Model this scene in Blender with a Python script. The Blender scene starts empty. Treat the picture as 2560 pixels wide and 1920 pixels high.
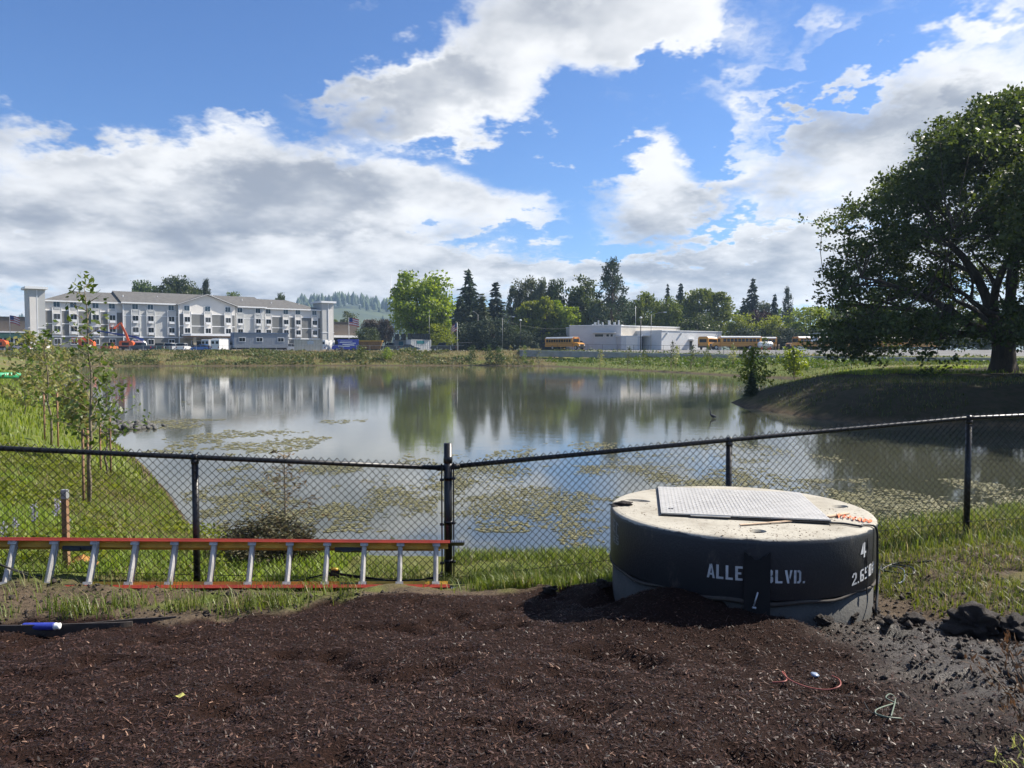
import bpy, bmesh, math, random
import numpy as np
from mathutils import Vector, Matrix
random.seed(11)
RNG = np.random.default_rng(11)
PI = math.pi
R = math.radians
S = bpy.context.scene
COL = S.collection

# ------------------------------------------------------------------ camera
F = 1897.0                      # focal length in pixels of the 2560 px wide photograph
EYE = 2.9                       # eye height above the pond's water (z = 0)
PITCH = math.atan(84 / F)
CP, SP = math.cos(PITCH), math.sin(PITCH)
cam_d = bpy.data.cameras.new('camera'); cam = bpy.data.objects.new('camera', cam_d); COL.objects.link(cam)
cam.location = (0, 0, EYE); cam.rotation_euler = (PI / 2 - PITCH, 0, 0)
cam_d.sensor_width = 36; cam_d.lens = 36 * F / 2560; cam_d.clip_start = 0.05; cam_d.clip_end = 20000
S.camera = cam

def ray(px, py):
    a = (px - 1280) / F; b = (960 - py) / F
    return (a, CP + b * SP, -SP + b * CP)
def at(px, py, Y):
    r = ray(px, py); t = Y / r[1]
    return Vector((r[0] * t, Y, EYE + r[2] * t))
def gz(px, py, z=0.0):
    r = ray(px, py); t = (z - EYE) / r[2]
    return Vector((r[0] * t, r[1] * t, z))

# ------------------------------------------------------------------ sun, sky, exposure
SUN_AZ, SUN_EL = 69.0, 43.0     # azimuth from +Y towards +X
sd = bpy.data.lights.new('sun', 'SUN'); sd.energy = 5.0; sd.angle = R(0.5); sd.color = (1.0, 0.93, 0.82)
sun = bpy.data.objects.new('sun', sd); COL.objects.link(sun)
sdir = Vector((math.sin(R(SUN_AZ)) * math.cos(R(SUN_EL)), math.cos(R(SUN_AZ)) * math.cos(R(SUN_EL)), math.sin(R(SUN_EL))))
sun.rotation_euler = sdir.to_track_quat('Z', 'Y').to_euler(); sun.location = (30, 20, 60)

S.view_settings.view_transform = 'Standard'; S.view_settings.look = 'None'
S.view_settings.exposure = 0.88; S.view_settings.gamma = 1.0; S.view_settings.use_curve_mapping = False
S.cycles.use_denoising = True
S.cycles.use_adaptive_sampling = True; S.cycles.adaptive_threshold = 0.02
S.cycles.max_bounces = 5; S.cycles.diffuse_bounces = 2; S.cycles.glossy_bounces = 2
S.cycles.transmission_bounces = 3; S.cycles.transparent_max_bounces = 4; S.cycles.volume_bounces = 0
S.cycles.caustics_reflective = False; S.cycles.caustics_refractive = False

W = bpy.data.worlds.new('World'); S.world = W; W.use_nodes = True
W.cycles.sampling_method = 'MANUAL'; W.cycles.sample_map_resolution = 256
wn = W.node_tree.nodes; wl = W.node_tree.links; wn.clear()
def N(t, **k):
    n = wn.new(t)
    for a, b in k.items(): setattr(n, a, b)
    return n
def put(sock, v):
    if hasattr(v, 'links') or isinstance(v, bpy.types.NodeSocket): wl.new(v, sock)
    else: sock.default_value = v
def wm(op, a, b=None, c=None, clamp=False):
    n = N('ShaderNodeMath', operation=op, use_clamp=clamp)
    put(n.inputs[0], a)
    if b is not None: put(n.inputs[1], b)
    if c is not None: put(n.inputs[2], c)
    return n.outputs[0]
def wramp(v, a, b, lo=0.0, hi=1.0, kind='SMOOTHSTEP'):
    n = N('ShaderNodeMapRange', interpolation_type=kind)
    put(n.inputs[0], v); put(n.inputs[1], a); put(n.inputs[2], b); put(n.inputs[3], lo); put(n.inputs[4], hi)
    return n.outputs[0]
def wmix(f, a, b):
    n = N('ShaderNodeMix', data_type='RGBA')
    put(n.inputs[0], f); put(n.inputs[6], a); put(n.inputs[7], b)
    return n.outputs[2]

sky = N('ShaderNodeTexSky', sky_type='NISHITA', sun_disc=False)
sky.sun_elevation = R(SUN_EL); sky.sun_rotation = R(SUN_AZ)
sky.altitude = 60; sky.air_density = 1.0; sky.dust_density = 0.3; sky.ozone_density = 2.0
tc = N('ShaderNodeTexCoord'); sx = N('ShaderNodeSeparateXYZ'); wl.new(tc.outputs['Generated'], sx.inputs[0])
X, Y, Z = sx.outputs
az = wm('ARCTAN2', X, Y); el = wm('ARCSINE', Z)
zz = wm('ADD', wm('MAXIMUM', Z, 0.0), 0.27)
pv = N('ShaderNodeCombineXYZ'); put(pv.inputs[0], wm('DIVIDE', X, zz)); put(pv.inputs[1], wm('DIVIDE', Y, zz))
def wnoise(scale, detail=8, rough=0.55, dist=0.0, off=0.0, vec=None):
    mp = N('ShaderNodeVectorMath', operation='ADD'); wl.new(vec or pv.outputs[0], mp.inputs[0]); mp.inputs[1].default_value = (off, off * 1.7, off * 0.3)
    n = N('ShaderNodeTexNoise', noise_dimensions='2D'); wl.new(mp.outputs[0], n.inputs['Vector'])
    n.inputs['Scale'].default_value = scale; n.inputs['Detail'].default_value = detail
    n.inputs['Roughness'].default_value = rough; n.inputs['Distortion'].default_value = dist
    return n
fb = wnoise(1.75, 7, 0.64, 0.0, 3.1)
wp1 = wnoise(2.2, 0, 0.5, 0.0, 17.3)
sc1 = N('ShaderNodeSeparateColor'); wl.new(wp1.outputs['Color'], sc1.inputs[0])
wp2 = wnoise(8.0, 4, 0.62, 0.0, 7.7)
azw = wm('ADD', az, wm('ADD', wm('MULTIPLY', wm('SUBTRACT', sc1.outputs[0], 0.5), 0.12), wm('MULTIPLY', wm('SUBTRACT', wp2.outputs['Fac'], 0.5), 0.15)))
elw = wm('ADD', el, wm('ADD', wm('MULTIPLY', wm('SUBTRACT', sc1.outputs[1], 0.5), 0.08), wm('MULTIPLY', wm('SUBTRACT', wp2.outputs['Fac'], 0.5), -0.10)))
ae = N('ShaderNodeCombineXYZ'); put(ae.inputs[0], azw); put(ae.inputs[1], elw); ae.inputs[2].default_value = 1.0
def blobs(lst):
    """clouds of this sky: (centre, half sizes, tilt, weight) as directions of the sky dome"""
    tot = None
    for (cx, cy, hx, hy, rot, amp) in lst:
        r = Vector(ray(cx * 1.1573, cy * 1.1573)).normalized()
        c0 = (math.atan2(r.x, r.y), math.asin(r.z)); cr, sr = math.cos(R(rot)), math.sin(R(rot)); q = []
        for a, b, h in ((cr, sr, hx), (-sr, cr, hy)):
            k = 1.0 / (h * 6.1e-4); dt = N('ShaderNodeVectorMath', operation='DOT_PRODUCT'); wl.new(ae.outputs[0], dt.inputs[0]); dt.inputs[1].default_value = (a * k, b * k, -(a * c0[0] + b * c0[1]) * k); q.append(dt.outputs['Value'])
        v = wramp(wm('MULTIPLY_ADD', q[0], q[0], wm('MULTIPLY', q[1], q[1])), 1.7, 0.05, 0.0, amp)
        tot = v if tot is None else wm('ADD', tot, v)
    return tot
CLOUD = [(1110, 150, 430, 130, 16, 1.0), (930, 250, 170, 100, 0, .6), (1420, 75, 160, 90, 20, .6),
    (200, 450, 560, 230, 0, .85), (650, 440, 440, 180, 0, .8), (1010, 470, 230, 100, 5, .5), (400, 600, 900, 110, 0, .7), (60, 300, 160, 50, 0, .35),
    (1400, 415, 200, 90, 0, .9), (1360, 310, 100, 80, 40, .55), (1720, 220, 330, 130, 22, .75), (1900, 430, 400, 190, 15, .85), (2120, 220, 300, 90, 30, .7),
    (2050, 90, 200, 40, 25, .35), (2190, 20, 90, 40, 20, .5), (1400, 600, 520, 75, 3, .75), (1900, 600, 500, 100, 0, .9),
    (1630, 45, 110, 40, 45, .42), (1745, 30, 40, 30, 50, .42), (785, 25, 45, 22, 45, .38), (545, 155, 60, 26, 30, .36), (10, 180, 80, 34, -10, .45), (540, 245, 100, 22, 0, .38), (720, 200, 70, 40, 0, .4),
    (1545, 312, 75, 60, 15, -.75), (1756, 245, 70, 26, 30, -.6), (1700, 483, 140, 16, -3, -.5), (1240, 330, 110, 110, 0, -.4), (1290, 520, 160, 26, 6, -.4), (1080, 505, 150, 26, 12, -.45),
    (750, 300, 150, 60, 10, -.65), (1000, 360, 200, 45, -12, -.6), (600, 110, 300, 100, 0, -.35), (1150, 400, 110, 60, 0, -.4), (220, 150, 460, 120, 0, -.75), (1480, 200, 120, 60, 30, -.35), (1900, 110, 260, 36, 14, -.5)]
DARK = [(880, 235, 180, 70, 10, .9), (620, 445, 250, 80, 0, .8), (120, 490, 330, 140, 0, .4), (1460, 465, 240, 60, -3, .55), (1790, 350, 150, 75, 30, .6),
    (2120, 280, 180, 60, 30, .7), (400, 630, 1000, 60, 0, .30), (1800, 625, 600, 60, 0, .42), (1500, 560, 300, 50, 0, .3)]
cov = blobs(CLOUD)
inview = wm('MULTIPLY', wramp(wm('ABSOLUTE', az), 0.95, 0.65), wramp(el, 0.85, 0.5))
base = wm('ADD', wm('MULTIPLY', inview, -0.40), -0.02)
nz = wm('MULTIPLY', wm('SUBTRACT', fb.outputs['Fac'], 0.5), 2.3)
dens = wm('ADD', wm('ADD', cov, base), nz)
alpha = wramp(dens, -0.18, 0.78)
fb2 = wnoise(3.3, 4, 0.55, 0.0, 9.1)
dk = wm('ADD', wm('ADD', wm('MULTIPLY', wramp(dens, 0.35, 1.15), 0.30), wm('MULTIPLY', wm('SUBTRACT', fb2.outputs['Fac'], 0.455), 2.0)), wm('MULTIPLY', blobs(DARK), 0.50))
dk = wramp(dk, -0.05, 1.15)
bright = wm('MULTIPLY', alpha, wm('SUBTRACT', 1.0, dk))
ccol = wmix(dk, (9.2, 9.3, 9.45, 1), (3.3, 3.7, 4.45, 1))
skycol = N('ShaderNodeMix', data_type='RGBA', blend_type='MULTIPLY'); skycol.inputs[0].default_value = 1.0
wl.new(sky.outputs[0], skycol.inputs[6]); skycol.inputs[7].default_value = (0.72, 0.98, 1.38, 1)
fin = wmix(alpha, skycol.outputs[2], ccol)
bg = N('ShaderNodeBackground'); wl.new(fin, bg.inputs[0]); bg.inputs[1].default_value = 0.06
ow = N('ShaderNodeOutputWorld'); wl.new(bg.outputs[0], ow.inputs[0])

# ------------------------------------------------------------------ helpers
def tag(o, label=None, cat=None, group=None, kind=None):
    if label: o['label'] = label
    if cat: o['category'] = cat
    if group: o['group'] = group
    if kind: o['kind'] = kind
    return o
def empty(name, loc=(0, 0, 0), rz=0.0):
    o = bpy.data.objects.new(name, None); COL.objects.link(o); o.location = loc; o.rotation_euler = (0, 0, rz); o.empty_display_size = 0.2
    return o
def link(name, me, mat=None, parent=None, smooth=False):
    o = bpy.data.objects.new(name, me); COL.objects.link(o)
    if mat is not None and len(me.materials) == 0: me.materials.append(mat)
    if smooth: me.polygons.foreach_set('use_smooth', np.ones(len(me.polygons), dtype=bool))
    if parent is not None: o.parent = parent
    return o
def clone(o, parent=None):
    c = o.copy(); COL.objects.link(c); c.parent = parent
    for ch in o.children: clone(ch, c)
    return c
class MB:
    def __init__(s): s.v = []; s.f = []
    def add(s, vs, fs):
        o = len(s.v); s.v.extend([tuple(v) for v in vs]); s.f.extend([tuple(i + o for i in f) for f in fs]); return s
    def box(s, x0, x1, y0, y1, z0, z1):
        return s.add([(x0, y0, z0), (x1, y0, z0), (x1, y1, z0), (x0, y1, z0), (x0, y0, z1), (x1, y0, z1), (x1, y1, z1), (x0, y1, z1)],
                     [(0, 3, 2, 1), (4, 5, 6, 7), (0, 1, 5, 4), (1, 2, 6, 5), (2, 3, 7, 6), (3, 0, 4, 7)])
    def bar(s, p0, p1, w, h, up=(0, 0, 1)):
        p0, p1, up = Vector(p0), Vector(p1), Vector(up); d = (p1 - p0).normalized(); a = d.cross(up).normalized() * (w / 2); b = a.cross(d).normalized() * (h / 2)
        vs = [p + q for p in (p0, p1) for q in (-a - b, a - b, a + b, -a + b)]
        return s.add(vs, [(0, 1, 2, 3), (7, 6, 5, 4), (0, 4, 5, 1), (1, 5, 6, 2), (2, 6, 7, 3), (3, 7, 4, 0)])
    def tube(s, pts, r, n=6, cap=True):
        pts = [Vector(p) for p in pts]; rs = r if isinstance(r, (list, tuple)) else [r] * len(pts); o = len(s.v); prev = None
        for i, p in enumerate(pts):
            d = (pts[min(i + 1, len(pts) - 1)] - pts[max(i - 1, 0)]).normalized()
            if prev is None: a = d.cross(Vector((0, 0, 1))) if abs(d.z) < .9 else d.cross(Vector((1, 0, 0)))
            else: a = prev - d * prev.dot(d)
            a.normalize(); prev = a; b = d.cross(a)
            for k in range(n):
                t = 2 * PI * k / n; s.v.append(tuple(p + (a * math.cos(t) + b * math.sin(t)) * rs[i]))
        for i in range(len(pts) - 1):
            for k in range(n):
                s.f.append((o + i * n + k, o + i * n + (k + 1) % n, o + (i + 1) * n + (k + 1) % n, o + (i + 1) * n + k))
        if cap: s.f.append(tuple(o + k for k in range(n))[::-1]); s.f.append(tuple(o + (len(pts) - 1) * n + k for k in range(n)))
        return s
    def lathe(s, prof, n=24, c=(0, 0, 0)):
        o = len(s.v)
        for (r, z) in prof:
            for k in range(n):
                t = 2 * PI * k / n; s.v.append((c[0] + r * math.cos(t), c[1] + r * math.sin(t), c[2] + z))
        for i in range(len(prof) - 1):
            for k in range(n): s.f.append((o + i * n + k, o + i * n + (k + 1) % n, o + (i + 1) * n + (k + 1) % n, o + (i + 1) * n + k))
        s.f.append(tuple(o + k for k in range(n))[::-1]); s.f.append(tuple(o + (len(prof) - 1) * n + k for k in range(n)))
        return s
    def prism(s, poly, fn, d0, d1):
        """poly of (a, b) swept from d0 to d1; fn(a, b, d) gives the point"""
        n = len(poly); vs = [fn(a, b, d0) for a, b in poly] + [fn(a, b, d1) for a, b in poly]
        return s.add(vs, [tuple(range(n)), tuple(range(2 * n - 1, n - 1, -1))] + [(i, i + n, (i + 1) % n + n, (i + 1) % n) for i in range(n)])
    def mesh(s, name, fix=False):
        me = bpy.data.meshes.new(name); me.from_pydata(s.v, [], s.f); me.update()
        if fix:
            bm = bmesh.new(); bm.from_mesh(me); bmesh.ops.recalc_face_normals(bm, faces=bm.faces); bm.to_mesh(me); bm.free()
        return me
    def build(s, name, mat, parent=None, smooth=False, label=None, fix=True):
        o = link(name, s.mesh(name, fix), mat, parent, smooth)
        if label: o['label'] = label
        return o
def fast(name, V, Fc, mat, parent=None, rnd=None, smooth=False, attrs=None):
    """many faces at once: V (n,3), Fc (m,k)"""
    V = np.asarray(V, dtype=np.float32); Fc = np.asarray(Fc, dtype=np.int32); k = Fc.shape[1]
    me = bpy.data.meshes.new(name); me.vertices.add(len(V)); me.vertices.foreach_set('co', V.ravel())
    me.loops.add(Fc.size); me.loops.foreach_set('vertex_index', Fc.ravel())
    me.polygons.add(len(Fc)); me.polygons.foreach_set('loop_start', np.arange(0, Fc.size, k, dtype=np.int32))
    if smooth: me.polygons.foreach_set('use_smooth', np.ones(len(Fc), dtype=bool))
    allat = dict(attrs or {})
    if rnd is not None: allat['rnd'] = rnd
    for nm, a in allat.items():
        at_ = me.attributes.new(nm, 'FLOAT', 'POINT'); at_.data.foreach_set('value', np.asarray(a, dtype=np.float32))
    me.update(calc_edges=True)
    return link(name, me, mat, parent) if mat is not None else me
def hash2(ix, iy, seed):
    h = (ix.astype(np.int64) * 374761393 + iy.astype(np.int64) * 668265263 + seed * 974634777) & 0xFFFFFFFF
    h = ((h ^ (h >> 13)) * 1274126177) & 0xFFFFFFFF
    return ((h ^ (h >> 16)) & 0xFFFF) / 65535.0
def vnoise(x, y, seed=0):
    ix = np.floor(x); iy = np.floor(y); fx = x - ix; fy = y - iy; fx = fx * fx * (3 - 2 * fx); fy = fy * fy * (3 - 2 * fy)
    a = hash2(ix, iy, seed); b = hash2(ix + 1, iy, seed); c = hash2(ix, iy + 1, seed); d = hash2(ix + 1, iy + 1, seed)
    return (a * (1 - fx) + b * fx) * (1 - fy) + (c * (1 - fx) + d * fx) * fy
def fbm(x, y, sc, seed=0, oct=4, gain=0.5):
    x = np.asarray(x, float) * sc; y = np.asarray(y, float) * sc; t = 0; a = 1; n = 0
    for o in range(oct): t = t + a * vnoise(x, y, seed + o * 7); n += a; a *= gain; x = x * 2.03 + 11.3; y = y * 2.03 - 5.7
    return t / n
def sst(t): t = np.clip(t, 0, 1); return t * t * (3 - 2 * t)

# ------------------------------------------------------------------ materials
def nodes(name):
    m = bpy.data.materials.new(name); m.use_nodes = True; nt = m.node_tree; nt.nodes.clear()
    out = nt.nodes.new('ShaderNodeOutputMaterial'); return m, nt, out
def nn(nt, t, ins=None, **k):
    n = nt.nodes.new(t)
    for a, b in k.items(): setattr(n, a, b)
    for a, b in (ins or {}).items():
        if isinstance(b, bpy.types.NodeSocket): nt.links.new(b, n.inputs[a])
        else: n.inputs[a].default_value = b
    return n
def rgba(c): return (c[0], c[1], c[2], 1)
def tnoise(nt, scale, detail=4, rough=0.55, dist=0.0, stretch=None, coord='Object'):
    t = nn(nt, 'ShaderNodeTexCoord'); v = t.outputs[coord]
    if stretch: v = nn(nt, 'ShaderNodeMapping', {0: v, 'Scale': stretch}).outputs[0]
    return nn(nt, 'ShaderNodeTexNoise', {'Vector': v, 'Scale': scale, 'Detail': detail, 'Roughness': rough, 'Distortion': dist}).outputs['Fac']
def tramp(nt, v, a, b, lo=0.0, hi=1.0): return nn(nt, 'ShaderNodeMapRange', {0: v, 1: a, 2: b, 3: lo, 4: hi}, interpolation_type='SMOOTHSTEP').outputs[0]
def tmix(nt, f, a, b, mode='MIX'):
    n = nn(nt, 'ShaderNodeMix', data_type='RGBA', blend_type=mode)
    for i, v in ((0, f), (6, a), (7, b)):
        if isinstance(v, bpy.types.NodeSocket): nt.links.new(v, n.inputs[i])
        else: n.inputs[i].default_value = v if i == 0 else rgba(v)
    return n.outputs[2]
MATS = {}
def mat(name, col, rough=0.6, metal=0.0, var=0.25, vs=3.0, bump=0.0, bs=40.0, spec=0.5, col2=None, stretch=None, coat=0.0):
    if name in MATS: return MATS[name]
    m, nt, out = nodes(name)
    c2 = col2 or tuple(x * (1 - var) for x in col)
    f = tramp(nt, tnoise(nt, vs, 6, 0.6, 0.2, stretch), 0.35, 0.68)
    p = nn(nt, 'ShaderNodeBsdfPrincipled', {'Base Color': tmix(nt, f, col, c2), 'Roughness': rough, 'Metallic': metal, 'Specular IOR Level': spec, 'Coat Weight': coat})
    if bump:
        b = nn(nt, 'ShaderNodeBump', {'Height': tnoise(nt, bs, 5, 0.6, 0, stretch), 'Strength': bump, 'Distance': 0.02}); nt.links.new(b.outputs[0], p.inputs['Normal'])
    nt.links.new(p.outputs[0], out.inputs[0]); MATS[name] = m; return m
def leafmat(name, c1, c2, trans=0.35, rough=0.5, c3=None):
    if name in MATS: return MATS[name]
    m, nt, out = nodes(name)
    a = nn(nt, 'ShaderNodeAttribute', attribute_name='rnd').outputs['Fac']
    oi = nn(nt, 'ShaderNodeObjectInfo').outputs['Random']
    c = tmix(nt, tramp(nt, a, 0.1, 0.9), c1, c2)
    if c3: c = tmix(nt, tramp(nt, a, 0.86, 0.98), c, c3)
    hs = nn(nt, 'ShaderNodeHueSaturation', {'Hue': tramp(nt, oi, 0, 1, 0.485, 0.51), 'Saturation': 1.0, 'Value': tramp(nt, oi, 0, 1, 0.85, 1.12), 'Fac': 1.0, 'Color': c}).outputs[0]
    p = nn(nt, 'ShaderNodeBsdfPrincipled', {'Base Color': hs, 'Roughness': rough, 'Specular IOR Level': 0.35})
    t = nn(nt, 'ShaderNodeBsdfTranslucent', {'Color': nn(nt, 'ShaderNodeHueSaturation', {'Hue': 0.49, 'Saturation': 1.1, 'Value': 1.5, 'Fac': 1.0, 'Color': hs}).outputs[0]})
    mx = nn(nt, 'ShaderNodeMixShader', {0: trans, 1: p.outputs[0], 2: t.outputs[0]})
    nt.links.new(mx.outputs[0], out.inputs[0]); MATS[name] = m; return m

m_black = mat('black_coated_steel', (0.012, 0.012, 0.013), 0.38, 0, 0.3, 20, 0.05, 200)
m_rubber = mat('black_rubber', (0.012, 0.012, 0.012), 0.6)
m_conc = mat('pale_concrete', (0.50, 0.47, 0.40), 0.85, 0, 0, 2.2, 0.35, 60, col2=(0.34, 0.31, 0.26))
m_concg = mat('grey_concrete', (0.33, 0.33, 0.31), 0.85, 0, 0.25, 1.5, 0.3, 50)
m_alu = mat('aluminium', (0.62, 0.62, 0.61), 0.42, 0.85, 0.2, 14, 0.05, 150)
m_galv = mat('galvanised_steel', (0.46, 0.47, 0.48), 0.45, 0.6, 0.2, 6)
m_wood = mat('stake_wood', (0.30, 0.17, 0.09), 0.8, 0, 0.45, 6, 0.3, 30, stretch=(1, 1, .12))
m_lath = mat('raw_lath', (0.62, 0.45, 0.30), 0.75, 0, 0.3, 12)
m_bark = mat('bark', (0.085, 0.062, 0.045), 0.9, 0, 0.5, 4, 0.8, 12, stretch=(1, 1, .25))
m_barkl = mat('young_bark', (0.20, 0.16, 0.11), 0.85, 0, 0.4, 12)
m_white = mat('white_paint', (0.78, 0.78, 0.76), 0.5, 0, 0.06, 2)
m_glassd = mat('dark_window_glass', (0.010, 0.012, 0.015), 0.12, 0, 0.2, 3, spec=0.25)
m_glassb = mat('sky_tinted_glass', (0.035, 0.06, 0.085), 0.08, 0, 0.3, 3, spec=0.5)
m_tyre = mat('tyre', (0.016, 0.016, 0.017), 0.8)
m_rim = mat('wheel_rim', (0.45, 0.45, 0.46), 0.35, 0.8)
m_asph = mat('asphalt', (0.055, 0.055, 0.056), 0.9, 0, 0.3, 0.7, 0.3, 40)
m_orange = mat('orange_plant_paint', (0.72, 0.13, 0.03), 0.42, 0, 0.2, 2)
m_red = mat('red_paint', (0.42, 0.03, 0.02), 0.45, 0, 0.2, 2)
m_lamp_r = mat('tail_lamp', (0.35, 0.01, 0.01), 0.25)
m_lamp_w = mat('head_lamp', (0.75, 0.76, 0.74), 0.15)
m_darkm = mat('dark_metal', (0.03, 0.03, 0.032), 0.5, 0.3)

# ------------------------------------------------------------------ terrain
shore_px = [(463, 1294), (434, 1248), (376, 1179), (341, 1147), (290, 1109), (262, 1090), (203, 1034), (160, 975), (136, 950), (126, 932), (136, 918),
            (300, 915), (500, 915), (700, 914), (900, 914), (1100, 914), (1240, 914), (1370, 916), (1520, 923), (1696, 932), (1800, 938), (1880, 942), (1990, 947)]
POND = [tuple(gz(a, b)[:2]) for a, b in shore_px] + [(26.2, 70), (18.5, 55), (13.6, 45), (12.2, 42.3), (11.9, 40), (12.2, 35.7), (12.9, 32), (13.8, 30), (16, 29.2), (19.6, 28.6),
            (26, 27), (30, 22), (27, 16.5), (18, 14.6), (8.85, 13.1), (6.1, 11.6), (4.7, 10.8), (2.6, 9.9), (1.1, 9.6), (-.8, 9.4), (-2.4, 9.6), (-3.4, 10.2), (-4.45, 11.1)]
PA = np.array(POND); PB = np.roll(PA, -1, axis=0)
def pond_d(x, y):
    """distance to the waterline, positive on land"""
    x = np.asarray(x, float).ravel(); y = np.asarray(y, float).ravel(); best = np.full(x.shape, 1e18); ins = np.zeros(x.shape, bool)
    for (ax, ay), (bx, by) in zip(PA, PB):
        ex, ey = bx - ax, by - ay; t = np.clip(((x - ax) * ex + (y - ay) * ey) / (ex * ex + ey * ey + 1e-12), 0, 1)
        best = np.minimum(best, (x - ax - t * ex) ** 2 + (y - ay - t * ey) ** 2)
        if ay != by: ins ^= ((ay > y) != (by > y)) & (x < ex * (y - ay) / (by - ay) + ax)
    d = np.sqrt(best); return np.where(ins, -d, d)
CTRL = np.array([(-8, 12, 1.7, 8), (-20, 22, 2.0, 9), (-14, 14, 2.0, 8), (-40, 50, 2.1, 11), (-90, 110, 2.3, 18), (-80, 165, 2.6, 24), (-30, 170, 2.6, 24), (0, 172, 2.6, 24), (14, 135, 2.2, 22), (24, 106, 1.7, 19),
    (40, 92, 1.5, 15), (50, 84, 1.4, 12), (18, 40, 1.45, 5.5), (28, 46, 1.45, 7), (21, 58, 1.35, 8), (40, 38, 1.6, 6), (50, 60, 1.5, 12), (34, 70, 1.45, 10), (14, 10, 1.35, 5), (0, 5, 1.1, 3.2), (-6, 6, 1.2, 4.5), (30, 14, 1.6, 5), (-160, 200, 2.6, 24), (60, 180, 2.8, 24)], float)
WALL = [(0.010, 152, 3.0, 1.95), (0.055, 148, 2.85, 1.9), (0.10, 141, 2.72, 1.85), (0.16, 132, 2.5, 1.65), (0.22, 123, 2.36, 1.5), (0.30, 113, 2.22, 1.4), (0.40, 102, 2.12, 1.3), (0.52, 94, 2.06, 1.3), (0.75, 88, 2.0, 1.35)]
WU = np.array([w[0] for w in WALL]); WD = np.array([w[1] for w in WALL]); WT = np.array([w[2] for w in WALL]); WB = np.array([w[3] for w in WALL])
MH = Vector((1.68, 5.60, 0)); MHR = 0.94
def zterr(x, y):
    x = np.asarray(x, float).ravel(); y = np.asarray(y, float).ravel(); d = pond_d(x, y)
    ws = 0; hs = 0; wd = 0
    for cx, cy, h, w in CTRL:
        k = 1.0 / ((x - cx) ** 2 + (y - cy) ** 2 + 4.0) ** 1.6; ws = ws + k; hs = hs + k * h; wd = wd + k * w
    H = hs / ws; Wd = wd / ws
    t = np.clip(d / Wd, 0, 1); z = H * (1 - (1 - t) ** 2)
    z = np.where(d < 0, np.maximum(-1.2, d * 0.22 - 0.02), z)
    far = np.clip((np.hypot(x, y) - 260) / 900, 0, 1); z = np.where(d > 0, z + far * 2.0, z)
    z = z + np.where(d > 1.0, (fbm(x, y, 0.35, 3, 3) - 0.5) * 0.25 * np.clip((d - 1) / 4, 0, 1), 0)
    u = x / np.maximum(y, 1.0); Dw = np.interp(u, WU, WD, left=400, right=400); zt = np.interp(u, WU, WT); zb = np.interp(u, WU, WB)
    beyond = (y > Dw + 3.2) & (u > WU[0]) & (u < WU[-1])
    z = np.where(beyond, zt - 0.06 + (3.05 - zt) * sst((y - Dw - 5) / 55), z)
    front = (u > WU[0]) & (u < WU[-1]) & (y <= Dw + 3.2) & (y > 75); z = np.where(front & (d > 0), np.minimum(z, zb + 0.15), z)
    # the bed by the fence, where the camera stands
    yy = np.clip(y, -6, 12); zn = 1.40 - 0.136 * (yy - 2.7) + 0.34 * sst((x - 1.6) / 3.0) * np.clip((y - 3.2) / 4, 0, 1.1) + 0.10 * sst((-x - 1.5) / 3) * np.clip((y - 4) / 2.2, 0, 1)
    zn = zn + 0.15 * np.exp(-(((x - 0.74) / 0.36) ** 2 + ((y - 5.70) / 0.45) ** 2)) + 0.25 * np.exp(-(((x - 1.05) / 0.50) ** 2 + ((y - 4.92) / 0.34) ** 2)) + 0.07 * np.exp(-(((x - 1.6) / 0.9) ** 2 + ((y - 4.6) / 0.28) ** 2))
    zn = zn + 0.05 * np.exp(-(((y - (5.55 - 0.1 * x)) / 0.25) ** 2)) * (x < 0.2)
    zn = zn + (fbm(x, y, 1.1, 21, 4) - 0.5) * 0.10
    wn_ = sst((9.2 - y) / 2.4) * sst((14 - np.abs(x)) / 6) * sst((d - 0.1) / 1.6)
    return z * (1 - wn_) + zn * wn_
def zt1(x, y): return float(zterr([x], [y])[0])
def mulch_edge(x): return np.interp(x, [-9, -3.4, -2.2, -1.6, -1.1, -0.3, 0.5, 2.4, 2.75, 3.1, 3.6, 9], [4.75, 4.95, 4.98, 5.25, 5.65, 5.95, 6.1, 5.3, 4.95, 4.45, 4.05, 3.6])
def mulch_mask(x, y): return sst((mulch_edge(x) + (fbm(x, y, 2.2, 40, 3) - .5) * .5 - y) / 0.12 + .5)
def mud_mask(x, y): return sst((x - 1.25 - 0.10 * (y - 3) + (fbm(x, y, 1.3, 50, 4) - .5) * 1.6) / 0.9) * mulch_mask(x, y)
PITS = [(.02, 2.95, .10, .07, .07), (.16, 2.86, .07, .05, .08), (-.15, 3.02, .08, .05, .05), (-1.75, 2.75, .14, .07, .07), (-1.95, 2.95, .12, .06, .05), (.62, 3.05, .08, .05, .05), (1.35, 2.92, .10, .06, .06), (1.9, 2.95, .12, .07, .08), (1.55, 3.35, .12, .05, .06), (2.05, 3.55, .10, .06, .06), (-.9, 2.6, .10, .05, .05), (1.0, 2.62, .12, .05, .06), (.45, 3.7, .08, .04, .03), (-1.1, 4.75, .14, .05, .04), (2.3, 3.2, .12, .07, .07), (1.75, 4.05, .12, .05, .05)]
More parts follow.
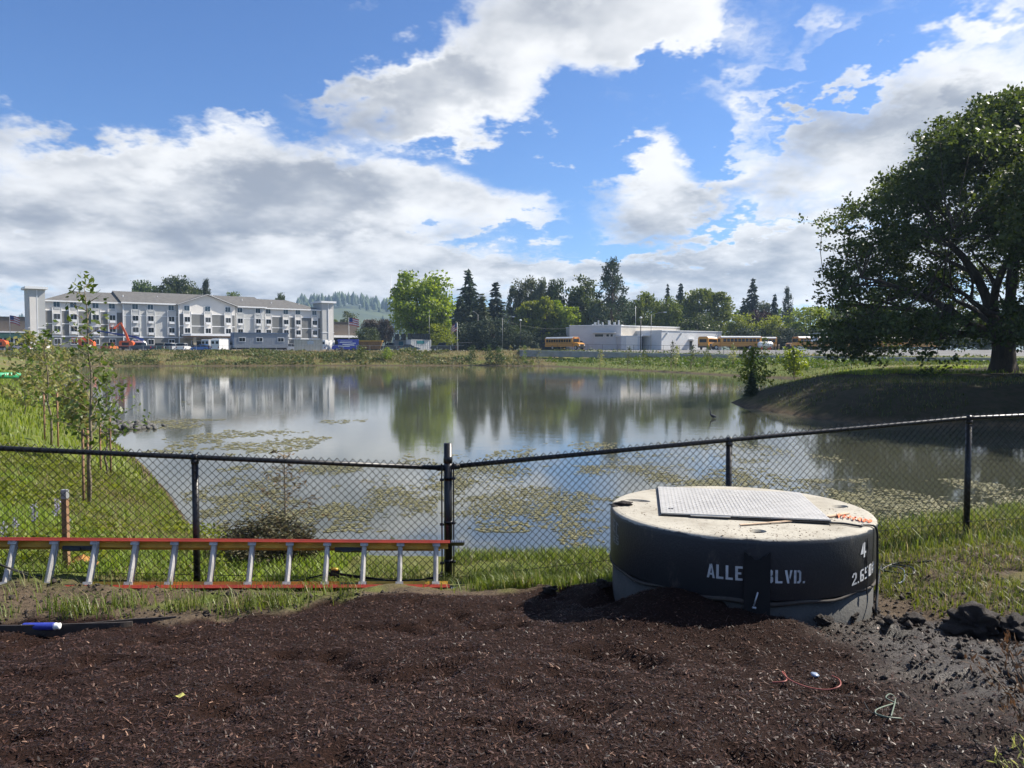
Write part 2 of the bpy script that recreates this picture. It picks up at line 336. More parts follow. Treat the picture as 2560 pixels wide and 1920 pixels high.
def near_relief(x, y):
    """clods, heel prints and raked lumps of the bark bed, mounds of the bare soil"""
    mu = mulch_mask(x, y); md = mud_mask(x, y)
    a = (fbm(x, y, 9, 60, 4, .6) - .5) * 0.035
    b = np.clip(fbm(x, y, 3.1, 70, 3) - 0.60, 0, 1) * -0.30
    e = (np.abs(fbm(x * .8, y * 1.5, 6.5, 80, 4, .6) - .5)) * -0.11 + 0.01
    for (fx_, fy_, rx_, ry_, dp_) in PITS: dp_ = dp_ * .6; b = b - dp_ * np.exp(-(((x - fx_) / rx_) ** 2 + ((y - fy_) / ry_) ** 2) ** 2) + dp_ * .35 * np.exp(-(((x - fx_) / rx_ / 1.7) ** 2 + ((y - fy_ - ry_ * .6) / ry_ / 1.6) ** 2))
    soil = (fbm(x, y, 5.0, 90, 5, .65) - .5) * 0.10
    return mu * (a + b) + md * e + (1 - mu) * soil
def axis(lo, hi, step, limit, g):
    a = list(np.arange(lo, hi + 1e-6, step)); s = step; p = hi
    while p < limit: s = max(step, min(s * 1.10, (p - hi) * g + step)); p += s; a.append(p)
    s = step; p = lo; b = []
    while p > -limit: s = max(step, min(s * 1.10, (lo - p) * g + step)); p -= s; b.append(p)
    return np.array(b[::-1] + a)
gx = axis(-4.2, 5.0, 0.034, 4200, 0.036); gy = axis(2.3, 7.4, 0.034, 4200, 0.026)
gy = gy[gy > -60]
GX, GY = np.meshgrid(gx, gy); fx, fy = GX.ravel(), GY.ravel()
gzv = zterr(fx, fy); near = (np.abs(fx) < 9) & (fy < 9.0) & (fy > 0.5)
dd = pond_d(fx, fy)
gzv[near] += near_relief(fx[near], fy[near]) * sst((9.0 - fy[near]) / 1.5) * sst((dd[near] - .3) / 1.2)
mm = np.where(fy < 12, mulch_mask(fx, fy), 0); md = np.where(fy < 12, mud_mask(fx, fy), 0)
soil = np.zeros_like(fx); soil[near] = sst((6.6 + .12 * fx[near] - fy[near]) / .5) * sst((fbm(fx[near], fy[near], 1.6, 33, 3) - .26) / .16)
uu = fx / np.maximum(fy, 1); Dwl = np.interp(uu, WU, WD, left=1e9, right=1e9)
lot = np.where((fy > Dwl + 16) & (fy < 215), 1.0, 0.0)
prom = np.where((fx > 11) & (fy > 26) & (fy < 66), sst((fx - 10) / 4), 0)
lush = np.clip(np.where((fx < -3.5) & (fy < 70), 1.0, 0) + np.where((fy > 8.0) & (fy < 20) & (fx > 2), .8, 0) + np.where((uu > .06) & (fy > 75) & (fy < Dwl), .9, 0), 0, 1)
nxg, nyg = len(gx), len(gy); idx = np.arange(nxg * nyg).reshape(nyg, nxg)
quads = np.stack([idx[:-1, :-1], idx[:-1, 1:], idx[1:, 1:], idx[1:, :-1]], -1).reshape(-1, 4)

mg, nt, out = nodes('ground_surface')
def ga(n): return nn(nt, 'ShaderNodeAttribute', attribute_name=n).outputs['Fac']
geo = nn(nt, 'ShaderNodeNewGeometry'); pz = nn(nt, 'ShaderNodeSeparateXYZ', {0: geo.outputs['Position']}).outputs[2]
n_big = tnoise(nt, 0.22, 5, .6); n_mid = tnoise(nt, 2.5, 6, .65); n_fine = tnoise(nt, 45, 6, .7); n_ch = tnoise(nt, 120, 4, .7, .5)
c_dry = tmix(nt, tramp(nt, n_mid, .35, .7), (0.185, 0.150, 0.065), (0.105, 0.085, 0.045))
c_grn = tmix(nt, tramp(nt, n_mid, .35, .7), (0.095, 0.130, 0.026), (0.140, 0.150, 0.042))
c = tmix(nt, tramp(nt, n_big, .42, .58), c_dry, c_grn); c = tmix(nt, ga('lush'), c, c_grn)
c = tmix(nt, ga('prom'), c, tmix(nt, tramp(nt, n_mid, .4, .62), (0.050, 0.040, 0.025), (0.030, 0.032, 0.014)))  # brown promontory ground, darkened in colour for the oak's shade
c_soil = tmix(nt, tramp(nt, n_fine, .35, .7), (0.140, 0.105, 0.072), (0.058, 0.043, 0.030)); c = tmix(nt, ga('soil'), c, c_soil)
wet = tramp(nt, pz, 0.30, 0.04); c = tmix(nt, wet, c, tmix(nt, tramp(nt, n_mid, .4, .6), (0.105, 0.076, 0.044), (0.058, 0.045, 0.028)))
c_mul = tmix(nt, tramp(nt, n_ch, .38, .66), (0.010, 0.0052, 0.004), (0.034, 0.0165, 0.0112)); c = tmix(nt, ga('mulch'), c, c_mul)
c_mud = tmix(nt, tramp(nt, n_mid, .35, .65), (0.022, 0.016, 0.012), (0.058, 0.044, 0.033)); c = tmix(nt, ga('mud'), c, c_mud)
c = tmix(nt, ga('lot'), c, tmix(nt, tramp(nt, n_big, .4, .6), (0.20, 0.195, 0.185), (0.15, 0.146, 0.14)))
rg = nn(nt, 'ShaderNodeMath', {0: nn(nt, 'ShaderNodeMath', {0: ga('mud'), 1: tramp(nt, n_mid, .3, .7, .38, .62)}, operation='MULTIPLY').outputs[0], 1: -1.0, 2: 0.92}, operation='MULTIPLY_ADD').outputs[0]
bmp = nn(nt, 'ShaderNodeBump', {'Height': nn(nt, 'ShaderNodeMath', {0: n_fine, 1: n_ch}, operation='ADD').outputs[0], 'Strength': 0.9, 'Distance': 0.012})
pg = nn(nt, 'ShaderNodeBsdfPrincipled', {'Base Color': c, 'Roughness': rg, 'Normal': bmp.outputs[0], 'Specular IOR Level': nn(nt, 'ShaderNodeMath', {0: ga('mud'), 1: .30, 2: .12}, operation='MULTIPLY_ADD').outputs[0]})
nt.links.new(pg.outputs[0], out.inputs[0])
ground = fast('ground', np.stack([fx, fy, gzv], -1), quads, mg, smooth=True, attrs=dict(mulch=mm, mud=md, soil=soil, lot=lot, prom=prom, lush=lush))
tag(ground, 'dark bark mulch bed, bare soil and grassy banks around the pond', 'ground', kind='structure')

# ------------------------------------------------------------------ water
mwat, nt, out = nodes('pond_water')
tcw = nn(nt, 'ShaderNodeTexCoord').outputs['Object']
def wv(scale, st, det=3): return nn(nt, 'ShaderNodeTexNoise', {'Vector': nn(nt, 'ShaderNodeMapping', {0: tcw, 'Scale': st, 'Rotation': (0, 0, .35)}).outputs[0], 'Scale': scale, 'Detail': det, 'Roughness': .55}).outputs['Fac']
gust = tramp(nt, nn(nt, 'ShaderNodeTexNoise', {'Vector': tcw, 'Scale': 0.045, 'Detail': 4, 'Roughness': .6, 'Distortion': .6}).outputs['Fac'], .42, .62, .35, 1.0)
hgt = nn(nt, 'ShaderNodeMath', {0: wv(1.3, (1, 1.6, 1)), 1: nn(nt, 'ShaderNodeMath', {0: wv(6.0, (1, 1.5, 1)), 1: .35}, operation='MULTIPLY').outputs[0]}, operation='ADD').outputs[0]
hg2 = nn(nt, 'ShaderNodeMath', {0: hgt, 1: gust}, operation='MULTIPLY').outputs[0]
bw = nn(nt, 'ShaderNodeBump', {'Height': hg2, 'Strength': 0.055, 'Distance': 0.06})
cw = tmix(nt, tramp(nt, nn(nt, 'ShaderNodeTexNoise', {'Vector': tcw, 'Scale': 0.12, 'Detail': 3}).outputs['Fac'], .4, .6), (0.058, 0.062, 0.043), (0.074, 0.077, 0.055))
pw = nn(nt, 'ShaderNodeBsdfPrincipled', {'Base Color': cw, 'Roughness': 0.05, 'IOR': 1.6, 'Specular IOR Level': 0.5, 'Normal': bw.outputs[0]})
nt.links.new(pw.outputs[0], out.inputs[0])
wb = MB(); wb.add([(-130, 6, 0), (60, 6, 0), (60, 170, 0), (-130, 170, 0)], [(0, 1, 2, 3)])
tag(wb.build('pond_water', mwat), 'calm murky pond water mirroring the sky and hotel', 'water', kind='structure')

# floating pond weed
def weed(n, x0, x1, y0, y1, sc, thr, seed, rlo, rhi):
    rg_ = np.random.default_rng(seed); x = rg_.uniform(x0, x1, n); y = y0 + (y1 - y0) * rg_.uniform(0, 1, n) ** 1.3
    k = (fbm(x, y * .7, sc, seed, 4, .62) - thr) * 7 > rg_.uniform(0, 1, n) ** .8; k &= (pond_d(x, y) < -0.15); x, y = x[k], y[k]; return x, y, rg_.uniform(rlo, rhi, len(x))
ws_ = [weed(60000, -7, 5.5, 9.3, 19, 0.95, .515, 5, .010, .042), weed(16000, -3, 9, 12, 24, .8, .52, 6, .02, .06), weed(26000, 4, 14, 10.5, 17, .9, .525, 8, .012, .05), weed(9000, -15, -6, 18, 32, .7, .50, 9, .03, .10), weed(500, -60, 20, 34, 120, .2, .60, 10, .08, .25)]
wx = np.concatenate([a[0] for a in ws_]); wy = np.concatenate([a[1] for a in ws_]); wr = np.concatenate([a[2] for a in ws_]); nw = len(wx)
K = 7; ang = np.arange(K) * 2 * PI / K; rr = wr[:, None] * RNG.uniform(.55, 1.25, (nw, K)); th = ang[None] + RNG.uniform(0, 6, (nw, 1))
V = np.zeros((nw, K + 1, 3)); V[:, 0, 0] = wx; V[:, 0, 1] = wy; V[:, 0, 2] = RNG.uniform(.008, .022, nw)
V[:, 1:, 0] = wx[:, None] + rr * np.cos(th); V[:, 1:, 1] = wy[:, None] + rr * np.sin(th) * .8; V[:, 1:, 2] = RNG.uniform(.002, .012, (nw, K))
b = (np.arange(nw) * (K + 1))[:, None]; T = np.concatenate([np.stack([b[:, 0], b[:, 0] + 1 + k, b[:, 0] + 1 + (k + 1) % K], -1) for k in range(K)])
m_weed = leafmat('pond_weed', (0.120, 0.115, 0.060), (0.215, 0.195, 0.090), 0.15, 0.6, c3=(0.08, 0.09, 0.04))
tag(fast('pond_weed', V.reshape(-1, 3), T, m_weed, rnd=np.repeat(RNG.uniform(0, 1, nw), K + 1)), 'yellow green floating weed mats scattered on the near pond water', 'pond weed', kind='stuff')

# small stone spit on the left shore
from mathutils import noise as mnoise
def stone_mesh(seed, sx=1, sy=1, sz=.7, sub=2, rough=0.0):
    bm = bmesh.new(); bmesh.ops.create_icosphere(bm, subdivisions=sub, radius=1); rg_ = random.Random(seed); ph = [rg_.uniform(0, 6) for _ in range(9)]
    for v in bm.verts:
        c_ = v.co; k = 1 + .18 * math.sin(2.3 * c_.x + ph[0]) * math.sin(2.9 * c_.y + ph[1]) + .14 * math.sin(4.1 * c_.z + ph[2] + 2 * c_.x) + .10 * math.sin(7 * c_.x + ph[3]) * math.cos(6.3 * c_.y + ph[4]) + .06 * math.sin(13 * c_.z + 11 * c_.x + ph[5])
        k += rough * mnoise.fractal(c_ * 2.2 + Vector((seed, 0, 0)), .8, 2.1, 5)
        v.co = Vector((c_.x * sx * k, c_.y * sy * k, c_.z * sz * k))
    me = bpy.data.meshes.new('stone'); bm.to_mesh(me); bm.free(); return me
m_stone = mat('dark_stone', (0.13, 0.125, 0.115), .85, 0, .5, 1.5, .5, 20)
sv, sf = [], []
sm = stone_mesh(3, sub=1); base_v = np.array([v.co for v in sm.vertices]); base_f = np.array([p.vertices[:] for p in sm.polygons])
for i in range(150):
    t = RNG.uniform(0, 1); px_, py_ = 225 + 150 * t, 1072 - 5 * t + RNG.normal(0, 2.5); g = gz(px_, py_); s_ = RNG.uniform(.10, .24) * (1.15 - .5 * t)
    a = RNG.uniform(0, 6); rot = np.array([[math.cos(a), -math.sin(a), 0], [math.sin(a), math.cos(a), 0], [0, 0, 1]])
    sv.append((base_v * s_ * RNG.uniform(.7, 1.2, 3)) @ rot.T + np.array([g.x + RNG.normal(0, .15), g.y + RNG.normal(0, .5), s_ * RNG.uniform(.1, .9) * (1 - .5 * t)])); sf.append(base_f + i * len(base_v))
tag(fast('riprap_stones', np.concatenate(sv), np.concatenate(sf), m_stone), 'spit of dark riprap stones reaching into the pond from the grassy bank', 'stones', kind='stuff')

# ------------------------------------------------------------------ hills
hx = np.linspace(-2600, 900, 240); rows = [(1000, 0), (1150, .35), (1400, .8), (1650, 1.0), (1900, .92), (2300, .6)]
prof = 62 + 30 * np.exp(-((hx + 330) / 170) ** 2) + 18 * np.exp(-((hx + 700) / 120) ** 2) - 10 * np.exp(-((hx + 1000) / 120) ** 2) + (fbm(hx, hx * 0, .006, 4, 3) - .5) * 40
prof = prof * sst((700 - hx) / 600)
Vh = np.array([(x, yv, 2 + prof[i] * s_ * (1 + .15 * math.sin(x * .004 + yv * .01))) for yv, s_ in rows for i, x in enumerate(hx)]); ih = np.arange(len(Vh)).reshape(len(rows), -1)
qh = np.stack([ih[:-1, :-1], ih[:-1, 1:], ih[1:, 1:], ih[1:, :-1]], -1).reshape(-1, 4)
m_hill = mat('hill_woodland', (0.035, 0.050, 0.022), .95, 0, .4, .01, col2=(0.065, 0.085, 0.03))
tag(fast('hills', Vh, qh, m_hill, smooth=True), 'low wooded hills on the horizon behind the hotel', 'hills', kind='structure')
nf = 5200; fxh = RNG.uniform(-1900, 500, nf); fyh = RNG.uniform(1040, 1720, nf); hh = np.interp(fyh, [r[0] for r in rows], [r[1] for r in rows]) * np.interp(fxh, hx, prof) * (1 + .15 * np.sin(fxh * .004 + fyh * .01)) + 2
keep = fbm(fxh, fyh, .008, 12, 3) > .42; fxh, fyh, hh = fxh[keep], fyh[keep], hh[keep]; nf = len(fxh)
ht = RNG.uniform(10, 26, nf); wr_ = ht * RNG.uniform(.16, .34, nf); Kc = 6; ang = np.arange(Kc) * 2 * PI / Kc
V = np.zeros((nf, 2 * Kc + 1, 3)); V[:, 0] = np.stack([fxh + RNG.normal(0, 1, nf), fyh, hh + ht], -1)
for q, (zf, rf) in enumerate(((.55, .7), (.05, 1.0))):
    rj = wr_[:, None] * rf * RNG.uniform(.7, 1.3, (nf, Kc)); V[:, 1 + q * Kc:1 + (q + 1) * Kc, 0] = fxh[:, None] + rj * np.cos(ang); V[:, 1 + q * Kc:1 + (q + 1) * Kc, 1] = fyh[:, None] + rj * np.sin(ang); V[:, 1 + q * Kc:1 + (q + 1) * Kc, 2] = (hh + ht * zf)[:, None] + RNG.normal(0, .8, (nf, Kc))
b = np.arange(nf) * (2 * Kc + 1); T = []
for k in range(Kc):
    k2 = (k + 1) % Kc; T += [np.stack([b, b + 1 + k, b + 1 + k2], -1), np.stack([b + 1 + k, b + 1 + Kc + k, b + 1 + k2], -1), np.stack([b + 1 + k2, b + 1 + Kc + k, b + 1 + Kc + k2], -1)]
m_forest = leafmat('forest', (0.022, 0.036, 0.018), (0.050, 0.070, 0.024), 0.05, .8)
tag(fast('forest', V.reshape(-1, 3), np.concatenate(T), m_forest, rnd=np.repeat(RNG.uniform(0, 1, nf), 2 * Kc + 1)), 'far evergreen forest covering the hazy hills', 'forest', kind='stuff')

# ------------------------------------------------------------------ chain link fence
fence = empty('chain_link_fence', (0, 0, 0)); tag(fence, 'black chain link fence with round posts along the pond behind the mulch bed', 'fence')
runL = [Vector((-7.2, 5.64, at(-256, 1109, 6.02).z + .03)), at(-256, 1109, 6.02), at(487, 1143, 6.4), at(1106, 1170, 6.74)]
runR = [at(1136, 1166, 6.77), at(1823, 1100, 7.05), at(2423, 1045, 7.30), Vector((7.25, 7.62, at(2760, 1016, 7.62).z))]
FH = 1.10; WIRE = 0.0034
def along(run, s):
    for a, b in zip(run[:-1], run[1:]):
        l = (b - a).length
        if s <= l or b is run[-1]: return a + (b - a) * (s / l), (b - a).normalized()
        s -= l
mpost = at(1120, 1150, 6.755)
for run in (runL, runR):
    MB().tube(run, 0.0215, 10).build('top_rail', m_black, fence, True)
for p in (runL[0], runL[1], runL[2], runR[1], runR[2], runR[3]):
    g = zt1(p.x, p.y) - 0.2
    po = MB().tube([(p.x, p.y, g), (p.x, p.y, p.z - 0.012)], 0.0285, 14).build('post', m_black, fence, True)
    cp = MB(); cp.tube([(p.x, p.y, p.z - 0.055), (p.x, p.y, p.z - 0.02)], 0.0325, 14); cp.tube([(p.x - .022, p.y, p.z), (p.x + .022, p.y, p.z)], 0.029, 12); cp.build('post_cap', m_black, po, True)
po = MB().lathe([(.0375, 0), (.0375, 1.42)], 16, (mpost.x, mpost.y, zt1(mpost.x, mpost.y) - .2)).build('post', m_black, fence, True, label='thick corner post with domed cap')
zc = zt1(mpost.x, mpost.y) + 1.22
MB().lathe([(.0405, -.045), (.0415, -.01), (.038, .012), (.024, .028), (.004, .034)], 16, (mpost.x, mpost.y, mpost.z + .02)).build('post_cap', m_black, po, True)
for run, end, sgn in ((runL, runL[-1], -1), (runR, runR[0], 1)):
    bx = mpost.x + sgn * .052; by = mpost.y + (.0 if sgn > 0 else -.01)
    MB().box(bx - .006, bx + .006, by - .045, by - .033, end.z - FH + .02, end.z + .045).build('tension_bar', m_black, fence)
    for hz in (-.10, -.50, -.85):
        bb = MB(); bb.lathe([(.041, -.012), (.041, .012)], 14, (mpost.x, mpost.y, end.z + hz)); bb.box(min(bx - .018, bx + .018), max(bx - .018, bx + .018), by - .05, by - .028, end.z + hz - .01, end.z + hz + .01); bb.build('brace_band', m_black, fence, True)
    MB().tube([(mpost.x + sgn * .03, mpost.y, end.z), (end.x + sgn * .045, end.y, end.z)], .027, 12).build('rail_end_cup', m_black, fence, True)
    # woven wire
    L = sum((b - a).length for a, b in zip(run[:-1], run[1:])); a_ = 0.0335; n = int(L / a_) - 2; m = int((FH + .05) / a_); P = []
    for i in range(n + 1):
        pts = []
        for k in range(m + 1):
            o = (k + i) % 2; s = (i + .03 + o * .97) * a_; p, d = along(run, s); nr = Vector((d.y, -d.x, 0)).normalized()
            w = .004 * math.sin(s * 31 + k) if 0 < k < m else 0
            off = .030 + (.0028 if o else -.0028) + .006 * math.sin(s * 1.7 + k * .21)
            pts.append(p + nr * off + Vector((0, 0, .045 - k * a_ + w * .3)))
        if True:
            pts[0] = pts[0] + Vector((0, 0, .006)); P.append(pts)
    P = np.array(P); nwi, npt = P.shape[:2]
    dirs = np.gradient(P, axis=1); dirs /= np.linalg.norm(dirs, axis=2, keepdims=True) + 1e-9
    s1 = np.cross(dirs, np.array([0, 1.0, 0])); s1 /= np.linalg.norm(s1, axis=2, keepdims=True) + 1e-9; s2 = np.cross(dirs, s1)
    ring = [P + WIRE * (math.cos(t) * s1 + math.sin(t) * s2) for t in (0, PI / 2, PI, 3 * PI / 2)]
    V = np.stack(ring, 2).reshape(-1, 3); bi = (np.arange(nwi)[:, None] * npt + np.arange(npt - 1)[None]).ravel() * 4
    Q = np.concatenate([np.stack([bi + k, bi + (k + 1) % 4, bi + 4 + (k + 1) % 4, bi + 4 + k], -1) for k in range(4)])
    o = fast('chain_link_mesh', V, Q, m_black, fence, smooth=True); o['kind'] = 'stuff'
    MB().tube([p + Vector((0, -.03, -FH + .10)) for p in run], .003, 5).build('tension_wire', m_black, fence)

# ------------------------------------------------------------------ extension ladder lying on its side
m_lred = mat('red_fibreglass', (0.60, 0.075, 0.035), 0.5, 0, 0.35, 5, 0.1, 60, col2=(0.46, 0.06, 0.035))
m_lyel = mat('yellow_fibreglass', (0.75, 0.43, 0.04), 0.5, 0, 0.3, 5, 0.1, 60)
lad = empty('extension_ladder', at(1122, 1472, 6.38)); tag(lad, 'orange red fibreglass extension ladder lying on its side against the fence', 'ladder')
rt = at(1126, 1355, 6.55) - lad.location; lt = at(0, 1348, 6.02) - at(1126, 1355, 6.55)
e1 = lt.normalized(); e2 = (rt - e1 * rt.dot(e1)); LW = e2.length; e2.normalize(); e3 = e1.cross(e2).normalized()
if e3.y > 0: e3 = -e3
def lp(s, h, d): return e1 * s + e2 * h + e3 * d
LL = 4.95
m_rung = mat('worn_aluminium', (0.50, 0.48, 0.45), 0.6, 0.35, 0.35, 22, 0.1, 120, stretch=(1, 1, .1))
def lbox(mb, s0, s1, h0, h1, d0, d1):
    mb.add([lp(s, h, d) for s in (s0, s1) for h, d in ((h0, d0), (h0, d1), (h1, d1), (h1, d0))], [(0, 1, 2, 3), (7, 6, 5, 4), (0, 4, 5, 1), (1, 5, 6, 2), (2, 6, 7, 3), (3, 7, 4, 0)])
for (h, sg) in ((LW, -1), (0.0, 1)):
    for dep, off in ((0.012, 0.0), (-0.085, 0.06)):
        mb = MB(); hh_ = sorted((h, h + sg * .008)); lbox(mb, off, LL, hh_[0], hh_[1], dep - .008, dep + .074)
        hf = sorted((h + sg * .0075, h + sg * .026)); lbox(mb, off, LL, hf[0], hf[1], dep + .068, dep + .0735)
        ra = mb.build('side_rail', m_lred, lad)
        hf = sorted((h + sg * .0085, h + sg * .062)); mb = MB(); lbox(mb, off + .01, LL - .01, hf[0], hf[1], dep - .007, dep - .001); mb.build('rail_flange', m_lyel, ra)
for i in range(16):
    s = 0.115 + i * 0.305
    for dep in (0.048, 0.006):
        mb = MB(); c = []
        for k in range(8):
            t = 2 * PI * k / 8 + .2; c.append((.021 * math.cos(t), .017 * math.sin(t)))
        mb.prism(c, lambda a, b, d, s=s, dep=dep: lp(s + a, d, dep + b), .008, LW - .008); mb.build('rung', m_rung, lad)
    for h_ in (.012, LW - .052):
        mb = MB(); lbox(mb, s - .032, s + .032, h_, h_ + .04, .070, .0745); lbox(mb, s - .022, s - .014, h_ + .016, h_ + .024, .0745, .079); lbox(mb, s + .014, s + .022, h_ + .016, h_ + .024, .0745, .079); mb.build('rung_plate', m_rung, lad)
for h, sg in ((LW, -1), (0.0, 1)):
    f = MB(); lbox(f, -.13, .01, h - (.02 if sg < 0 else -.004), h + (-.003 if sg < 0 else .02), -.07, .075); fo = f.build('ladder_foot', m_darkm, lad)
    f = MB()
    for q in range(8): lbox(f, -.127 + q * .015, -.119 + q * .015, h - .019, h + .003, .076, .084)
    f.build('foot_rib', m_alu, fo)
for s_, h in ((.86, LW - .085), (.80, .02), (3.0, LW - .085)):
    f = MB(); lbox(f, s_ - .11, s_ + .11, h, h + .03, -.05, .03); lbox(f, s_ - .03, s_ + .05, h - .012, h + .012, .03, .05); f.build('rung_lock', m_darkm, lad)
m_rope = mat('black_rope', (0.012, 0.012, 0.013), .8, 0, .3, 60)
rope = MB()
def curve_pts(ctrl, n=8):
    c = [Vector(p) for p in ctrl]; out_ = []
    for i in range(len(c) - 1):
        p0, p1, p2, p3 = c[max(i - 1, 0)], c[i], c[i + 1], c[min(i + 2, len(c) - 1)]
        for k in range(n):
            t = k / n; out_.append(.5 * ((2 * p1) + (p2 - p0) * t + (2 * p0 - 5 * p1 + 4 * p2 - p3) * t * t + (3 * p1 - p0 - 3 * p2 + p3) * t ** 3))
    return out_ + [c[-1]]
rope.tube(curve_pts([at(-60, 1398, 5.83), at(0, 1413, 5.86), at(80, 1436, 5.92), at(180, 1452, 5.98), at(270, 1464, 6.05), at(420, 1470, 6.12), at(560, 1470, 6.2), at(680, 1462, 6.27), at(760, 1448, 6.30), at(826, 1432, 6.33)]), .0062, 6)
rope.tube(curve_pts([at(826, 1432, 6.33), at(850, 1437, 6.34), at(930, 1447, 6.36), at(1010, 1451, 6.38), at(1080, 1446, 6.4), at(1105, 1439, 6.43)]), .0062, 6)
rope.tube(curve_pts([at(826, 1430, 6.31), at(850, 1434, 6.32), at(930, 1445, 6.35), at(1010, 1454, 6.37), at(1085, 1442, 6.4), at(1106, 1430, 6.43)]), .0062, 6)
rope.tube(curve_pts([at(0, 1411, 5.86), at(40, 1428, 5.88), at(90, 1447, 5.9), at(130, 1462, 5.93)]), .0062, 6)
for k in range(5): rope.tube([at(824 + 3 * math.sin(k), 1424 + k * 4, 6.29), at(838, 1422 + k * 4, 6.27), at(848, 1428 + k * 4, 6.31)], .007, 6)
rp = rope.build('rope', m_rope, None, True); tag(rp, 'thin black rope looped and knotted around the ladder rungs', 'rope')
MB().tube([at(828, 1421, 6.28), at(845, 1424, 6.275)], .012, 8).build('yellow_tie', m_lyel, rp, True)

# ------------------------------------------------------------------ precast manhole
MZ = 1.0
man = empty('concrete_manhole', (MH.x, MH.y, MZ)); tag(man, 'round precast concrete manhole with dark coated side and diamond plate hatch', 'manhole')
mpaint, nt, out = nodes('coated_slab')
tcm = nn(nt, 'ShaderNodeTexCoord').outputs['Object']; zm = nn(nt, 'ShaderNodeSeparateXYZ', {0: tcm}).outputs[2]
nz_ = nn(nt, 'ShaderNodeTexNoise', {'Vector': tcm, 'Scale': 6, 'Detail': 6, 'Roughness': .6}).outputs['Fac']
zj = nn(nt, 'ShaderNodeMath', {0: nz_, 1: .05, 2: zm}, operation='MULTIPLY_ADD').outputs[0]
top = tramp(nt, zj, .735, .743)
spk = tramp(nt, nn(nt, 'ShaderNodeTexNoise', {'Vector': tcm, 'Scale': 38, 'Detail': 5, 'Roughness': .7}).outputs['Fac'], .56, .66)
blot = tramp(nt, nn(nt, 'ShaderNodeTexNoise', {'Vector': tcm, 'Scale': 3.2, 'Detail': 7, 'Roughness': .65}).outputs['Fac'], .40, .72)
spat = nn(nt, 'ShaderNodeMath', {0: spk, 1: tramp(nt, nn(nt, 'ShaderNodeTexNoise', {'Vector': tcm, 'Scale': 2.3, 'Detail': 3}).outputs['Fac'], .40, .60)}, operation='MULTIPLY').outputs[0]
ctop = tmix(nt, spat, tmix(nt, blot, (0.42, 0.39, 0.32), (0.29, 0.26, 0.205)), (0.075, 0.05, 0.032))
scr = tramp(nt, nn(nt, 'ShaderNodeTexNoise', {'Vector': nn(nt, 'ShaderNodeMapping', {0: tcm, 'Scale': (1, 1, .4)}).outputs[0], 'Scale': 5.5, 'Detail': 8, 'Roughness': .75}).outputs['Fac'], .55, .70, 0, .75)
cside = tmix(nt, scr, tmix(nt, nz_, (0.026, 0.028, 0.031), (0.042, 0.043, 0.045)), (0.13, 0.115, 0.095))
bm_ = nn(nt, 'ShaderNodeBump', {'Height': nn(nt, 'ShaderNodeTexNoise', {'Vector': tcm, 'Scale': 55, 'Detail': 6, 'Roughness': .7}).outputs['Fac'], 'Strength': .35, 'Distance': .01})
pm = nn(nt, 'ShaderNodeBsdfPrincipled', {'Base Color': tmix(nt, top, cside, ctop), 'Roughness': nn(nt, 'ShaderNodeMapRange', {0: top, 3: .42, 4: .88}).outputs[0], 'Normal': bm_.outputs[0], 'Specular IOR Level': .4})
nt.links.new(pm.outputs[0], out.inputs[0])
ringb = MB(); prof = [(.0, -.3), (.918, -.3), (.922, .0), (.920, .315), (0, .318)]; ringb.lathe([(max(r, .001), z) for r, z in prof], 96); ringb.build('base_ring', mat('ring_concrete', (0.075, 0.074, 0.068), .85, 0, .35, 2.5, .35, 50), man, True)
slab = MB(); slab.lathe([(.001, .335), (.928, .335), (.938, .345), (.940, .69), (.937, .712), (.925, .725), (.905, .730), (.001, .7301)], 128)
slo = slab.build('cover_slab', mpaint, man)
cutters = []
for (px_, py_, ra_, rb_, an) in ((1593, 1251, .105, .045, -.45), (1893, 1328, .062, .05, .3), (2098, 1266, .075, .05, .5)):
    h = gz(px_, py_, MZ + .73); cu = MB(); pts = [(h.x - MH.x + ra_ * math.cos(t) * math.cos(an) - rb_ * math.sin(t) * math.sin(an), h.y - MH.y + ra_ * math.cos(t) * math.sin(an) + rb_ * math.sin(t) * math.cos(an)) for t in np.arange(20) * PI / 10]
    MB().prism([(h.x - MH.x + (a - h.x + MH.x) * .975, h.y - MH.y + (b - h.y + MH.y) * .975) for a, b in pts], lambda a, b, d: (a, b, d), .605, .704).build('recess_shade_plug', mat('recess_shade_black', (0.006, 0.006, 0.006), .95, spec=.05), man)  # black plug that paints the shade inside each lifting hole
    cu.prism(pts, lambda a, b, d: (a, b, d), .60, .80); co = cu.build('recess_cut', None); co.location = man.location; cutters.append(co)
slo.parent = None; slo.location = man.location; bpy.context.view_layer.update()
for i, co in enumerate(cutters):
    md_ = slo.modifiers.new('b%d' % i, 'BOOLEAN'); md_.operation = 'DIFFERENCE'; md_.object = co; md_.solver = 'EXACT'
bpy.context.view_layer.update(); dg = bpy.context.evaluated_depsgraph_get()
me2 = bpy.data.meshes.new_from_object(slo.evaluated_get(dg)); slo.modifiers.clear(); slo.data = me2
if not me2.materials: me2.materials.append(mpaint)
for co in cutters: bpy.data.objects.remove(co)
slo.parent = man; slo.location = (0, 0, 0)
me2.polygons.foreach_set('use_smooth', np.array([abs(p.normal.z) < .8 for p in me2.polygons]))
# sealant bead in the joint
pts = [((.930 + .006 * math.sin(t * 9)) * math.cos(t), (.930 + .006 * math.sin(t * 9)) * math.sin(t), .326 + .006 * math.sin(t * 5) + .008 * math.sin(t * 13 + 1)) for t in np.linspace(-PI, PI, 97)]
MB().tube(pts, [.011 + .007 * max(0, math.sin(t * 3.1 + .8)) for t in np.linspace(-PI, PI, 97)], 6).build('joint_sealant', mat('sealant', (0.055, 0.045, 0.036), .8, 0, .4, 20), man, True)
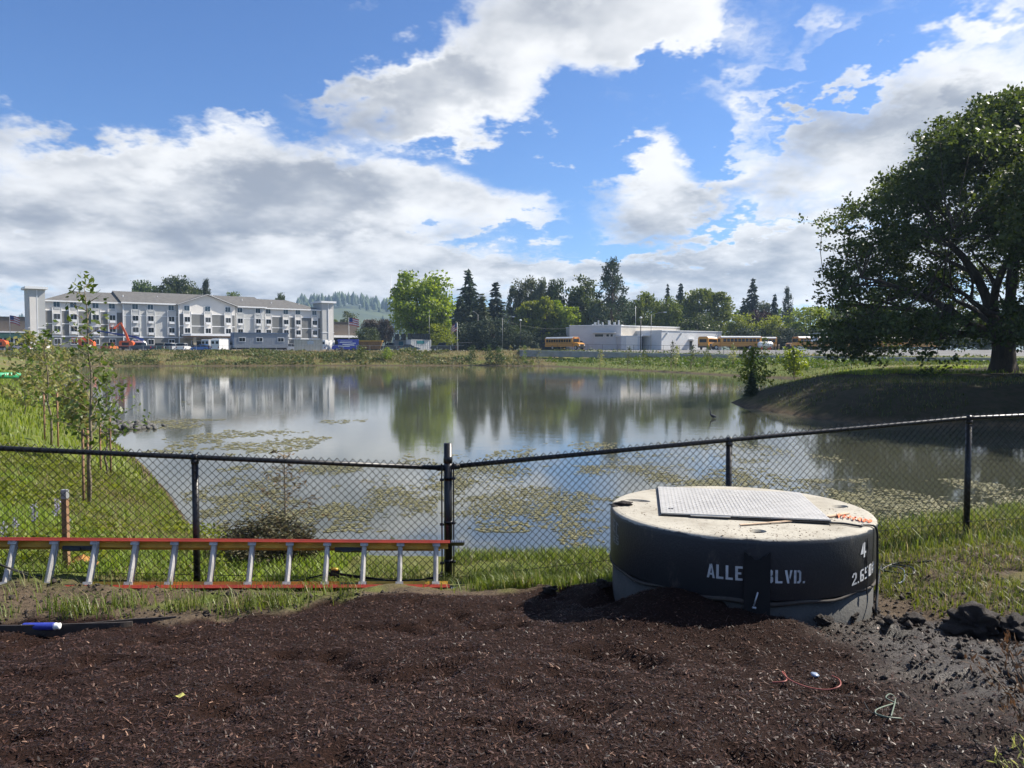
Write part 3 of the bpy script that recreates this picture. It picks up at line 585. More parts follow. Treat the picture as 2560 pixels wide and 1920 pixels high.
# hatch
hz_ = MZ + .742; HC = [gz(1645, 1219, hz_), gz(2000, 1234, hz_), gz(2077, 1307, hz_), gz(1653, 1285, hz_)]; HC = [Vector((p.x - MH.x, p.y - MH.y, 0)) for p in HC]
def hp(u, v, z):
    p = (HC[0] * (1 - u) + HC[1] * u) * v + (HC[3] * (1 - u) + HC[2] * u) * (1 - v); return Vector((p.x, p.y, z + .012 * u * (1 - v)))
mtread = mat('tread_plate', (0.52, 0.50, 0.46), .45, .25, .15, 9, .08, 80)
def slabq(u0, u1, v0, v1, z0, z1): return MB().add([hp(u, v, z) for z in (z0, z1) for u, v in ((u0, v0), (u1, v0), (u1, v1), (u0, v1))], [(0, 3, 2, 1), (4, 5, 6, 7), (0, 1, 5, 4), (1, 2, 6, 5), (2, 3, 7, 6), (3, 0, 4, 7)])
slabq(-.012, 1.006, -.012, 1.012, .729, .737).build('hatch_frame', m_darkm, man)
ht_ = slabq(0, 1, 0, 1, .742, .752).build('access_hatch', mtread, man)
tv, tf = [], []; NU, NV = 40, 26
for i in range(NU):
    for j in range(NV):
        u = (i + .5) / NU; v = (j + .5) / NV; a, b = (.42 / NU, .14 / NV) if (i + j) % 2 else (.14 / NU, .42 / NV); o = len(tv)
        tv += [hp(u - a, v, .7519), hp(u, v - b, .7519), hp(u + a, v, .7519), hp(u, v + b, .7519), hp(u, v, .7565)]; tf += [(o, o + 1, o + 4), (o + 1, o + 2, o + 4), (o + 2, o + 3, o + 4), (o + 3, o, o + 4)]
to = fast('tread_pattern', np.array(tv), np.array(tf), mtread, ht_); to['kind'] = 'stuff'
slabq(.05, .08, .13, .16, .7521, .7535).build('handle_slot', m_darkm, ht_)
slabq(.18, .42, -.020, -.004, .741, .747).build('hinge', m_alu, ht_)
slabq(.30, .31, .0, .0, .74, .75)
# stencilled lettering
def cyl_hit(px, py, rad=.943):
    r = Vector(ray(px, py)); ox, oy = -MH.x, -MH.y; A = r.x ** 2 + r.y ** 2; B = 2 * (ox * r.x + oy * r.y); C_ = ox * ox + oy * oy - rad * rad; D = max(0, B * B - 4 * A * C_)
    t = (-B - math.sqrt(D)) / (2 * A); p = Vector((ox, oy, EYE - MZ)) + r * t; return math.atan2(p.y, p.x), p.z
GL = {'A': [[(0, 0), (.17, 0), (.36, .8), (.26, 1), (.22, 1)], [(.44, 0), (.62, 0), (.40, 1), (.30, 1), (.34, .82)], [(.20, .22), (.42, .22), (.40, .36), (.24, .36)]],
 'L': [[(0, 0), (.2, 0), (.2, 1), (0, 1)], [(.2, 0), (.55, 0), (.55, .16), (.2, .16)]],
 'E': [[(0, 0), (.2, 0), (.2, 1), (0, 1)], [(.2, 0), (.55, 0), (.55, .16), (.2, .16)], [(.2, .84), (.55, .84), (.55, 1), (.2, 1)], [(.2, .43), (.45, .43), (.45, .58), (.2, .58)]],
 'B': [[(0, 0), (.2, 0), (.2, 1), (0, 1)], [(.27, 0), (.45, 0), (.56, .12), (.56, .40), (.46, .5), (.27, .5)], [(.27, .54), (.44, .54), (.53, .64), (.53, .90), (.44, 1), (.27, 1)]],
 'V': [[(0, 1), (.19, 1), (.36, .1), (.36, 0), (.2, 0)], [(.42, 1), (.60, 1), (.42, .3), (.36, .45)]],
 'D': [[(0, 0), (.2, 0), (.2, 1), (0, 1)], [(.27, 0), (.45, 0), (.58, .15), (.58, .85), (.45, 1), (.27, 1), (.27, .84), (.36, .84), (.41, .76), (.41, .24), (.36, .16), (.27, .16)]],
 '.': [[(0, 0), (.17, 0), (.17, .16), (0, .16)]],
 '4': [[(.0, .26), (.30, .26), (.30, .95), (.25, 1)], [(.34, 0), (.48, 0), (.48, 1), (.34, 1)], [(.48, .26), (.6, .26), (.6, .40), (.48, .40)]],
 '2': [[(0, 0), (.58, 0), (.58, .15), (.0, .15)], [(.0, .15), (.2, .15), (.58, .55), (.42, .62)], [(.38, .55), (.58, .55), (.58, .85), (.38, .85)], [(.08, .84), (.58, .84), (.46, 1), (.14, 1)], [(0, .66), (.18, .66), (.18, .85), (0, .85)]],
 '6': [[(0, .1), (.2, .1), (.2, .9), (0, .9)], [(.08, 0), (.5, 0), (.56, .15), (.02, .15)], [(.38, .15), (.58, .15), (.58, .48), (.38, .48)], [(.2, .44), (.54, .44), (.46, .58), (.2, .58)], [(.04, .86), (.56, .86), (.48, 1), (.1, 1)]],
 '5': [[(0, .48), (.18, .48), (.18, 1), (0, 1)], [(.18, .85), (.56, .85), (.56, 1), (.18, 1)], [(.18, .48), (.5, .48), (.58, .38), (.58, .62), (.18, .62)], [(.38, .12), (.58, .12), (.58, .5), (.38, .5)], [(.0, 0), (.5, 0), (.56, .14), (.0, .14)]],
 '0': [[(0, .1), (.2, .1), (.2, .9), (0, .9)], [(.36, .1), (.56, .1), (.56, .9), (.36, .9)], [(.06, 0), (.5, 0), (.56, .14), (0, .14)], [(0, .86), (.56, .86), (.5, 1), (.06, 1)]],
 '#': [[(.1, 0), (.2, 0), (.25, 1), (.15, 1)], [(.36, 0), (.46, 0), (.51, 1), (.41, 1)], [(0, .28), (.6, .28), (.6, .40), (0, .40)], [(0, .62), (.6, .62), (.6, .74), (0, .74)]],
 'C': [[(0, .1), (.14, .1), (.14, .9), (0, .9)], [(.04, 0), (.5, 0), (.56, .12), (0, .12)], [(0, .88), (.56, .88), (.5, 1), (.04, 1)]],
 'I': [[(.05, 0), (.2, 0), (.2, 1), (.05, 1)]], 'S': [[(0, 0), (.5, 0), (.54, .16), (0, .16)], [(.38, .1), (.56, .1), (.56, .56), (.38, .56)], [(.02, .44), (.54, .44), (.54, .58), (.02, .58)], [(0, .46), (.17, .46), (.17, .92), (0, .92)], [(.02, .84), (.54, .84), (.5, 1), (.02, 1)]]}
m_sten = mat('stencil_paint', (0.62, 0.63, 0.62), .7, 0, .35, 14)
def stencil(txt, px0, py0, px1, py1, hpx, name='lettering', mt=None):
    """text along the slab's side from one point of its wall to another"""
    t0, z0 = cyl_hit(px0, py0); t1, z1 = cyl_hit(px1, py1); _, zt_ = cyl_hit(px0, py0 - hpx); H_ = zt_ - z0
    adv = {'.': .32, 'I': .36, ' ': .5}; tot = sum(adv.get(c, .72) for c in txt) - .12; x = 0; mb = MB()
    for ch in txt:
        for poly in GL.get(ch, []):
            o = len(mb.v); rr_ = .9432
            ring = [(rr_ * math.cos(t0 + (t1 - t0) * (x + a) / tot), rr_ * math.sin(t0 + (t1 - t0) * (x + a) / tot), z0 + (z1 - z0) * (x + a) / tot + b * H_) for a, b in poly]
            mb.v += ring; mb.f.append(tuple(range(o, o + len(ring))))
        x += adv.get(ch, .72)
    ob = mb.build(name, mt or m_sten, man, label=None, fix=False); return ob
stencil('ALLE', 1767, 1443, 1858, 1452, 35); stencil('BLVD.', 1914, 1457, 2013, 1458, 33)
stencil('4', 2151, 1397, 2165, 1391, 37); stencil('2.650#', 2130, 1465, 2185, 1428, 30)
m_stf = mat('faded_stencil_paint', (0.30, 0.31, 0.31), .7, 0, .3, 14)
stencil('EC', 1533.5, 1326, 1547, 1345, 32, mt=m_stf); stencil('IES', 1532.5, 1352, 1546.5, 1364, 17, mt=m_stf)
# raised black panel with a notched top over the middle of the lettering
fl = MB(); c0, zb0 = cyl_hit(1859, 1500); c1, _ = cyl_hit(1924, 1500); _, zt0 = cyl_hit(1890, 1388); n = 12
vs = []
for k in range(n + 1):
    t = k / n; th = c0 + (c1 - c0) * t; zt_ = zt0 + .02 - .055 * (1 - abs(2 * t - 1)) + .006 * math.sin(k * 2.3); 
    for r_ in (.944, .956): vs += [(r_ * math.cos(th), r_ * math.sin(th), .05), (r_ * math.cos(th), r_ * math.sin(th), zt_)]
fs = []
for k in range(n):
    a = k * 4; b_ = a + 4; fs += [(a, a + 1, b_ + 1, b_), (a + 2, b_ + 2, b_ + 3, a + 3), (a + 1, a + 3, b_ + 3, b_ + 1), (a, b_, b_ + 2, a + 2)]
fs += [(0, 2, 3, 1), (n * 4, n * 4 + 1, n * 4 + 3, n * 4 + 2)]; fl.add(vs, fs)
fo = fl.build('black_panel', mat('panel_black', (0.004, 0.004, 0.0045), .75, 0, .2, 20), man, label='black notched panel over part of the lettering')
t_, z_ = cyl_hit(1893, 1478); t2, z2 = cyl_hit(1883, 1514); rb = .966
MB().tube([(rb * math.cos(t_), rb * math.sin(t_), z_), (rb * math.cos(t2), rb * math.sin(t2), z2)], .0055, 8).build('bolt', m_galv, fo, True)
bh = MB(); bh.tube([((rb) * math.cos(t2) - .008, rb * math.sin(t2), z2 - .004), (rb * math.cos(t2) + .014, rb * math.sin(t2), z2 - .008)], .007, 6); bh.build('bolt_head', m_galv, fo)
MB().tube([(.9445 * math.cos(a), .9445 * math.sin(a), z) for a, z in [cyl_hit(2168 + 1.2 * math.sin(q), 1345 + q * 12, .9445) for q in range(13)]], [.002 + .0015 * (q % 3) for q in range(13)], 5).build('mould_seam', m_darkm, man)

# things on and by the manhole
def onslab(px_, py_, dz=0.0): p = gz(px_, py_, MZ + .730 + dz); p.z = MZ + .730 + dz; return p
st = MB(); st.bar(onslab(1850, 1312, .008), onslab(1995, 1301, .012), .022, .006); tag(st.build('wooden_lath', m_lath), 'thin wooden lath lying beside the front lifting hole on the manhole', 'lath', 'laths on the manhole')
st = MB(); st.bar(onslab(2068, 1291, .012), onslab(2119, 1283, .006), .035, .008); tag(st.build('wooden_lath', m_lath), 'pale wooden lath stub beside the orange ribbon on the manhole', 'lath', 'laths on the manhole')
m_ribbon = mat('orange_ribbon', (0.85, 0.16, 0.03), .5, 0, .25, 30)
rb_ = MB(); rg_ = random.Random(5); prev = None; vs = []; fs = []
for k in range(26):
    t = k / 25; p = onslab(2092 + 86 * t, 1286 + 17 * t + 4 * math.sin(k * 1.7), .004 + .014 * abs(math.sin(k * 1.9 + .4)) * (1 - .6 * t)); w = .026 + .012 * math.sin(k * 1.3)
    q = Vector((rg_.uniform(-.3, .3), 1, rg_.uniform(-.1, .5))).normalized() * w; vs += [p - q * .5, p + q * .5]
    if k: fs.append((2 * k - 2, 2 * k - 1, 2 * k + 1, 2 * k))
for v in vs: v.z = max(v.z, MZ + .7325)
rb_.add(vs, fs); tag(rb_.build('flagging_ribbon', m_ribbon, fix=False), 'crumpled orange flagging ribbon on the manhole top', 'ribbon')
m_cable = mat('black_cable', (0.010, 0.010, 0.011), .45)
e_ = cyl_hit(2186, 1420)[0]; rim = Vector((MH.x + .955 * math.cos(e_), MH.y + .955 * math.sin(e_), 0))
cb = MB(); ctrl = [onslab(2074, 1307, .012), onslab(2110, 1309, .010), onslab(2150, 1315, .010), Vector((rim.x - .10, rim.y - .02, MZ + .742)), Vector((rim.x - .008, rim.y, MZ + .715)), Vector((rim.x + .005, rim.y, MZ + .55)), Vector((rim.x + .006, rim.y, MZ + .30)), Vector((rim.x + .01, rim.y + .01, zt1(rim.x, rim.y) + .03))]
gl = [(2203, 1416), (2240, 1412), (2282, 1420), (2280, 1436), (2230, 1430), (2206, 1424), (2240, 1408), (2300, 1405), (2330, 1402)]
def onground(px_, py_, dz=0.012):
    z = 1.0
    for _ in range(12):
        p = gz(px_, py_, z); z = zt1(p.x, p.y) + dz
    p = gz(px_, py_, z); return p
ctrl += [onground(a, b, .02 + .01 * (i % 3)) for i, (a, b) in enumerate(gl)]
cb.tube(curve_pts(ctrl, 6), .0075, 7); cbo = cb.build('cable', m_cable, None, True); tag(cbo, 'black cable running from the hatch over the manhole rim into the grass', 'cable')
c2 = MB(); c2.tube(curve_pts([onground(a, b, .02) for a, b in ((2205, 1420), (2235, 1416), (2258, 1424), (2262, 1440), (2258, 1452), (2246, 1459))], 6), .006, 6); tag(c2.build('cable', mat('grey_cable', (0.10, 0.13, 0.17), .5), None, True), 'short blue grey cable end bent down in the grass beside the manhole', 'cable')
m_clod = mat('wet_soil_clod', (0.038, 0.027, 0.020), .8, 0, .5, 14, .8, 40)
clods = [(2440, 1572, .15, 'large dark soil clod at the edge of the grass'), (2172, 1538, .075, 'soil clod against the right foot of the manhole'), (2118, 1548, .062, 'soil clod heaped beside the manhole base'), (2545, 1582, .10, 'dark soil clod at the right frame edge'), (1507, 1463, .05, 'small dark clod left of the manhole ring'), (1374, 1478, .05, 'dark clod among the grass between corner post and manhole'), (1232, 1472, .045, 'pale topped clod near the corner post'), (580, 1490, .04, 'small dark clod on the bare soil below the ladder'), (2285, 1560, .08, 'flat soil clod between manhole and large clod'), (2060, 1556, .045, 'small clod in front of the manhole base')]
for i, (a, b, r_, lb) in enumerate(clods):
    p = onground(a, b, 0); me = stone_mesh(20 + i, 1.0, .85, .62, 4, .55); o = link('soil_clod', me, m_clod, None, True); o.location = (p.x, p.y, p.z + r_ * .2); o.scale = (r_, r_, r_); o.rotation_euler = (0, 0, i * 1.3); tag(o, lb, 'soil clod', 'soil clods')

p = onslab(1546, 1263, .0); o = link('mud_lump', stone_mesh(91, 1.2, .8, .5, 4, .6), m_clod, None, True); o.location = (p.x + .02, p.y, MZ + .735); o.scale = (.055, .055, .04); tag(o, 'lump of dried mud on the left rim of the manhole', 'mud')
rq = np.random.default_rng(12); nq = 900; tq = rq.uniform(-PI, PI, nq); rq_ = .92 * np.sqrt(rq.uniform(0, 1, nq)); xq, yq = rq_ * np.cos(tq), rq_ * np.sin(tq); kq = fbm(xq + 5, yq + 5, 2.4, 8, 3) + .16 * (-yq) > rq.uniform(.42, .78, nq)
ha = np.array([(p.x, p.y) for p in HC]); inn = np.ones(nq, bool)
for k in range(4): (x1, y1), (x2, y2) = ha[k], ha[(k + 1) % 4]; inn &= ((x2 - x1) * (yq - y1) - (y2 - y1) * (xq - x1)) < 0.01
xq, yq = xq[kq & ~inn], yq[kq & ~inn]; nq = len(xq); sq = rq.uniform(.002, .007, nq) * np.where(rq.uniform(0, 1, nq) > .93, 2.2, 1); oc = np.array([(1, 0, 0), (0, .8, 0), (-1, 0, 0), (0, -.8, 0), (0, 0, .7)])
Vq = oc[None] * sq[:, None, None] * rq.uniform(.5, 1.5, (nq, 1, 3)) + np.stack([xq + MH.x, yq + MH.y, np.full(nq, MZ + .7303)], -1)[:, None]; Fq = (np.arange(nq) * 5)[:, None, None] + np.array([(0, 1, 4), (1, 2, 4), (2, 3, 4), (3, 0, 4)])[None]
tag(fast('mud_flecks', Vq.reshape(-1, 3), Fq.reshape(-1, 3), mat('dry_mud', (0.10, 0.068, 0.042), .95, 0, .4, 30)), 'brown mud flecks scattered over the manhole top', 'mud', kind='stuff')
# caulking tube, lawn edging
p = onground(100, 1566, .022); ct = empty('sealant_tube', p, R(2)); tag(ct, 'blue sealant cartridge with clear nozzle lying on the edging board', 'cartridge')
def xl(prof): 
    mb = MB(); mb.lathe(prof, 20); mb.v = [(z, y, x) for x, y, z in mb.v]; return mb
xl([(.022, -.105), (.0235, -.100), (.0235, .085), (.022, .09)]).build('tube_body', mat('blue_card', (0.03, 0.05, 0.36), .55, 0, .3, 16), ct, True)
xl([(.006, -.165), (.009, -.155), (.013, -.108)]).build('nozzle', mat('clear_plastic', (0.62, 0.68, 0.66), .3), ct, True)
xl([(.021, .090), (.023, .098), (.019, .112), (.021, .124), (.012, .128)]).build('tube_end', m_white, ct, True)
m_edge = mat('edging_board', (0.045, 0.036, 0.030), .6, 0, .4, 8)
for cs, w_, lb in (([(-60, 1578), (60, 1577), (180, 1573), (290, 1570), (330, 1567)], .035, 'dark lawn edging strip along the soil under the blue cartridge'), ([(150, 1573), (250, 1563), (330, 1556), (400, 1552), (440, 1549)], .022, 'thin dark edging strip curving into the soil beside the grass tuft')):
    pts = [onground(a, b, 0) for a, b in cs]; mb = MB(); vs = []; fs = []
    for k, q in enumerate(curve_pts(pts, 6)):
        z = q.z; vs += [(q.x, q.y, z - .06), (q.x, q.y, z + w_), (q.x, q.y + .012, z + w_), (q.x, q.y + .012, z - .06)]
        if k: a = 4 * k; fs += [(a - 4, a - 3, a + 1, a), (a - 3, a - 2, a + 2, a + 1), (a - 2, a - 1, a + 3, a + 2)]
    fs += [(0, 1, 2, 3), (len(vs) - 4, len(vs) - 1, len(vs) - 2, len(vs) - 3)]
    mb.add(vs, fs); tag(mb.build('lawn_edging', m_edge), lb, 'edging', 'lawn edging strips')
# wires and litter on the mulch
def gwire(name, pts, r_, m_, lb): tag(MB().tube(curve_pts([onground(a, b, .022 + .01 * math.sin(i * 2)) for i, (a, b) in enumerate(pts)], 7), r_, 6).build(name, m_, None, True), lb, 'wire', 'wires on the mulch')
gwire('wire', [(1930, 1706), (1965, 1702), (1962, 1684), (1955, 1680), (1975, 1700), (2020, 1718), (2070, 1724), (2100, 1714), (2097, 1698), (2080, 1690)], .0035, mat('red_wire', (0.30, 0.09, 0.07), .5), 'thin reddish wire curled on the mulch')
gwire('wire', [(2185, 1782), (2215, 1792), (2253, 1796), (2200, 1790), (2190, 1775), (2230, 1760), (2240, 1758), (2215, 1745), (2225, 1735), (2238, 1748), (2228, 1790)], .003, mat('green_wire', (0.15, 0.19, 0.14), .5), 'tangled pale green wire on the wet mud')
gwire('wire', [(2160, 1755), (2172, 1775), (2188, 1788)], .0025, m_rope, 'short dark wire stub beside the pale green tangle')
p = onground(2037, 1687, .015); o = link('bolt_head', stone_mesh(77, 1, 1, .6, 2), mat('pale_blue_plastic', (0.30, 0.36, 0.46), .4), None, True); o.location = p; o.scale = (.02, .02, .02); tag(o, 'small pale blue cap lying on the mulch', 'cap')
p = onground(446, 1743, .02); lf = MB(); lf.add([(-.03, 0, .004), (-.01, -.012, .012), (.012, -.014, .004), (.032, -.002, .012), (.014, .014, .016), (-.012, .012, .002)], [(0, 1, 2, 5), (2, 3, 4, 5)]); o = lf.build('fallen_leaf', mat('yellow_leaf', (0.62, 0.58, 0.16), .6), fix=False); o.location = p; tag(o, 'small yellow leaf lying on the mulch', 'leaf')

# ------------------------------------------------------------------ far side: pavement slab, retaining wall
LOT = 2.75
lot_poly = [at(-300, 880, 168), at(150, 880, 168), at(1150, 880, 166), at(1230, 880, 178), at(1230, 880, 260), at(-300, 880, 320)]
mb = MB(); mb.prism([(p.x, p.y) for p in lot_poly], lambda a, b, d: (a, b, d), LOT - .5, LOT); tag(mb.build('parking_lot', mat('lot_concrete', (0.24, 0.235, 0.225), .9, 0, .25, .3)), 'grey paved parking lot in front of the hotel', 'parking lot', kind='structure')
wall = empty('retaining_wall', (0, 0, 0)); tag(wall, 'low curved grey block retaining wall above the far right bank', 'wall')
us = np.linspace(WU[0], WU[-1], 60); wd_ = np.interp(us, WU, WD); wt_ = np.interp(us, WU, WT); wb_ = np.interp(us, WU, WB) - .25
m_blk = mat('wall_block', (0.30, 0.31, 0.33), .9, 0, .3, .8, .3, 6); m_cap = mat('wall_cap', (0.46, 0.46, 0.45), .85, 0, .15, 1)
NCO = 5
for c in range(NCO + 1):
    vs, fs = [], []
    for k, u in enumerate(us):
        h = wt_[k] - wb_[k] - .12; z0 = wb_[k] + h * c / NCO + .01; z1 = wb_[k] + h * (c + 1) / NCO - .012; yo = .03 * c
        if c == NCO: z0, z1, yo = wt_[k] - .12, wt_[k], .03 * c - .09
        for (dy, z) in ((0, z0), (0, z1), (.5, z1), (.5, z0)): y = wd_[k] + yo + dy - .4; vs.append((u * y, y, z))
        if k: a = 4 * k; fs += [(a - 4, a, a + 1, a - 3), (a - 3, a + 1, a + 2, a - 2), (a - 2, a + 2, a + 3, a - 1)]
    MB().add(vs, fs).build('cap_course' if c == NCO else 'block_course', m_cap if c == NCO else m_blk, wall)

# ------------------------------------------------------------------ hotel
HA = R(39.2); hc_, hs_ = math.cos(HA), math.sin(HA); HX, HY = (116 - 1280) / F * 183, 183.0
hotel = empty('hotel_building', (HX, HY, LOT), HA); tag(hotel, 'long four storey grey and white hotel with shingled roof beyond the pond', 'hotel')
def hs(px): u = (px - 1280) / F; return (u * HY - HX) / (hc_ - u * hs_)
m_cream = mat('cream_siding', (0.68, 0.645, 0.59), .8, 0, .06, .6); m_lgrey = mat('light_grey_siding', (0.45, 0.45, 0.43), .8, 0, .06, .6)
m_dgrey = mat('dark_grey_siding', (0.150, 0.152, 0.146), .8, 0, .12, .6); m_trim = mat('white_trim', (0.74, 0.74, 0.73), .6, 0, .04, 1)
m_shing = mat('grey_shingle', (0.125, 0.120, 0.112), .95, 0, .3, 1.2, .4, 6); m_tan = mat('tan_stone', (0.42, 0.35, 0.24), .85, 0, .3, 1.5)
EV = 12.35; m_glassc = mat('curtained_glass', (0.055, 0.058, 0.06), .2, 0, .5, .9, spec=.3)
secs = [(116, 309, 0.0, m_cream, 'A'), (309, 445, .9, m_lgrey, 'B'), (445, 584, 1.8, m_cream, 'C'), (584, 660, .9, m_lgrey, 'B'), (660, 802, 0.0, m_cream, 'A')]
wins = {0: [145.4, 187, 242, 283], 1: [338.5, 376.5, 428], 2: [464.7, 516, 566], 3: [598.6, 643.5], 4: [672, 715.7, 746, 787]}
rows = (10.7, 7.75, 4.8, 1.7)
for i, (p0, p1, off, mm_, kd) in enumerate(secs):
    s0, s1 = hs(p0), hs(p1); yf = -off
    MB().box(s0, s1, yf, 16, 0, EV).build('wall', mm_, hotel)
    if kd == 'C':
        pk = (hs(515)); MB().prism([(s0, EV), (s1, EV), (pk, 15.0)], lambda a, b, d: (a, d, b), yf, 8).build('gable_wall', mm_, hotel)
    cols = [hs(w) for w in wins[i]]
    if kd in 'AC':
        edges = [s0 + .12] + [x for c in cols for x in (c - .95, c + .95)] + [s1 - .12]
        for q in range(0, len(edges), 2):
            if edges[q + 1] - edges[q] < .3: continue
            for z0, z1 in ((3.75, 6.55), (6.75, 9.75)): MB().box(edges[q], edges[q + 1], yf - .06, yf + .1, z0, z1).build('siding_panel', m_dgrey, hotel)
        MB().box(s0 + .05, s1 - .05, yf - .10, yf + .1, 6.56, 6.74).build('trim_band', m_trim, hotel); MB().box(s0 + .05, s1 - .05, yf - .10, yf + .1, 9.76, 9.94).build('trim_band', m_trim, hotel)
    else:
        MB().box(s0 + .05, s1 - .05, yf - .05, yf + .1, 9.0, 9.15).build('trim_band', m_trim, hotel)
    if i in (0, 1, 4): MB().box(s0 + .02, s1 - .02, yf - .05, yf + .1, 0, 3.4).build('base_panel', m_dgrey, hotel)
    else: MB().box(s0 + .02, s1 - .02, yf - .05, yf + .1, 0, 3.4).build('base_panel', m_tan, hotel)
    MB().box(s0 + .02, s1 - .02, yf - .12, yf + .1, 3.42, 3.72).build('trim_band', m_trim, hotel)
    MB().box(s0 - .12, s0 + .08, yf - .09, yf + .1, 0, EV).build('corner_trim', m_trim, hotel)
    for c in cols:
        bay = MB().box(c - .92, c + .92, yf - .34, yf + .1, 4.05, 10.45).build('window_bay', m_cream if kd != 'B' else m_lgrey, hotel)
        mb = MB(); mb.box(c - 1.0, c - .9, yf - .40, yf + .1, 3.75, 10.5); mb.box(c + .9, c + 1.0, yf - .40, yf + .1, 3.75, 10.5); mb.build('bay_trim', m_trim, bay)
        for r_, zb in enumerate(rows):
            if r_ == 3 and i in (2,): continue
            yw = yf - (.42 if r_ in (1, 2) else .12); wdt = .66
            fr = MB(); fr.box(c - wdt - .12, c + wdt + .12, yw, yf + .1, zb - .14, zb + 1.38); w_ = fr.build('window', m_trim, hotel)
            gm = m_glassb if r_ == 0 else random.choice((m_glassd, m_glassd, m_glassd, m_glassc))  # top storey glass carries the sky's reflection as blue in its colour
            for sg in (-1, 1):
                MB().box(c + (.04 if sg > 0 else -wdt), c + (wdt if sg > 0 else -.04), yw - .03, yw + .05, zb, zb + 1.25).build('pane', gm, w_)
            if r_ < 3:
                MB().box(c - .62, c + .62, yw - .28, yw, zb - .62, zb - .2).build('air_unit', m_trim if r_ else m_lgrey, hotel)
# roofs
def roof(s0, s1, yf, yb, ev, rg_, hip0, hip1, name='roof'):
    ym = (yf + yb) / 2; o = .55; v = [(s0 - o, yf - o, ev), (s1 + o, yf - o, ev), (s1 + o, yb + o, ev), (s0 - o, yb + o, ev), (s0 - o + hip0, ym, rg_), (s1 + o - hip1, ym, rg_)]
    mb = MB(); mb.add(v, [(0, 1, 5, 4), (2, 3, 4, 5), (3, 0, 4), (1, 2, 5)]); v2 = [(a, b, z - .25) for a, b, z in v[:4]]; n = len(mb.v); mb.v += v2; mb.f += [(0, n, n + 1, 1), (1, n + 1, n + 2, 2), (2, n + 2, n + 3, 3), (3, n + 3, n, 0), (n, n + 3, n + 2, n + 1)]
    ro = mb.build(name, m_shing, hotel); MB().box(s0 - o, s1 + o, yf - o - .06, yf - o + .02, ev - .32, ev + .02).build('fascia', m_trim, ro); return ro
r1 = roof(hs(116), hs(309) - .6, 0, 16, EV - .1, 15.2, 8, 0)
r2 = roof(hs(309), hs(660), -.9, 16.9, EV + .05, 15.75, 0, 0)
r5 = roof(hs(660) + .6, hs(802), 0, 16, EV - .1, 15.25, 0, 8)
for px_, yy, zz_ in ((222, 4, 13.9), (318, 3, 14.1), (408, 4.2, 14.2), (548, 5, 15.2), (620, 4, 14.4), (694, 4, 13.9), (763, 4, 13.9)):
    s_ = hs(px_); MB().tube([(s_, yy, zz_ - .8), (s_, yy, zz_ + .4)], .12, 8).build('vent_pipe', m_trim, r2 if 309 < px_ < 660 else (r1 if px_ < 309 else r5))
s0, s1, pk = hs(445) - .6, hs(584) + .6, hs(515)
mb = MB(); 
for a, b in (((s0, EV - .05), (pk, 15.25)), ((pk, 15.25), (s1, EV - .05))):
    mb.add([(a[0], -2.5, a[1]), (b[0], -2.5, b[1]), (b[0], 8, b[1]), (a[0], 8, a[1]), (a[0], -2.5, a[1] - .25), (b[0], -2.5, b[1] - .25), (b[0], 8, b[1] - .25), (a[0], 8, a[1] - .25)], [(0, 1, 2, 3), (4, 7, 6, 5), (0, 4, 5, 1), (3, 2, 6, 7), (0, 3, 7, 4), (1, 5, 6, 2)])
gr = mb.build('gable_roof', m_shing, hotel)
mb = MB(); mb.bar((s0, -2.54, EV - .15), (pk, -2.54, 15.15), .08, .34, (0, -1, 0)); mb.bar((pk, -2.54, 15.15), (s1, -2.54, EV - .15), .08, .34, (0, -1, 0)); mb.build('barge_board', m_trim, gr)
# towers
for (a, b, zt_, lm, lt) in ((72.7, 115.5, 14.7, m_cream, 'l'), (802.8, 831, 14.3, m_lgrey, 'r')):
    s0, s1 = hs(a), hs(b); tw = MB().box(s0, s1, -1.2, 5, 0, zt_).build('stair_tower', m_lgrey, hotel)
    sm_ = s0 + (s1 - s0) * .52
    if lt == 'l': MB().box(s0 + .3, sm_, -1.32, -1.1, 1.5, zt_ - 1.9).build('tower_panel', m_cream, tw)
    else: MB().box(sm_, s1 - .3, -1.32, -1.1, 1.5, zt_ - 1.9).build('tower_panel', m_cream, tw)
    MB().box(s0 - .05, s1 + .05, -1.28, 5.05, 0, 1.9).build('tower_base', m_tan, tw); MB().box(s0 - .06, s1 + .06, -1.3, 5.06, 5.4, 5.6).build('trim_band', m_trim, tw)
    MB().box(s0 - .6, s1 + .6, -1.9, 5.6, zt_, zt_ + .55).build('tower_cap', m_trim, tw)
    MB().box(sm_ - .08, sm_ + .08, -1.36, -1.1, 0, zt_ - .2).build('corner_trim', m_trim, tw)
# entrance canopy
s0, s1 = hs(450), hs(590); cn = MB().box(s0, s1, -10, -1.8, 3.9, 4.5).build('entrance_canopy', m_trim, hotel); MB().box(s0 + .3, s1 - .3, -9.7, -1.8, 3.6, 3.9).build('canopy_soffit', mat('cedar_soffit', (0.22, 0.12, 0.06), .7), cn)
for s_ in (s0 + 1.2, (s0 + s1) / 2, s1 - 1.2): MB().box(s_ - .35, s_ + .35, -9.4, -8.7, 0, 3.6).build('column', m_tan, hotel)
for s_ in (s0 + 4, s1 - 5): d_ = MB().box(s_ - 1.6, s_ + 1.6, -1.98, -1.8, 0, 2.8).build('door', m_trim, hotel); MB().box(s_ - 1.4, s_ + 1.4, -2.02, -1.9, .1, 2.6).build('door_glass', m_glassd, d_)

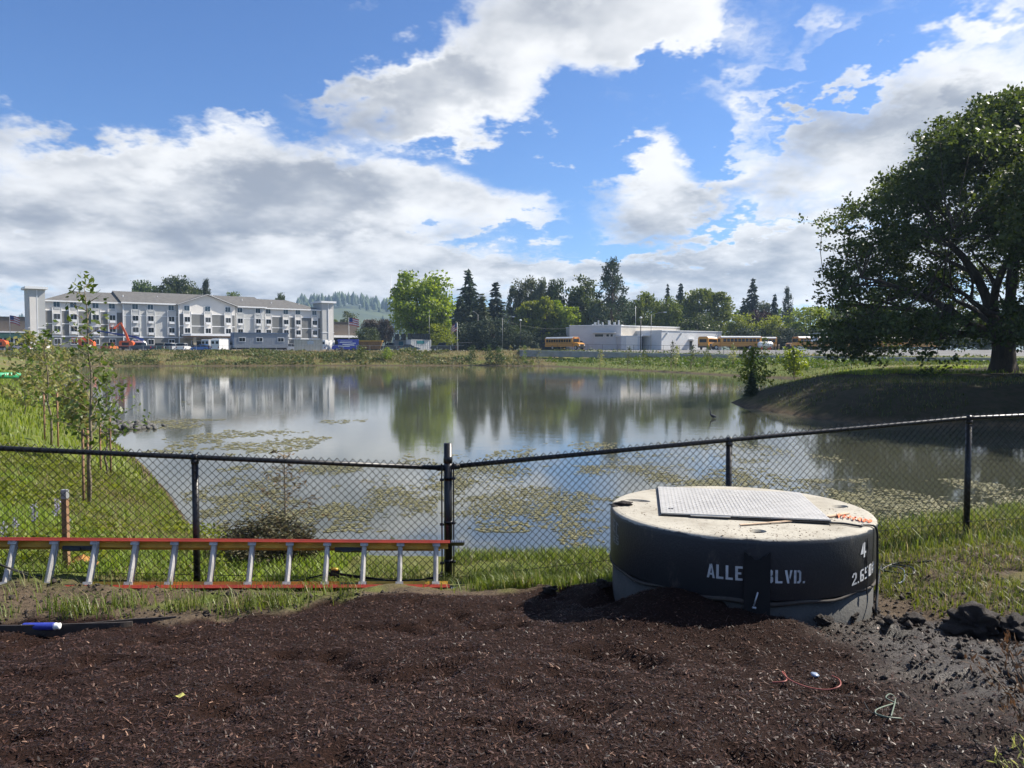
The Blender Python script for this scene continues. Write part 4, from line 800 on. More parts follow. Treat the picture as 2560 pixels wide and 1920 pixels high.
# ------------------------------------------------------------------ other buildings
m_brn = mat('brown_panel_roof', (0.13, 0.105, 0.085), .85, 0, .25, .3); m_navy = mat('slate_siding', (0.055, 0.062, 0.078), .8, 0, .15, .5); m_dkroof = mat('dark_roof', (0.045, 0.044, 0.047), .9, 0, .25, .4)
def block(name, pxa, pya, Da, pxb, Db, base, depth, label, cat, mt, capm=None):
    """flat roofed block: front edge runs from one point to the other, top at pya over the first"""
    a = at(pxa, 876, Da); b = at(pxb, 876, Db); zt_ = at(pxa, pya, Da).z; an = math.atan2(b.y - a.y, b.x - a.x); e = empty(name, (a.x, a.y, base), an); L_ = math.hypot(b.x - a.x, b.y - a.y); H_ = zt_ - base
    MB().box(0, L_, 0, depth, 0, H_).build('wall', mt, e); MB().box(-.2, L_ + .2, -.2, depth + .2, H_, H_ + .25).build('roof_edge', capm or m_trim, e); tag(e, label, cat); return e, L_, H_
e, L_, H_ = block('low_shop', -60, 792, 215, 76, 222, LOT, 20, 'low brown shop with green awning left of the hotel', 'shop', m_brn, m_dkroof)
mb = MB().box(0, L_, -.15, .1, 0, 3.6).build('shopfront', m_glassd, e); MB().box(0, L_, -2.2, .1, 3.7, 5.2).build('awning', mat('green_awning', (0.03, 0.10, 0.075), .6), e); MB().box(0, L_, -2.3, .1, 5.25, 5.6).build('fascia', m_trim, e)
for k in range(5): MB().box(L_ * (k + .5) / 5 - .2, L_ * (k + .5) / 5 + .2, -2.0, -1.6, 0, 3.7).build('column', m_lgrey, e)
e, L_, H_ = block('low_store', 826, 806, 240, 894, 246, LOT, 18, 'low brown flat roofed store right of the hotel tower', 'store', m_brn, m_dkroof)
MB().box(0, L_, -2.0, .1, 4.2, 4.9).build('fascia', m_trim, e); MB().box(0, L_, -.15, .1, 0, 4.1).build('shopfront', m_glassd, e)
# dark house with pyramid roof
a = at(1358, 876, 205); b = at(1468, 876, 212); e = empty('slate_house', (a.x, a.y, 3.0), math.atan2(b.y - a.y, b.x - a.x)); tag(e, 'dark slate house with broad hipped roof behind the depot', 'house'); L_ = (b - a).length
MB().box(0, L_, 0, 12, 0, 5.0).build('wall', m_navy, e)
mb = MB(); mb.add([(-1.3, -1.3, 5.0), (L_ + 1.3, -1.3, 5.0), (L_ + 1.3, 13.3, 5.0), (-1.3, 13.3, 5.0), (L_ / 2 - .9, 5.2, 9.1), (L_ / 2 + .9, 5.2, 9.1), (L_ / 2 + .9, 6.8, 9.1), (L_ / 2 - .9, 6.8, 9.1)], [(0, 1, 5, 4), (1, 2, 6, 5), (2, 3, 7, 6), (3, 0, 4, 7), (4, 5, 6, 7), (3, 2, 1, 0)]); ro = mb.build('roof', m_dkroof, e); MB().box(L_ / 2 - .9, L_ / 2 + .9, 5.2, 6.8, 9.1, 9.6).build('roof_vent', m_lgrey, ro)
for k in range(4):
    w_ = MB().box(2.2 + k * 0.95, 2.95 + k * 0.95, -.12, .1, 2.2, 4.0).build('window', m_trim, e); MB().box(2.3 + k * .95, 2.85 + k * .95, -.16, 0, 2.3, 3.9).build('pane', m_glassb, w_)
# depot
m_dep = mat('depot_grey', (0.50, 0.50, 0.505), .85, 0, .1, .4); m_depc = mat('depot_cream', (0.58, 0.53, 0.45), .85, 0, .12, .5); m_depw = mat('depot_white', (0.62, 0.62, 0.61), .85, 0, .1, .4)
dep = empty('bus_depot', (0, 0, 0)); tag(dep, 'grey and white flat roofed depot building with loading bay and garage door', 'depot')
def dbox(pa, Da, pb, Db, pt, depth, mt, name, base=3.05, z0=None):
    a = at(pa, 876, Da); b = at(pb, 876, Db); zt_ = at(pa, pt, Da).z; an = math.atan2(b.y - a.y, b.x - a.x); L_ = math.hypot(b.x - a.x, b.y - a.y); ca, sa = math.cos(an), math.sin(an)
    def T(x, y, z): return (a.x + x * ca - y * sa, a.y + x * sa + y * ca, z)
    def bx(name, mt, x0, x1, y0, y1, za, zb, par):
        mb = MB(); mb.box(x0, x1, y0, y1, za, zb); mb.v = [T(*v) for v in mb.v]; return mb.build(name, mt, par)
    o = bx(name, mt, 0, L_, 0, depth, base if z0 is None else z0, zt_, dep); bx('roof_edge', m_trim, -.1, L_ + .1, -.12, depth, zt_, zt_ + .18, o); return o, L_, zt_, bx
o, L_, zt_, bx = dbox(1423.5, 190, 1552.5, 186, 815, 22, m_dep, 'main_hall')
for x0, x1 in ((.50, .66), (.72, .77), (.80, .845)):
    w_ = bx('window', m_trim, L_ * x0 - .1, L_ * x1 + .1, -.08, .1, 6.2, 6.95, o); bx('pane', m_glassd, L_ * x0, L_ * x1, -.14, 0, 6.28, 6.88, w_)
bx('awning', m_depw, L_ * .47, L_ * .9, -1.5, 0, 7.15, 7.3, o)
for k, t in enumerate((.40, .44, .48, .54, .58, .70, .74, .82, .88)): bx('roof_vent', m_galv, L_ * t - .15 - .2 * (k % 2), L_ * t + .2, 3 + k % 3, 3.6 + k % 3, zt_, zt_ + .5 + .5 * ((k * 7) % 3), o)
o, L_, zt_, bx = dbox(1552.6, 186.2, 1700, 200, 815, 20, m_depc, 'upper_hall')
o, L_, zt_, bx = dbox(1553, 183.5, 1604, 185, 841, 4, m_dep, 'garage_wing'); d_ = bx('garage_door', m_depw, L_ * .22, L_ * .80, -.08, .1, 3.05, 6.2, o)
for k in range(5): bx('door_panel', m_cream, L_ * .23, L_ * .79, -.12, 0, 3.1 + k * .62, 3.66 + k * .62, d_)
o, L_, zt_, bx = dbox(1604, 185.5, 1654, 187, 841, 9, m_dep, 'bay_roof', z0=6.4); bx('canopy_edge', m_trim, 0, L_, -.5, 0, 6.5, 6.8, o)
o2, L2, z2_, bx2 = dbox(1606, 193, 1652, 194, 843, .4, m_navy, 'bay_back_wall')
for t in (.06, .5, .94): bx('bay_post', m_darkm, L_ * t - .12, L_ * t + .12, .1, .35, 3.05, 6.4, o)
o, L_, zt_, bx = dbox(1653.5, 183, 1803.5, 197, 827, 16, m_depw, 'side_wing'); d_ = bx('door', m_darkm, L_ * .45, L_ * .49, -.08, .1, 3.05, 5.2, o); bx('door_hood', m_trim, L_ * .43, L_ * .52, -1.3, 0, 5.4, 5.7, o)
for t in (.07, .30): bx('wall_lamp', m_trim, L_ * t, L_ * t + .4, -.5, 0, 6.9, 7.2, o)

# ------------------------------------------------------------------ site trailer, containers
m_trl = mat('trailer_siding', (0.24, 0.26, 0.29), .6, 0, .1, .5); m_trb = mat('blue_grey_trim', (0.10, 0.15, 0.24), .6)
a = at(583, 876, 172); b = at(721, 876, 178); e = empty('office_trailer', (a.x, a.y, LOT), math.atan2(b.y - a.y, b.x - a.x)); tag(e, 'blue grey site office trailer with three windows in front of the hotel', 'trailer'); L_ = (b - a).length
MB().box(0, L_, 0, 3.2, .75, 4.0).build('body', m_trl, e); MB().box(-.15, L_ + .15, -.15, 3.35, 4.0, 4.22).build('roof_edge', m_trb, e); MB().box(-.04, .18, -.04, 3.2, .75, 4.0).build('corner_trim', m_trb, e); MB().box(.3, L_ - .3, .3, 2.9, .35, .75).build('chassis', m_darkm, e)
for k in range(int(L_ / .55)): MB().box(.3 + k * .55, .34 + k * .55, -.02, .05, .8, 3.95).build('siding_batten', m_trl, e)
for t in (.16, .47, .86):
    w_ = MB().box(L_ * t - .75, L_ * t + .75, -.07, .1, 2.1, 3.15).build('window', m_trim, e)
    for sg in (-1, 1): MB().box(L_ * t + (.04 if sg > 0 else -.64), L_ * t + (.64 if sg > 0 else -.04), -.10, 0, 2.22, 3.03).build('pane', m_glassd, w_)
for x in (L_ * .42, L_ * .5): wh = MB().tube([(x, .1, .35), (x, .4, .35)], .35, 14).build('wheel', m_tyre, e); MB().tube([(x, .07, .35), (x, .12, .35)], .18, 10).build('rim', m_rim, wh)
def container(pa, Da, pb, Db, label, mt, banner=None, hgt=2.6):
    a = at(pa, 876, Da); b = at(pb, 876, Db); e = empty('storage_container', (a.x, a.y, LOT), math.atan2(b.y - a.y, b.x - a.x)); tag(e, label, 'container', 'storage containers on the lot'); L_ = (b - a).length
    n = int(L_ / .28); n -= n % 2; poly = []
    for k in range(n + 1): poly.append((L_ * k / n, -.06 if (k // 1) % 2 else .0)); 
    pts = []
    for k in range(n): pts += [(L_ * (k + .05) / n, -.06 if k % 2 else 0.0), (L_ * (k + .95) / n, -.06 if k % 2 else 0.0)]
    MB().prism(pts + [(L_, 2.4), (0, 2.4)], lambda x, y, z: (x, y, z), .12, hgt - .12).build('body', mt, e)
    f = MB(); f.box(-.05, L_ + .05, -.10, 0, hgt - .14, hgt); f.box(-.05, L_ + .05, -.10, 0, 0, .14); f.box(-.05, .1, -.10, 0, .14, hgt - .14); f.box(L_ - .1, L_ + .05, -.10, 0, .14, hgt - .14); f.box(-.05, L_ + .05, 0, 2.45, hgt - .12, hgt); f.build('frame', mt, e)
    if banner: MB().box(L_ * banner[0], L_ * banner[1], -.11, -.07, banner[2], banner[3]).build('banner', banner[4], e)
    return e
m_ccream = mat('cream_container', (0.55, 0.51, 0.42), .6, 0, .15, 1.5); m_cwhite = mat('white_container', (0.58, 0.57, 0.53), .6, 0, .15, 1.5)
container(737, 169, 806, 171, 'cream corrugated container with pale banner beside the office trailer', m_ccream, (.45, .68, 1.5, 2.3, mat('pale_banner', (0.52, 0.56, 0.58), .7, 0, .3, 6)))
container(1028, 172, 1077, 175, 'white corrugated container with teal sign under black wrapped pallets', m_cwhite, (.28, .66, 1.65, 2.35, mat('teal_sign', (0.02, 0.17, 0.18), .6, 0, .35, 5)))
a = container(984, 175, 1028, 175, 'shorter grey container with teal door left of the teal sign', mat('grey_container', (0.36, 0.35, 0.33), .6, 0, .15, 1.5), (.3, .55, .2, 2.2, mat('teal_door', (0.03, 0.14, 0.17), .6)))
for k, px_ in enumerate((993, 1009, 1025, 1034, 1043, 1053, 1064, 1070)):
    p = at(px_, 851, 174.5 + .4 * (k % 2)); w_ = .48; e = MB(); e.box(-w_, w_, -.45, .45, 0, 1.18 + .05 * (k % 3)); e.box(-w_ - .05, w_ + .05, -.5, .5, -.13, 0); o = e.build('wrapped_pallet', mat('black_wrap', (0.014, 0.014, 0.017), .35, 0, .4, 4, .6, 5)); o.location = (p.x, p.y, LOT + 2.6 + .13); tag(o, ('leftmost', 'second', 'third', 'fourth', 'fifth', 'sixth', 'seventh', 'rightmost')[k] + ' black wrapped pallet load counted from the left on the containers', 'pallet', 'black wrapped pallets')

# ------------------------------------------------------------------ vehicles
def wheel(e, x, y, r_=.34, w_=.22):
    s_ = -1 if y < 0 else 1; wo = MB().tube([(x, y - s_ * w_, r_), (x, y + s_ * .02, r_)], r_, 14).build('wheel', m_tyre, e, True); MB().tube([(x, y, r_), (x, y + s_ * .04, r_)], r_ * .6, 10).build('rim', m_rim, wo)
KINDS = {  # length, width, lower profile (x, z), cabin glass (x, z), roof z
 'sedan': (4.6, 1.8, [(0, .35), (0, .75), (.25, .92), (1.0, 1.0), (3.35, .98), (4.35, .80), (4.6, .62), (4.6, .35)], [(.55, .98), (1.15, 1.42), (2.55, 1.45), (3.45, .98)], (1.2, 2.5, 1.46)),
 'suv': (4.7, 1.9, [(0, .40), (0, 1.05), (.15, 1.12), (3.35, 1.10), (4.4, .98), (4.7, .75), (4.7, .40)], [(.12, 1.1), (.40, 1.68), (2.55, 1.72), (3.35, 1.1)], (.35, 2.6, 1.74)),
 'pickup': (5.6, 2.0, [(0, .5), (0, 1.10), (2.1, 1.12), (2.1, 1.18), (4.25, 1.18), (5.4, 1.08), (5.6, .85), (5.6, .5)], [(2.12, 1.15), (2.2, 1.82), (3.6, 1.86), (4.3, 1.16)], (2.15, 3.65, 1.88)),
 'van': (5.9, 2.05, [(0, .4), (0, 2.55), (.15, 2.65), (4.3, 2.65), (4.75, 2.45), (5.35, 1.35), (5.75, 1.15), (5.9, .85), (5.9, .4)], [(4.42, 1.45), (4.55, 2.3), (4.82, 2.3), (5.30, 1.42)], None)}
def vehicle(kind, px_, D, head, paint, label, base=LOT, extra=None, glass_rear=False):
    L_, W_, low, cab, rf = KINDS[kind]; p = at(px_, 876, D); e = empty('parked_' + {'sedan': 'car', 'suv': 'car', 'pickup': 'pickup', 'van': 'van'}[kind], (p.x, p.y, base), R(head)); tag(e, label, {'sedan': 'car', 'suv': 'car', 'pickup': 'pickup', 'van': 'van'}[kind], 'vehicles parked on the hotel lot')
    ox = -L_ / 2; low = [(x + ox, z) for x, z in low]; cab = [(x + ox, z) for x, z in cab]; h = W_ / 2
    MB().prism(low, lambda a, b, d: (a, d, b), -h, h).build('body', paint, e)
    if rf:
        n = len(cab); vs = [(x, -h * (.93 if i in (0, 3) else .78), z) for i, (x, z) in enumerate(cab)] + [(x, h * (.93 if i in (0, 3) else .78), z) for i, (x, z) in enumerate(cab)]
        MB().add(vs, [tuple(range(n)), tuple(range(2 * n - 1, n - 1, -1))] + [(i, i + n, (i + 1) % n + n, (i + 1) % n) for i in range(n)]).build('window', m_glassd, e)
        MB().box(rf[0] + ox - .05, rf[1] + ox + .05, -h * .80, h * .80, rf[2] - .05, rf[2] + .03).build('roof', paint, e)
        pl = MB()
        for s_ in (-1, 1):
            for t in (.5,) if kind != 'suv' else (.36, .68):
                xb = cab[0][0] + (cab[3][0] - cab[0][0]) * t; pl.bar((xb, s_ * h * .94, cab[0][1]), (xb, s_ * h * .80, rf[2]), .10, .05, (1, 0, 0))
        pl.build('pillar', paint, e)
    else:
        for s_ in (-1, 1): MB().prism(cab, lambda a, b, d: (a, d, b), s_ * (h - .02), s_ * (h + .015)).build('window', m_glassd, e)
        MB().add([(4.86 + ox, -h * .86, 2.34), (4.86 + ox, h * .86, 2.34), (5.37 + ox, h * .9, 1.40), (5.37 + ox, -h * .9, 1.40)], [(0, 1, 2, 3)]).build('windscreen', m_glassd, e)
        for s_ in (-1, 1): MB().box(ox - .03, ox + .02, s_ * h * .5 - .32, s_ * h * .5 + .32, 1.6, 2.2).build('rear_window', m_glassd, e)
    for x in (ox + L_ * .19, ox + L_ * .81):
        for s_ in (-1, 1): wheel(e, x, s_ * (h + .01), .36 if kind != 'sedan' else .33)
    for s_ in (-1, 1):
        MB().box(L_ / 2 - .05, L_ / 2 + .02, s_ * h * .72 - .16, s_ * h * .72 + .16, .62, .80).build('headlight', m_lamp_w, e); MB().box(-L_ / 2 - .02, -L_ / 2 + .05, s_ * h * .82 - .12, s_ * h * .82 + .12, .75, 1.0).build('taillight', m_lamp_r, e)
    if kind == 'pickup': MB().box(ox + .08, ox + 2.0, -h + .1, h - .1, 1.02, 1.14).build('bed', m_darkm, e)
    return e
def paint(n, c): return mat('paint_' + n, c, .28, .1, .05, 2, spec=.6, coat=.4)
P_w, P_s, P_k, P_n, P_g, P_b, P_dg = paint('white', (.70, .70, .69)), paint('silver', (.40, .41, .42)), paint('black', (.012, .012, .014)), paint('navy', (.015, .025, .06)), paint('green', (.02, .06, .055)), paint('blue', (.02, .13, .42)), paint('charcoal', (.045, .048, .052))
vehicle('suv', 6, 196, 200, P_w, 'white car parked by the low shop left of the hotel')
vehicle('sedan', 44, 198, 185, P_k, 'black car parked by the green awning of the shop')
vehicle('pickup', 58, 180, 170, P_w, 'white pickup beyond the willow shrubs at the lot edge')
vehicle('van', 100, 184, 160, P_w, 'white van below the left hotel tower')
vehicle('pickup', 274, 172, 100, paint('orange_white', (.55, .17, .05)), 'orange pickup between the orange boom lifts')
vehicle('pickup', 354, 173, 172, P_n, 'navy pickup left of the dark green car')
vehicle('suv', 399, 172, 110, P_g, 'dark green car next to the white pickup tail')
vehicle('pickup', 424, 178, 80, P_w, 'white pickup with red tail lights behind the dark green car')
vehicle('suv', 439, 175, 75, P_s, 'silver car with roof rack beside the white one')
vehicle('suv', 459, 171, 95, P_w, 'white car with tail toward the pond before the entrance')
vehicle('sedan', 482, 180, 100, P_dg, 'grey sedan behind the blue car')
vehicle('suv', 512, 190, 100, P_k, 'black car under the hotel entrance canopy')
vehicle('sedan', 505, 170, 165, P_b, 'bright blue sedan near the hotel entrance')
vehicle('van', 536, 174, 70, P_s, 'grey van left of the tall white van')
e = vehicle('van', 556, 171, 80, P_w, 'tall white van with roof rack beside the site trailer'); rk = MB()
for k in range(4): rk.bar((-2.2 + k * 1.3, -.9, 2.85), (-2.2 + k * 1.3, .9, 2.85), .05, .05)
rk.bar((-2.6, -.9, 2.85), (2.0, -.9, 2.85), .05, .05); rk.bar((-2.6, .9, 2.85), (2.0, .9, 2.85), .05, .05); rk.box(-2.4, -2.3, -.9, .9, 2.6, 2.85); rk.box(1.6, 1.7, -.9, .9, 2.6, 2.85); rk.build('roof_rack', m_galv, e)
vehicle('suv', 728, 186, 20, P_w, 'white car between site trailer and cream container')
vehicle('van', 819, 182, 75, P_w, 'white van between cream container and blue van')
e = vehicle('van', 864, 171, 188, paint('royal_blue', (.02, .035, .36)), 'royal blue van with white lettering next to the cream container')
lg = MB()
for (x0, z0, x1, z1, w_) in ((-2.3, 1.75, 1.2, 1.95, .16), (-2.0, 1.35, .6, 1.50, .22), (-1.0, 1.05, 1.6, 1.15, .18), (-1.6, 2.2, 1.0, 2.25, .10)): lg.bar((x0, 1.04, z0), (x1, 1.04, z1), .015, w_)
lg.build('lettering', m_white, e)
vehicle('pickup', 978, 173, 180, P_dg, 'dark pickup left of the grey container')
vehicle('sedan', 1024, 169, 5, paint('steel', (.10, .13, .15)), 'dark steel sedan in front of the grey container')
vehicle('pickup', 1108, 170, 182, P_k, 'black pickup right of the white container')
# flat bed truck load / rusty skip
p = at(928, 876, 172); e = empty('rusty_skip', (p.x, p.y, LOT), R(4)); tag(e, 'rust brown skip with yellow rim beside the blue van', 'skip')
MB().prism([(-2.2, .5), (2.0, .5), (2.6, 2.2), (-2.7, 2.2)], lambda a, b, d: (a, d, b), -1, 1).build('body', mat('rust', (0.22, 0.12, 0.045), .8, 0, .5, 2), e); MB().box(-2.75, 2.65, -1.08, 1.08, 2.2, 2.36).build('rim', m_lyel, e); MB().box(-2.2, 2, -.8, .8, .12, .5).build('base_frame', m_darkm, e)
# boom lifts
def boom(px_, D, base, label, arm, mt, mt2, w_=3.4):
    p = at(px_, 876, D); e = empty('boom_lift', (p.x, p.y, LOT), R(15)); tag(e, label, 'boom lift', 'boom lifts by the hotel')
    mb = MB(); mb.box(-w_ / 2, w_ / 2, -1.1, 1.1, .55, 1.1); mb.build('chassis', m_darkm, e); mb = MB(); mb.prism([(-1.5, 1.1), (1.5, 1.1), (1.5, 1.9), (1.1, 2.4), (-1.3, 2.4), (-1.5, 2.1)], lambda a, b, d: (a, d, b), -1.05, 1.05); mb.build('turret', mt, e)
    MB().box(-.9, .6, -1.09, -1.0, 1.3, 2.0).build('engine_door', m_darkm, e)
    for x in (-1.2, 1.2):
        for y in (-1.15, 1.15): wheel(e, x, y, .45, .3)
    pts = [Vector(q) for q in arm]
    for q in range(len(pts) - 1): MB().bar(pts[q], pts[q + 1], .42 - .07 * q, .5 - .07 * q).build('boom_section', mt2, e)
    b = pts[-1]; bk = MB()
    for dz in (0, .55, 1.1): bk.bar((b.x - .9, b.y - .4, b.z + dz), (b.x + .9, b.y - .4, b.z + dz), .06, .06); bk.bar((b.x - .9, b.y + .4, b.z + dz), (b.x + .9, b.y + .4, b.z + dz), .06, .06)
    for dx in (-.9, 0, .9): bk.bar((b.x + dx, b.y - .4, b.z), (b.x + dx, b.y - .4, b.z + 1.1), .06, .06, (0, 1, 0)); bk.bar((b.x + dx, b.y + .4, b.z), (b.x + dx, b.y + .4, b.z + 1.1), .06, .06, (0, 1, 0))
    bk.box(b.x - .9, b.x + .9, b.y - .4, b.y + .4, b.z - .06, b.z); bk.build('basket', mt, e); return e
m_bblue = mat('blue_boom', (0.02, 0.06, 0.26), .45)
boom(318, 178, 0, 'orange boom lift with arm raised against the hotel wall', [(.4, 0, 2.2), (-.3, 0, 4.2), (-1.3, 0, 6.6), (-2.6, -.3, 5.2)], m_orange, m_orange)
boom(219, 173, 0, 'orange boom lift parked low behind the tall sapling', [(.8, 0, 2.3), (-1.0, 0, 2.9), (-2.2, 0, 2.0)], m_orange, m_orange)
boom(348, 181, 0, 'boom lift with long blue arm folded level before the hotel', [(1.0, 0, 2.6), (-1.0, 0, 3.4), (-5.2, 0, 4.1), (-9.5, 0, 4.9)], m_white, m_bblue)
boom(2, 176, 0, 'orange boom lift at the far left edge of the lot', [(.8, 0, 2.3), (-1.0, 0, 2.7), (-2.2, 0, 2.0)], m_orange, m_orange)

# ------------------------------------------------------------------ school buses
m_byel = mat('school_bus_yellow', (0.62, 0.27, 0.025), .4, 0, .08, 1, coat=.3); m_bblk = mat('bus_black', (0.014, 0.014, 0.014), .4); m_bwht = mat('bus_white_roof', (0.78, 0.77, 0.73), .5)
def make_bus():
    e = empty('school_bus', (0, 0, 0)); L_ = 11.2; h = 1.2; x0 = -L_ / 2
    prof = [(-h, .75), (h, .75), (h, 2.55), (h * .93, 2.82), (h * .7, 3.02), (-h * .7, 3.02), (-h * .93, 2.82), (-h, 2.55)]
    MB().prism(prof, lambda a, b, d: (d, a, b), x0, L_ / 2 - 1.9).build('body', m_byel, e)
    MB().prism([(-h * .98, 2.70), (h * .98, 2.70), (h * .93, 2.86), (h * .7, 3.07), (-h * .7, 3.07), (-h * .93, 2.86)], lambda a, b, d: (d, a, b), x0 + .15, L_ / 2 - 2.0).build('roof', m_bwht, e)
    xf = L_ / 2; MB().prism([(xf - 2.0, .7), (xf - .1, .7), (xf, .9), (xf - .05, 1.35), (xf - .5, 1.62), (xf - 2.0, 1.78)], lambda a, b, d: (a, d, b), -1.0, 1.0).build('hood', m_byel, e)
    MB().box(xf - .02, xf + .03, -.6, .6, .85, 1.3).build('grille', m_bblk, e); MB().box(xf - .1, xf + .18, -1.1, 1.1, .5, .78).build('bumper', m_bblk, e); MB().box(x0 - .12, x0 + .05, -1.15, 1.15, .5, .8).build('bumper', m_bblk, e)
    ws = MB().add([(xf - 1.88, -1.05, 1.8), (xf - 1.88, 1.05, 1.8), (xf - 1.89, 1.0, 2.6), (xf - 1.89, -1.0, 2.6)], [(0, 1, 2, 3)]).build('windscreen', m_glassd, e)
    MB().box(x0 - .02, x0 + .02, -.8, .8, 1.7, 2.45).build('rear_window', m_glassd, e); MB().box(x0 - .03, x0 + .02, -.42, .42, .85, 1.6).build('rear_door', m_byel, e)
    for s_ in (-1, 1):
        for k in range(10):
            a = x0 + .45 + k * .84; w_ = MB().box(a, a + .68, s_ * h - .03, s_ * h + .03, 1.82, 2.50).build('window', m_glassd, e); MB().box(a - .02, a + .70, s_ * h - .02, s_ * h + .045, 2.13, 2.17).build('sash_bar', m_galv, w_)
        for z in (1.05, 1.42, 1.70): MB().box(x0 + .05, xf - 1.95, s_ * h - .02, s_ * h + .025, z, z + .06).build('rub_rail', m_bblk, e)
        for x in (x0 + 2.6, xf - .95): wheel(e, x, s_ * (h - .02), .5, .3)
        MB().box(xf - .03, xf + .03, s_ * .82 - .13, s_ * .82 + .13, .95, 1.2).build('headlight', m_lamp_w, e); MB().box(x0 - .03, x0 + .02, s_ * 1.0 - .12, s_ * 1.0 + .12, 1.05, 1.35).build('taillight', m_lamp_r, e)
        MB().box(xf - 1.9, xf - 1.84, s_ * .75 - .18, s_ * .75 + .18, 2.68, 2.9).build('warning_light', m_lamp_r, e); MB().bar((xf - 1.7, s_ * 1.1, 2.0), (xf - 1.2, s_ * 1.45, 1.9), .05, .35).build('mirror', m_bblk, e)
    return e
busA = make_bus(); used = False
for (px_, D, hd, zb, lb) in ((1412, 183, -48, 3.05, 'yellow school bus parked left of the grey depot hall'), (1838, 172, 181, 3.05, 'yellow school bus seen full side on beyond the retaining wall'), (1772, 180, 62, 3.05, 'yellow school bus with its tail to the camera beside the white depot wing'),
        (1880, 184, 178, 3.05, 'yellow school bus mostly hidden behind the side on bus'), (2022, 177, 196, 3.05, 'first of the row of school buses right of the propane tank'), (2090, 178.5, 196, 3.05, 'second school bus in the row behind the sign post'), (2158, 180, 196, 3.05, 'third school bus in the row at the oak branch tips'), (2226, 181, 196, 3.05, 'fourth school bus in the row seen through the oak'), (2294, 182, 196, 3.05, 'last school bus in the row behind the oak crown')):
    b_ = busA if not used else clone(busA); used = True; p = at(px_, 876, D); b_.location = (p.x, p.y, zb); b_.rotation_euler = (0, 0, R(hd)); tag(b_, lb, 'school bus', 'school buses at the depot')
# propane tank, bollards, sign
p = at(1913, 876, 170); e = empty('propane_tank', (p.x, p.y, 3.0), R(4)); tag(e, 'white horizontal propane tank on saddles beside the school bus', 'tank')
tk = MB(); tk.lathe([(.02, -1.75), (.45, -1.65), (.7, -1.35), (.72, 1.35), (.45, 1.65), (.02, 1.75)], 20); tk.v = [(z, y, x + 1.15) for x, y, z in tk.v]; tk.build('shell', m_white, e, True)
for x in (-1, 1): MB().box(x - .12, x + .12, -.6, .6, 0, .7).build('saddle', m_orange, e)
for k, px_ in enumerate((1932, 1939, 1947)):
    p = at(px_, 876, 169); o = MB().lathe([(.13, 0), (.13, 1.25), (.08, 1.34)], 12).build('bollard', mat('bollard_tan', (0.45, 0.33, 0.20), .7), None, True); o.location = (p.x, p.y, 2.95); tag(o, ('left', 'middle', 'right')[k] + ' tan bollard of the three beside the propane tank', 'bollard', 'bollards by the tank')

# ------------------------------------------------------------------ poles, lamps, flags
def pole(px_, y0, y1, D, r_, mt, name, label, cat, group=None):
    t = at(px_, y0, D); b = at(px_, y1, D); e = empty(name, (t.x, D, min(b.z, 3.0) - .3)); H_ = t.z - e.location.z; tag(e, label, cat, group); MB().tube([(0, 0, 0), (0, 0, H_)], [r_, r_ * .7], 10).build('pole', mt, e, True); return e, H_
m_pgal = mat('weathered_galvanised', (0.26, 0.26, 0.255), .6, .4, .2, 3)
def lamp(px_, y0, D, arm, label, drop=.3):
    e, H_ = pole(px_, y0, 870, D, .075, m_pgal, 'street_lamp', label, 'street lamp', 'street lamps'); MB().tube(curve_pts([(0, 0, H_ - .5), (arm * .3, 0, H_ + .15), (arm, 0, H_ + drop)], 5), .04, 8).build('arm', m_pgal, e, True); MB().box(min(arm, arm * 1.22), max(arm, arm * 1.22), -.18, .18, H_ + drop - .12, H_ + drop + .08).build('lamp_head', m_trim, e)
lamp(1256, 795, 175, 2.3, 'street lamp with arm to the right before the dark firs'); lamp(1628, 786, 165, 2.7, 'tall street lamp in front of the depot loading bay', .5); lamp(1195, 786, 200, -1.0, 'street lamp among the firs right of the utility poles', .8)
e, H_ = pole(1602, 797, 874, 150, .10, m_darkm, 'post_lamp', 'black post lamp with round head in front of the depot', 'street lamp', 'street lamps'); MB().lathe([(.05, 0), (.28, .1), (.28, .3), (.05, .42)], 12, (0, 0, H_)).build('lamp_head', m_trim, e, True)
e, H_ = pole(1301, 803, 868, 160, .08, m_darkm, 'post_lamp', 'thin post lamp with white head before the bright poplars', 'street lamp', 'street lamps'); MB().lathe([(.05, 0), (.25, .1), (.25, .28), (.05, .4)], 12, (0, 0, H_)).build('lamp_head', m_trim, e, True)
e, H_ = pole(2103, 776, 872, 160, .10, m_darkm, 'post_lamp', 'black post lamp beside the oak branch tips', 'street lamp', 'street lamps'); MB().lathe([(.05, 0), (.28, .1), (.28, .3), (.05, .42)], 12, (0, 0, H_)).build('lamp_head', m_trim, e, True)
m_pole = mat('pole_wood', (0.20, 0.15, 0.11), .9, 0, .3, 1)
pe, H_ = pole(1121, 769, 850, 205, .16, m_pole, 'utility_pole', 'left one of the paired wooden utility poles beside the maple', 'utility pole', 'utility poles'); MB().bar((-.9, 0, H_ - .5), (.9, 0, H_ - .5), .12, .12).build('crossarm', m_pole, pe)
pole(1124.5, 772, 850, 207, .15, m_pole, 'utility_pole', 'right one of the paired wooden utility poles beside the maple', 'utility pole', 'utility poles')
pole(983, 793, 850, 186, .07, m_pgal, 'light_standard', 'plain galvanised light standard at the left edge of the maple', 'pole', 'thin poles'); pole(1073, 775, 850, 178, .07, m_pgal, 'light_standard', 'pale light standard in front of the maple', 'pole', 'thin poles')
pole(977, 688, 850, 420, .16, m_galv, 'radio_mast', 'thin radio mast rising left of the maple', 'mast', 'radio masts'); pole(1105, 702, 850, 420, .16, m_galv, 'radio_mast', 'thin radio mast rising right of the maple', 'mast', 'radio masts')
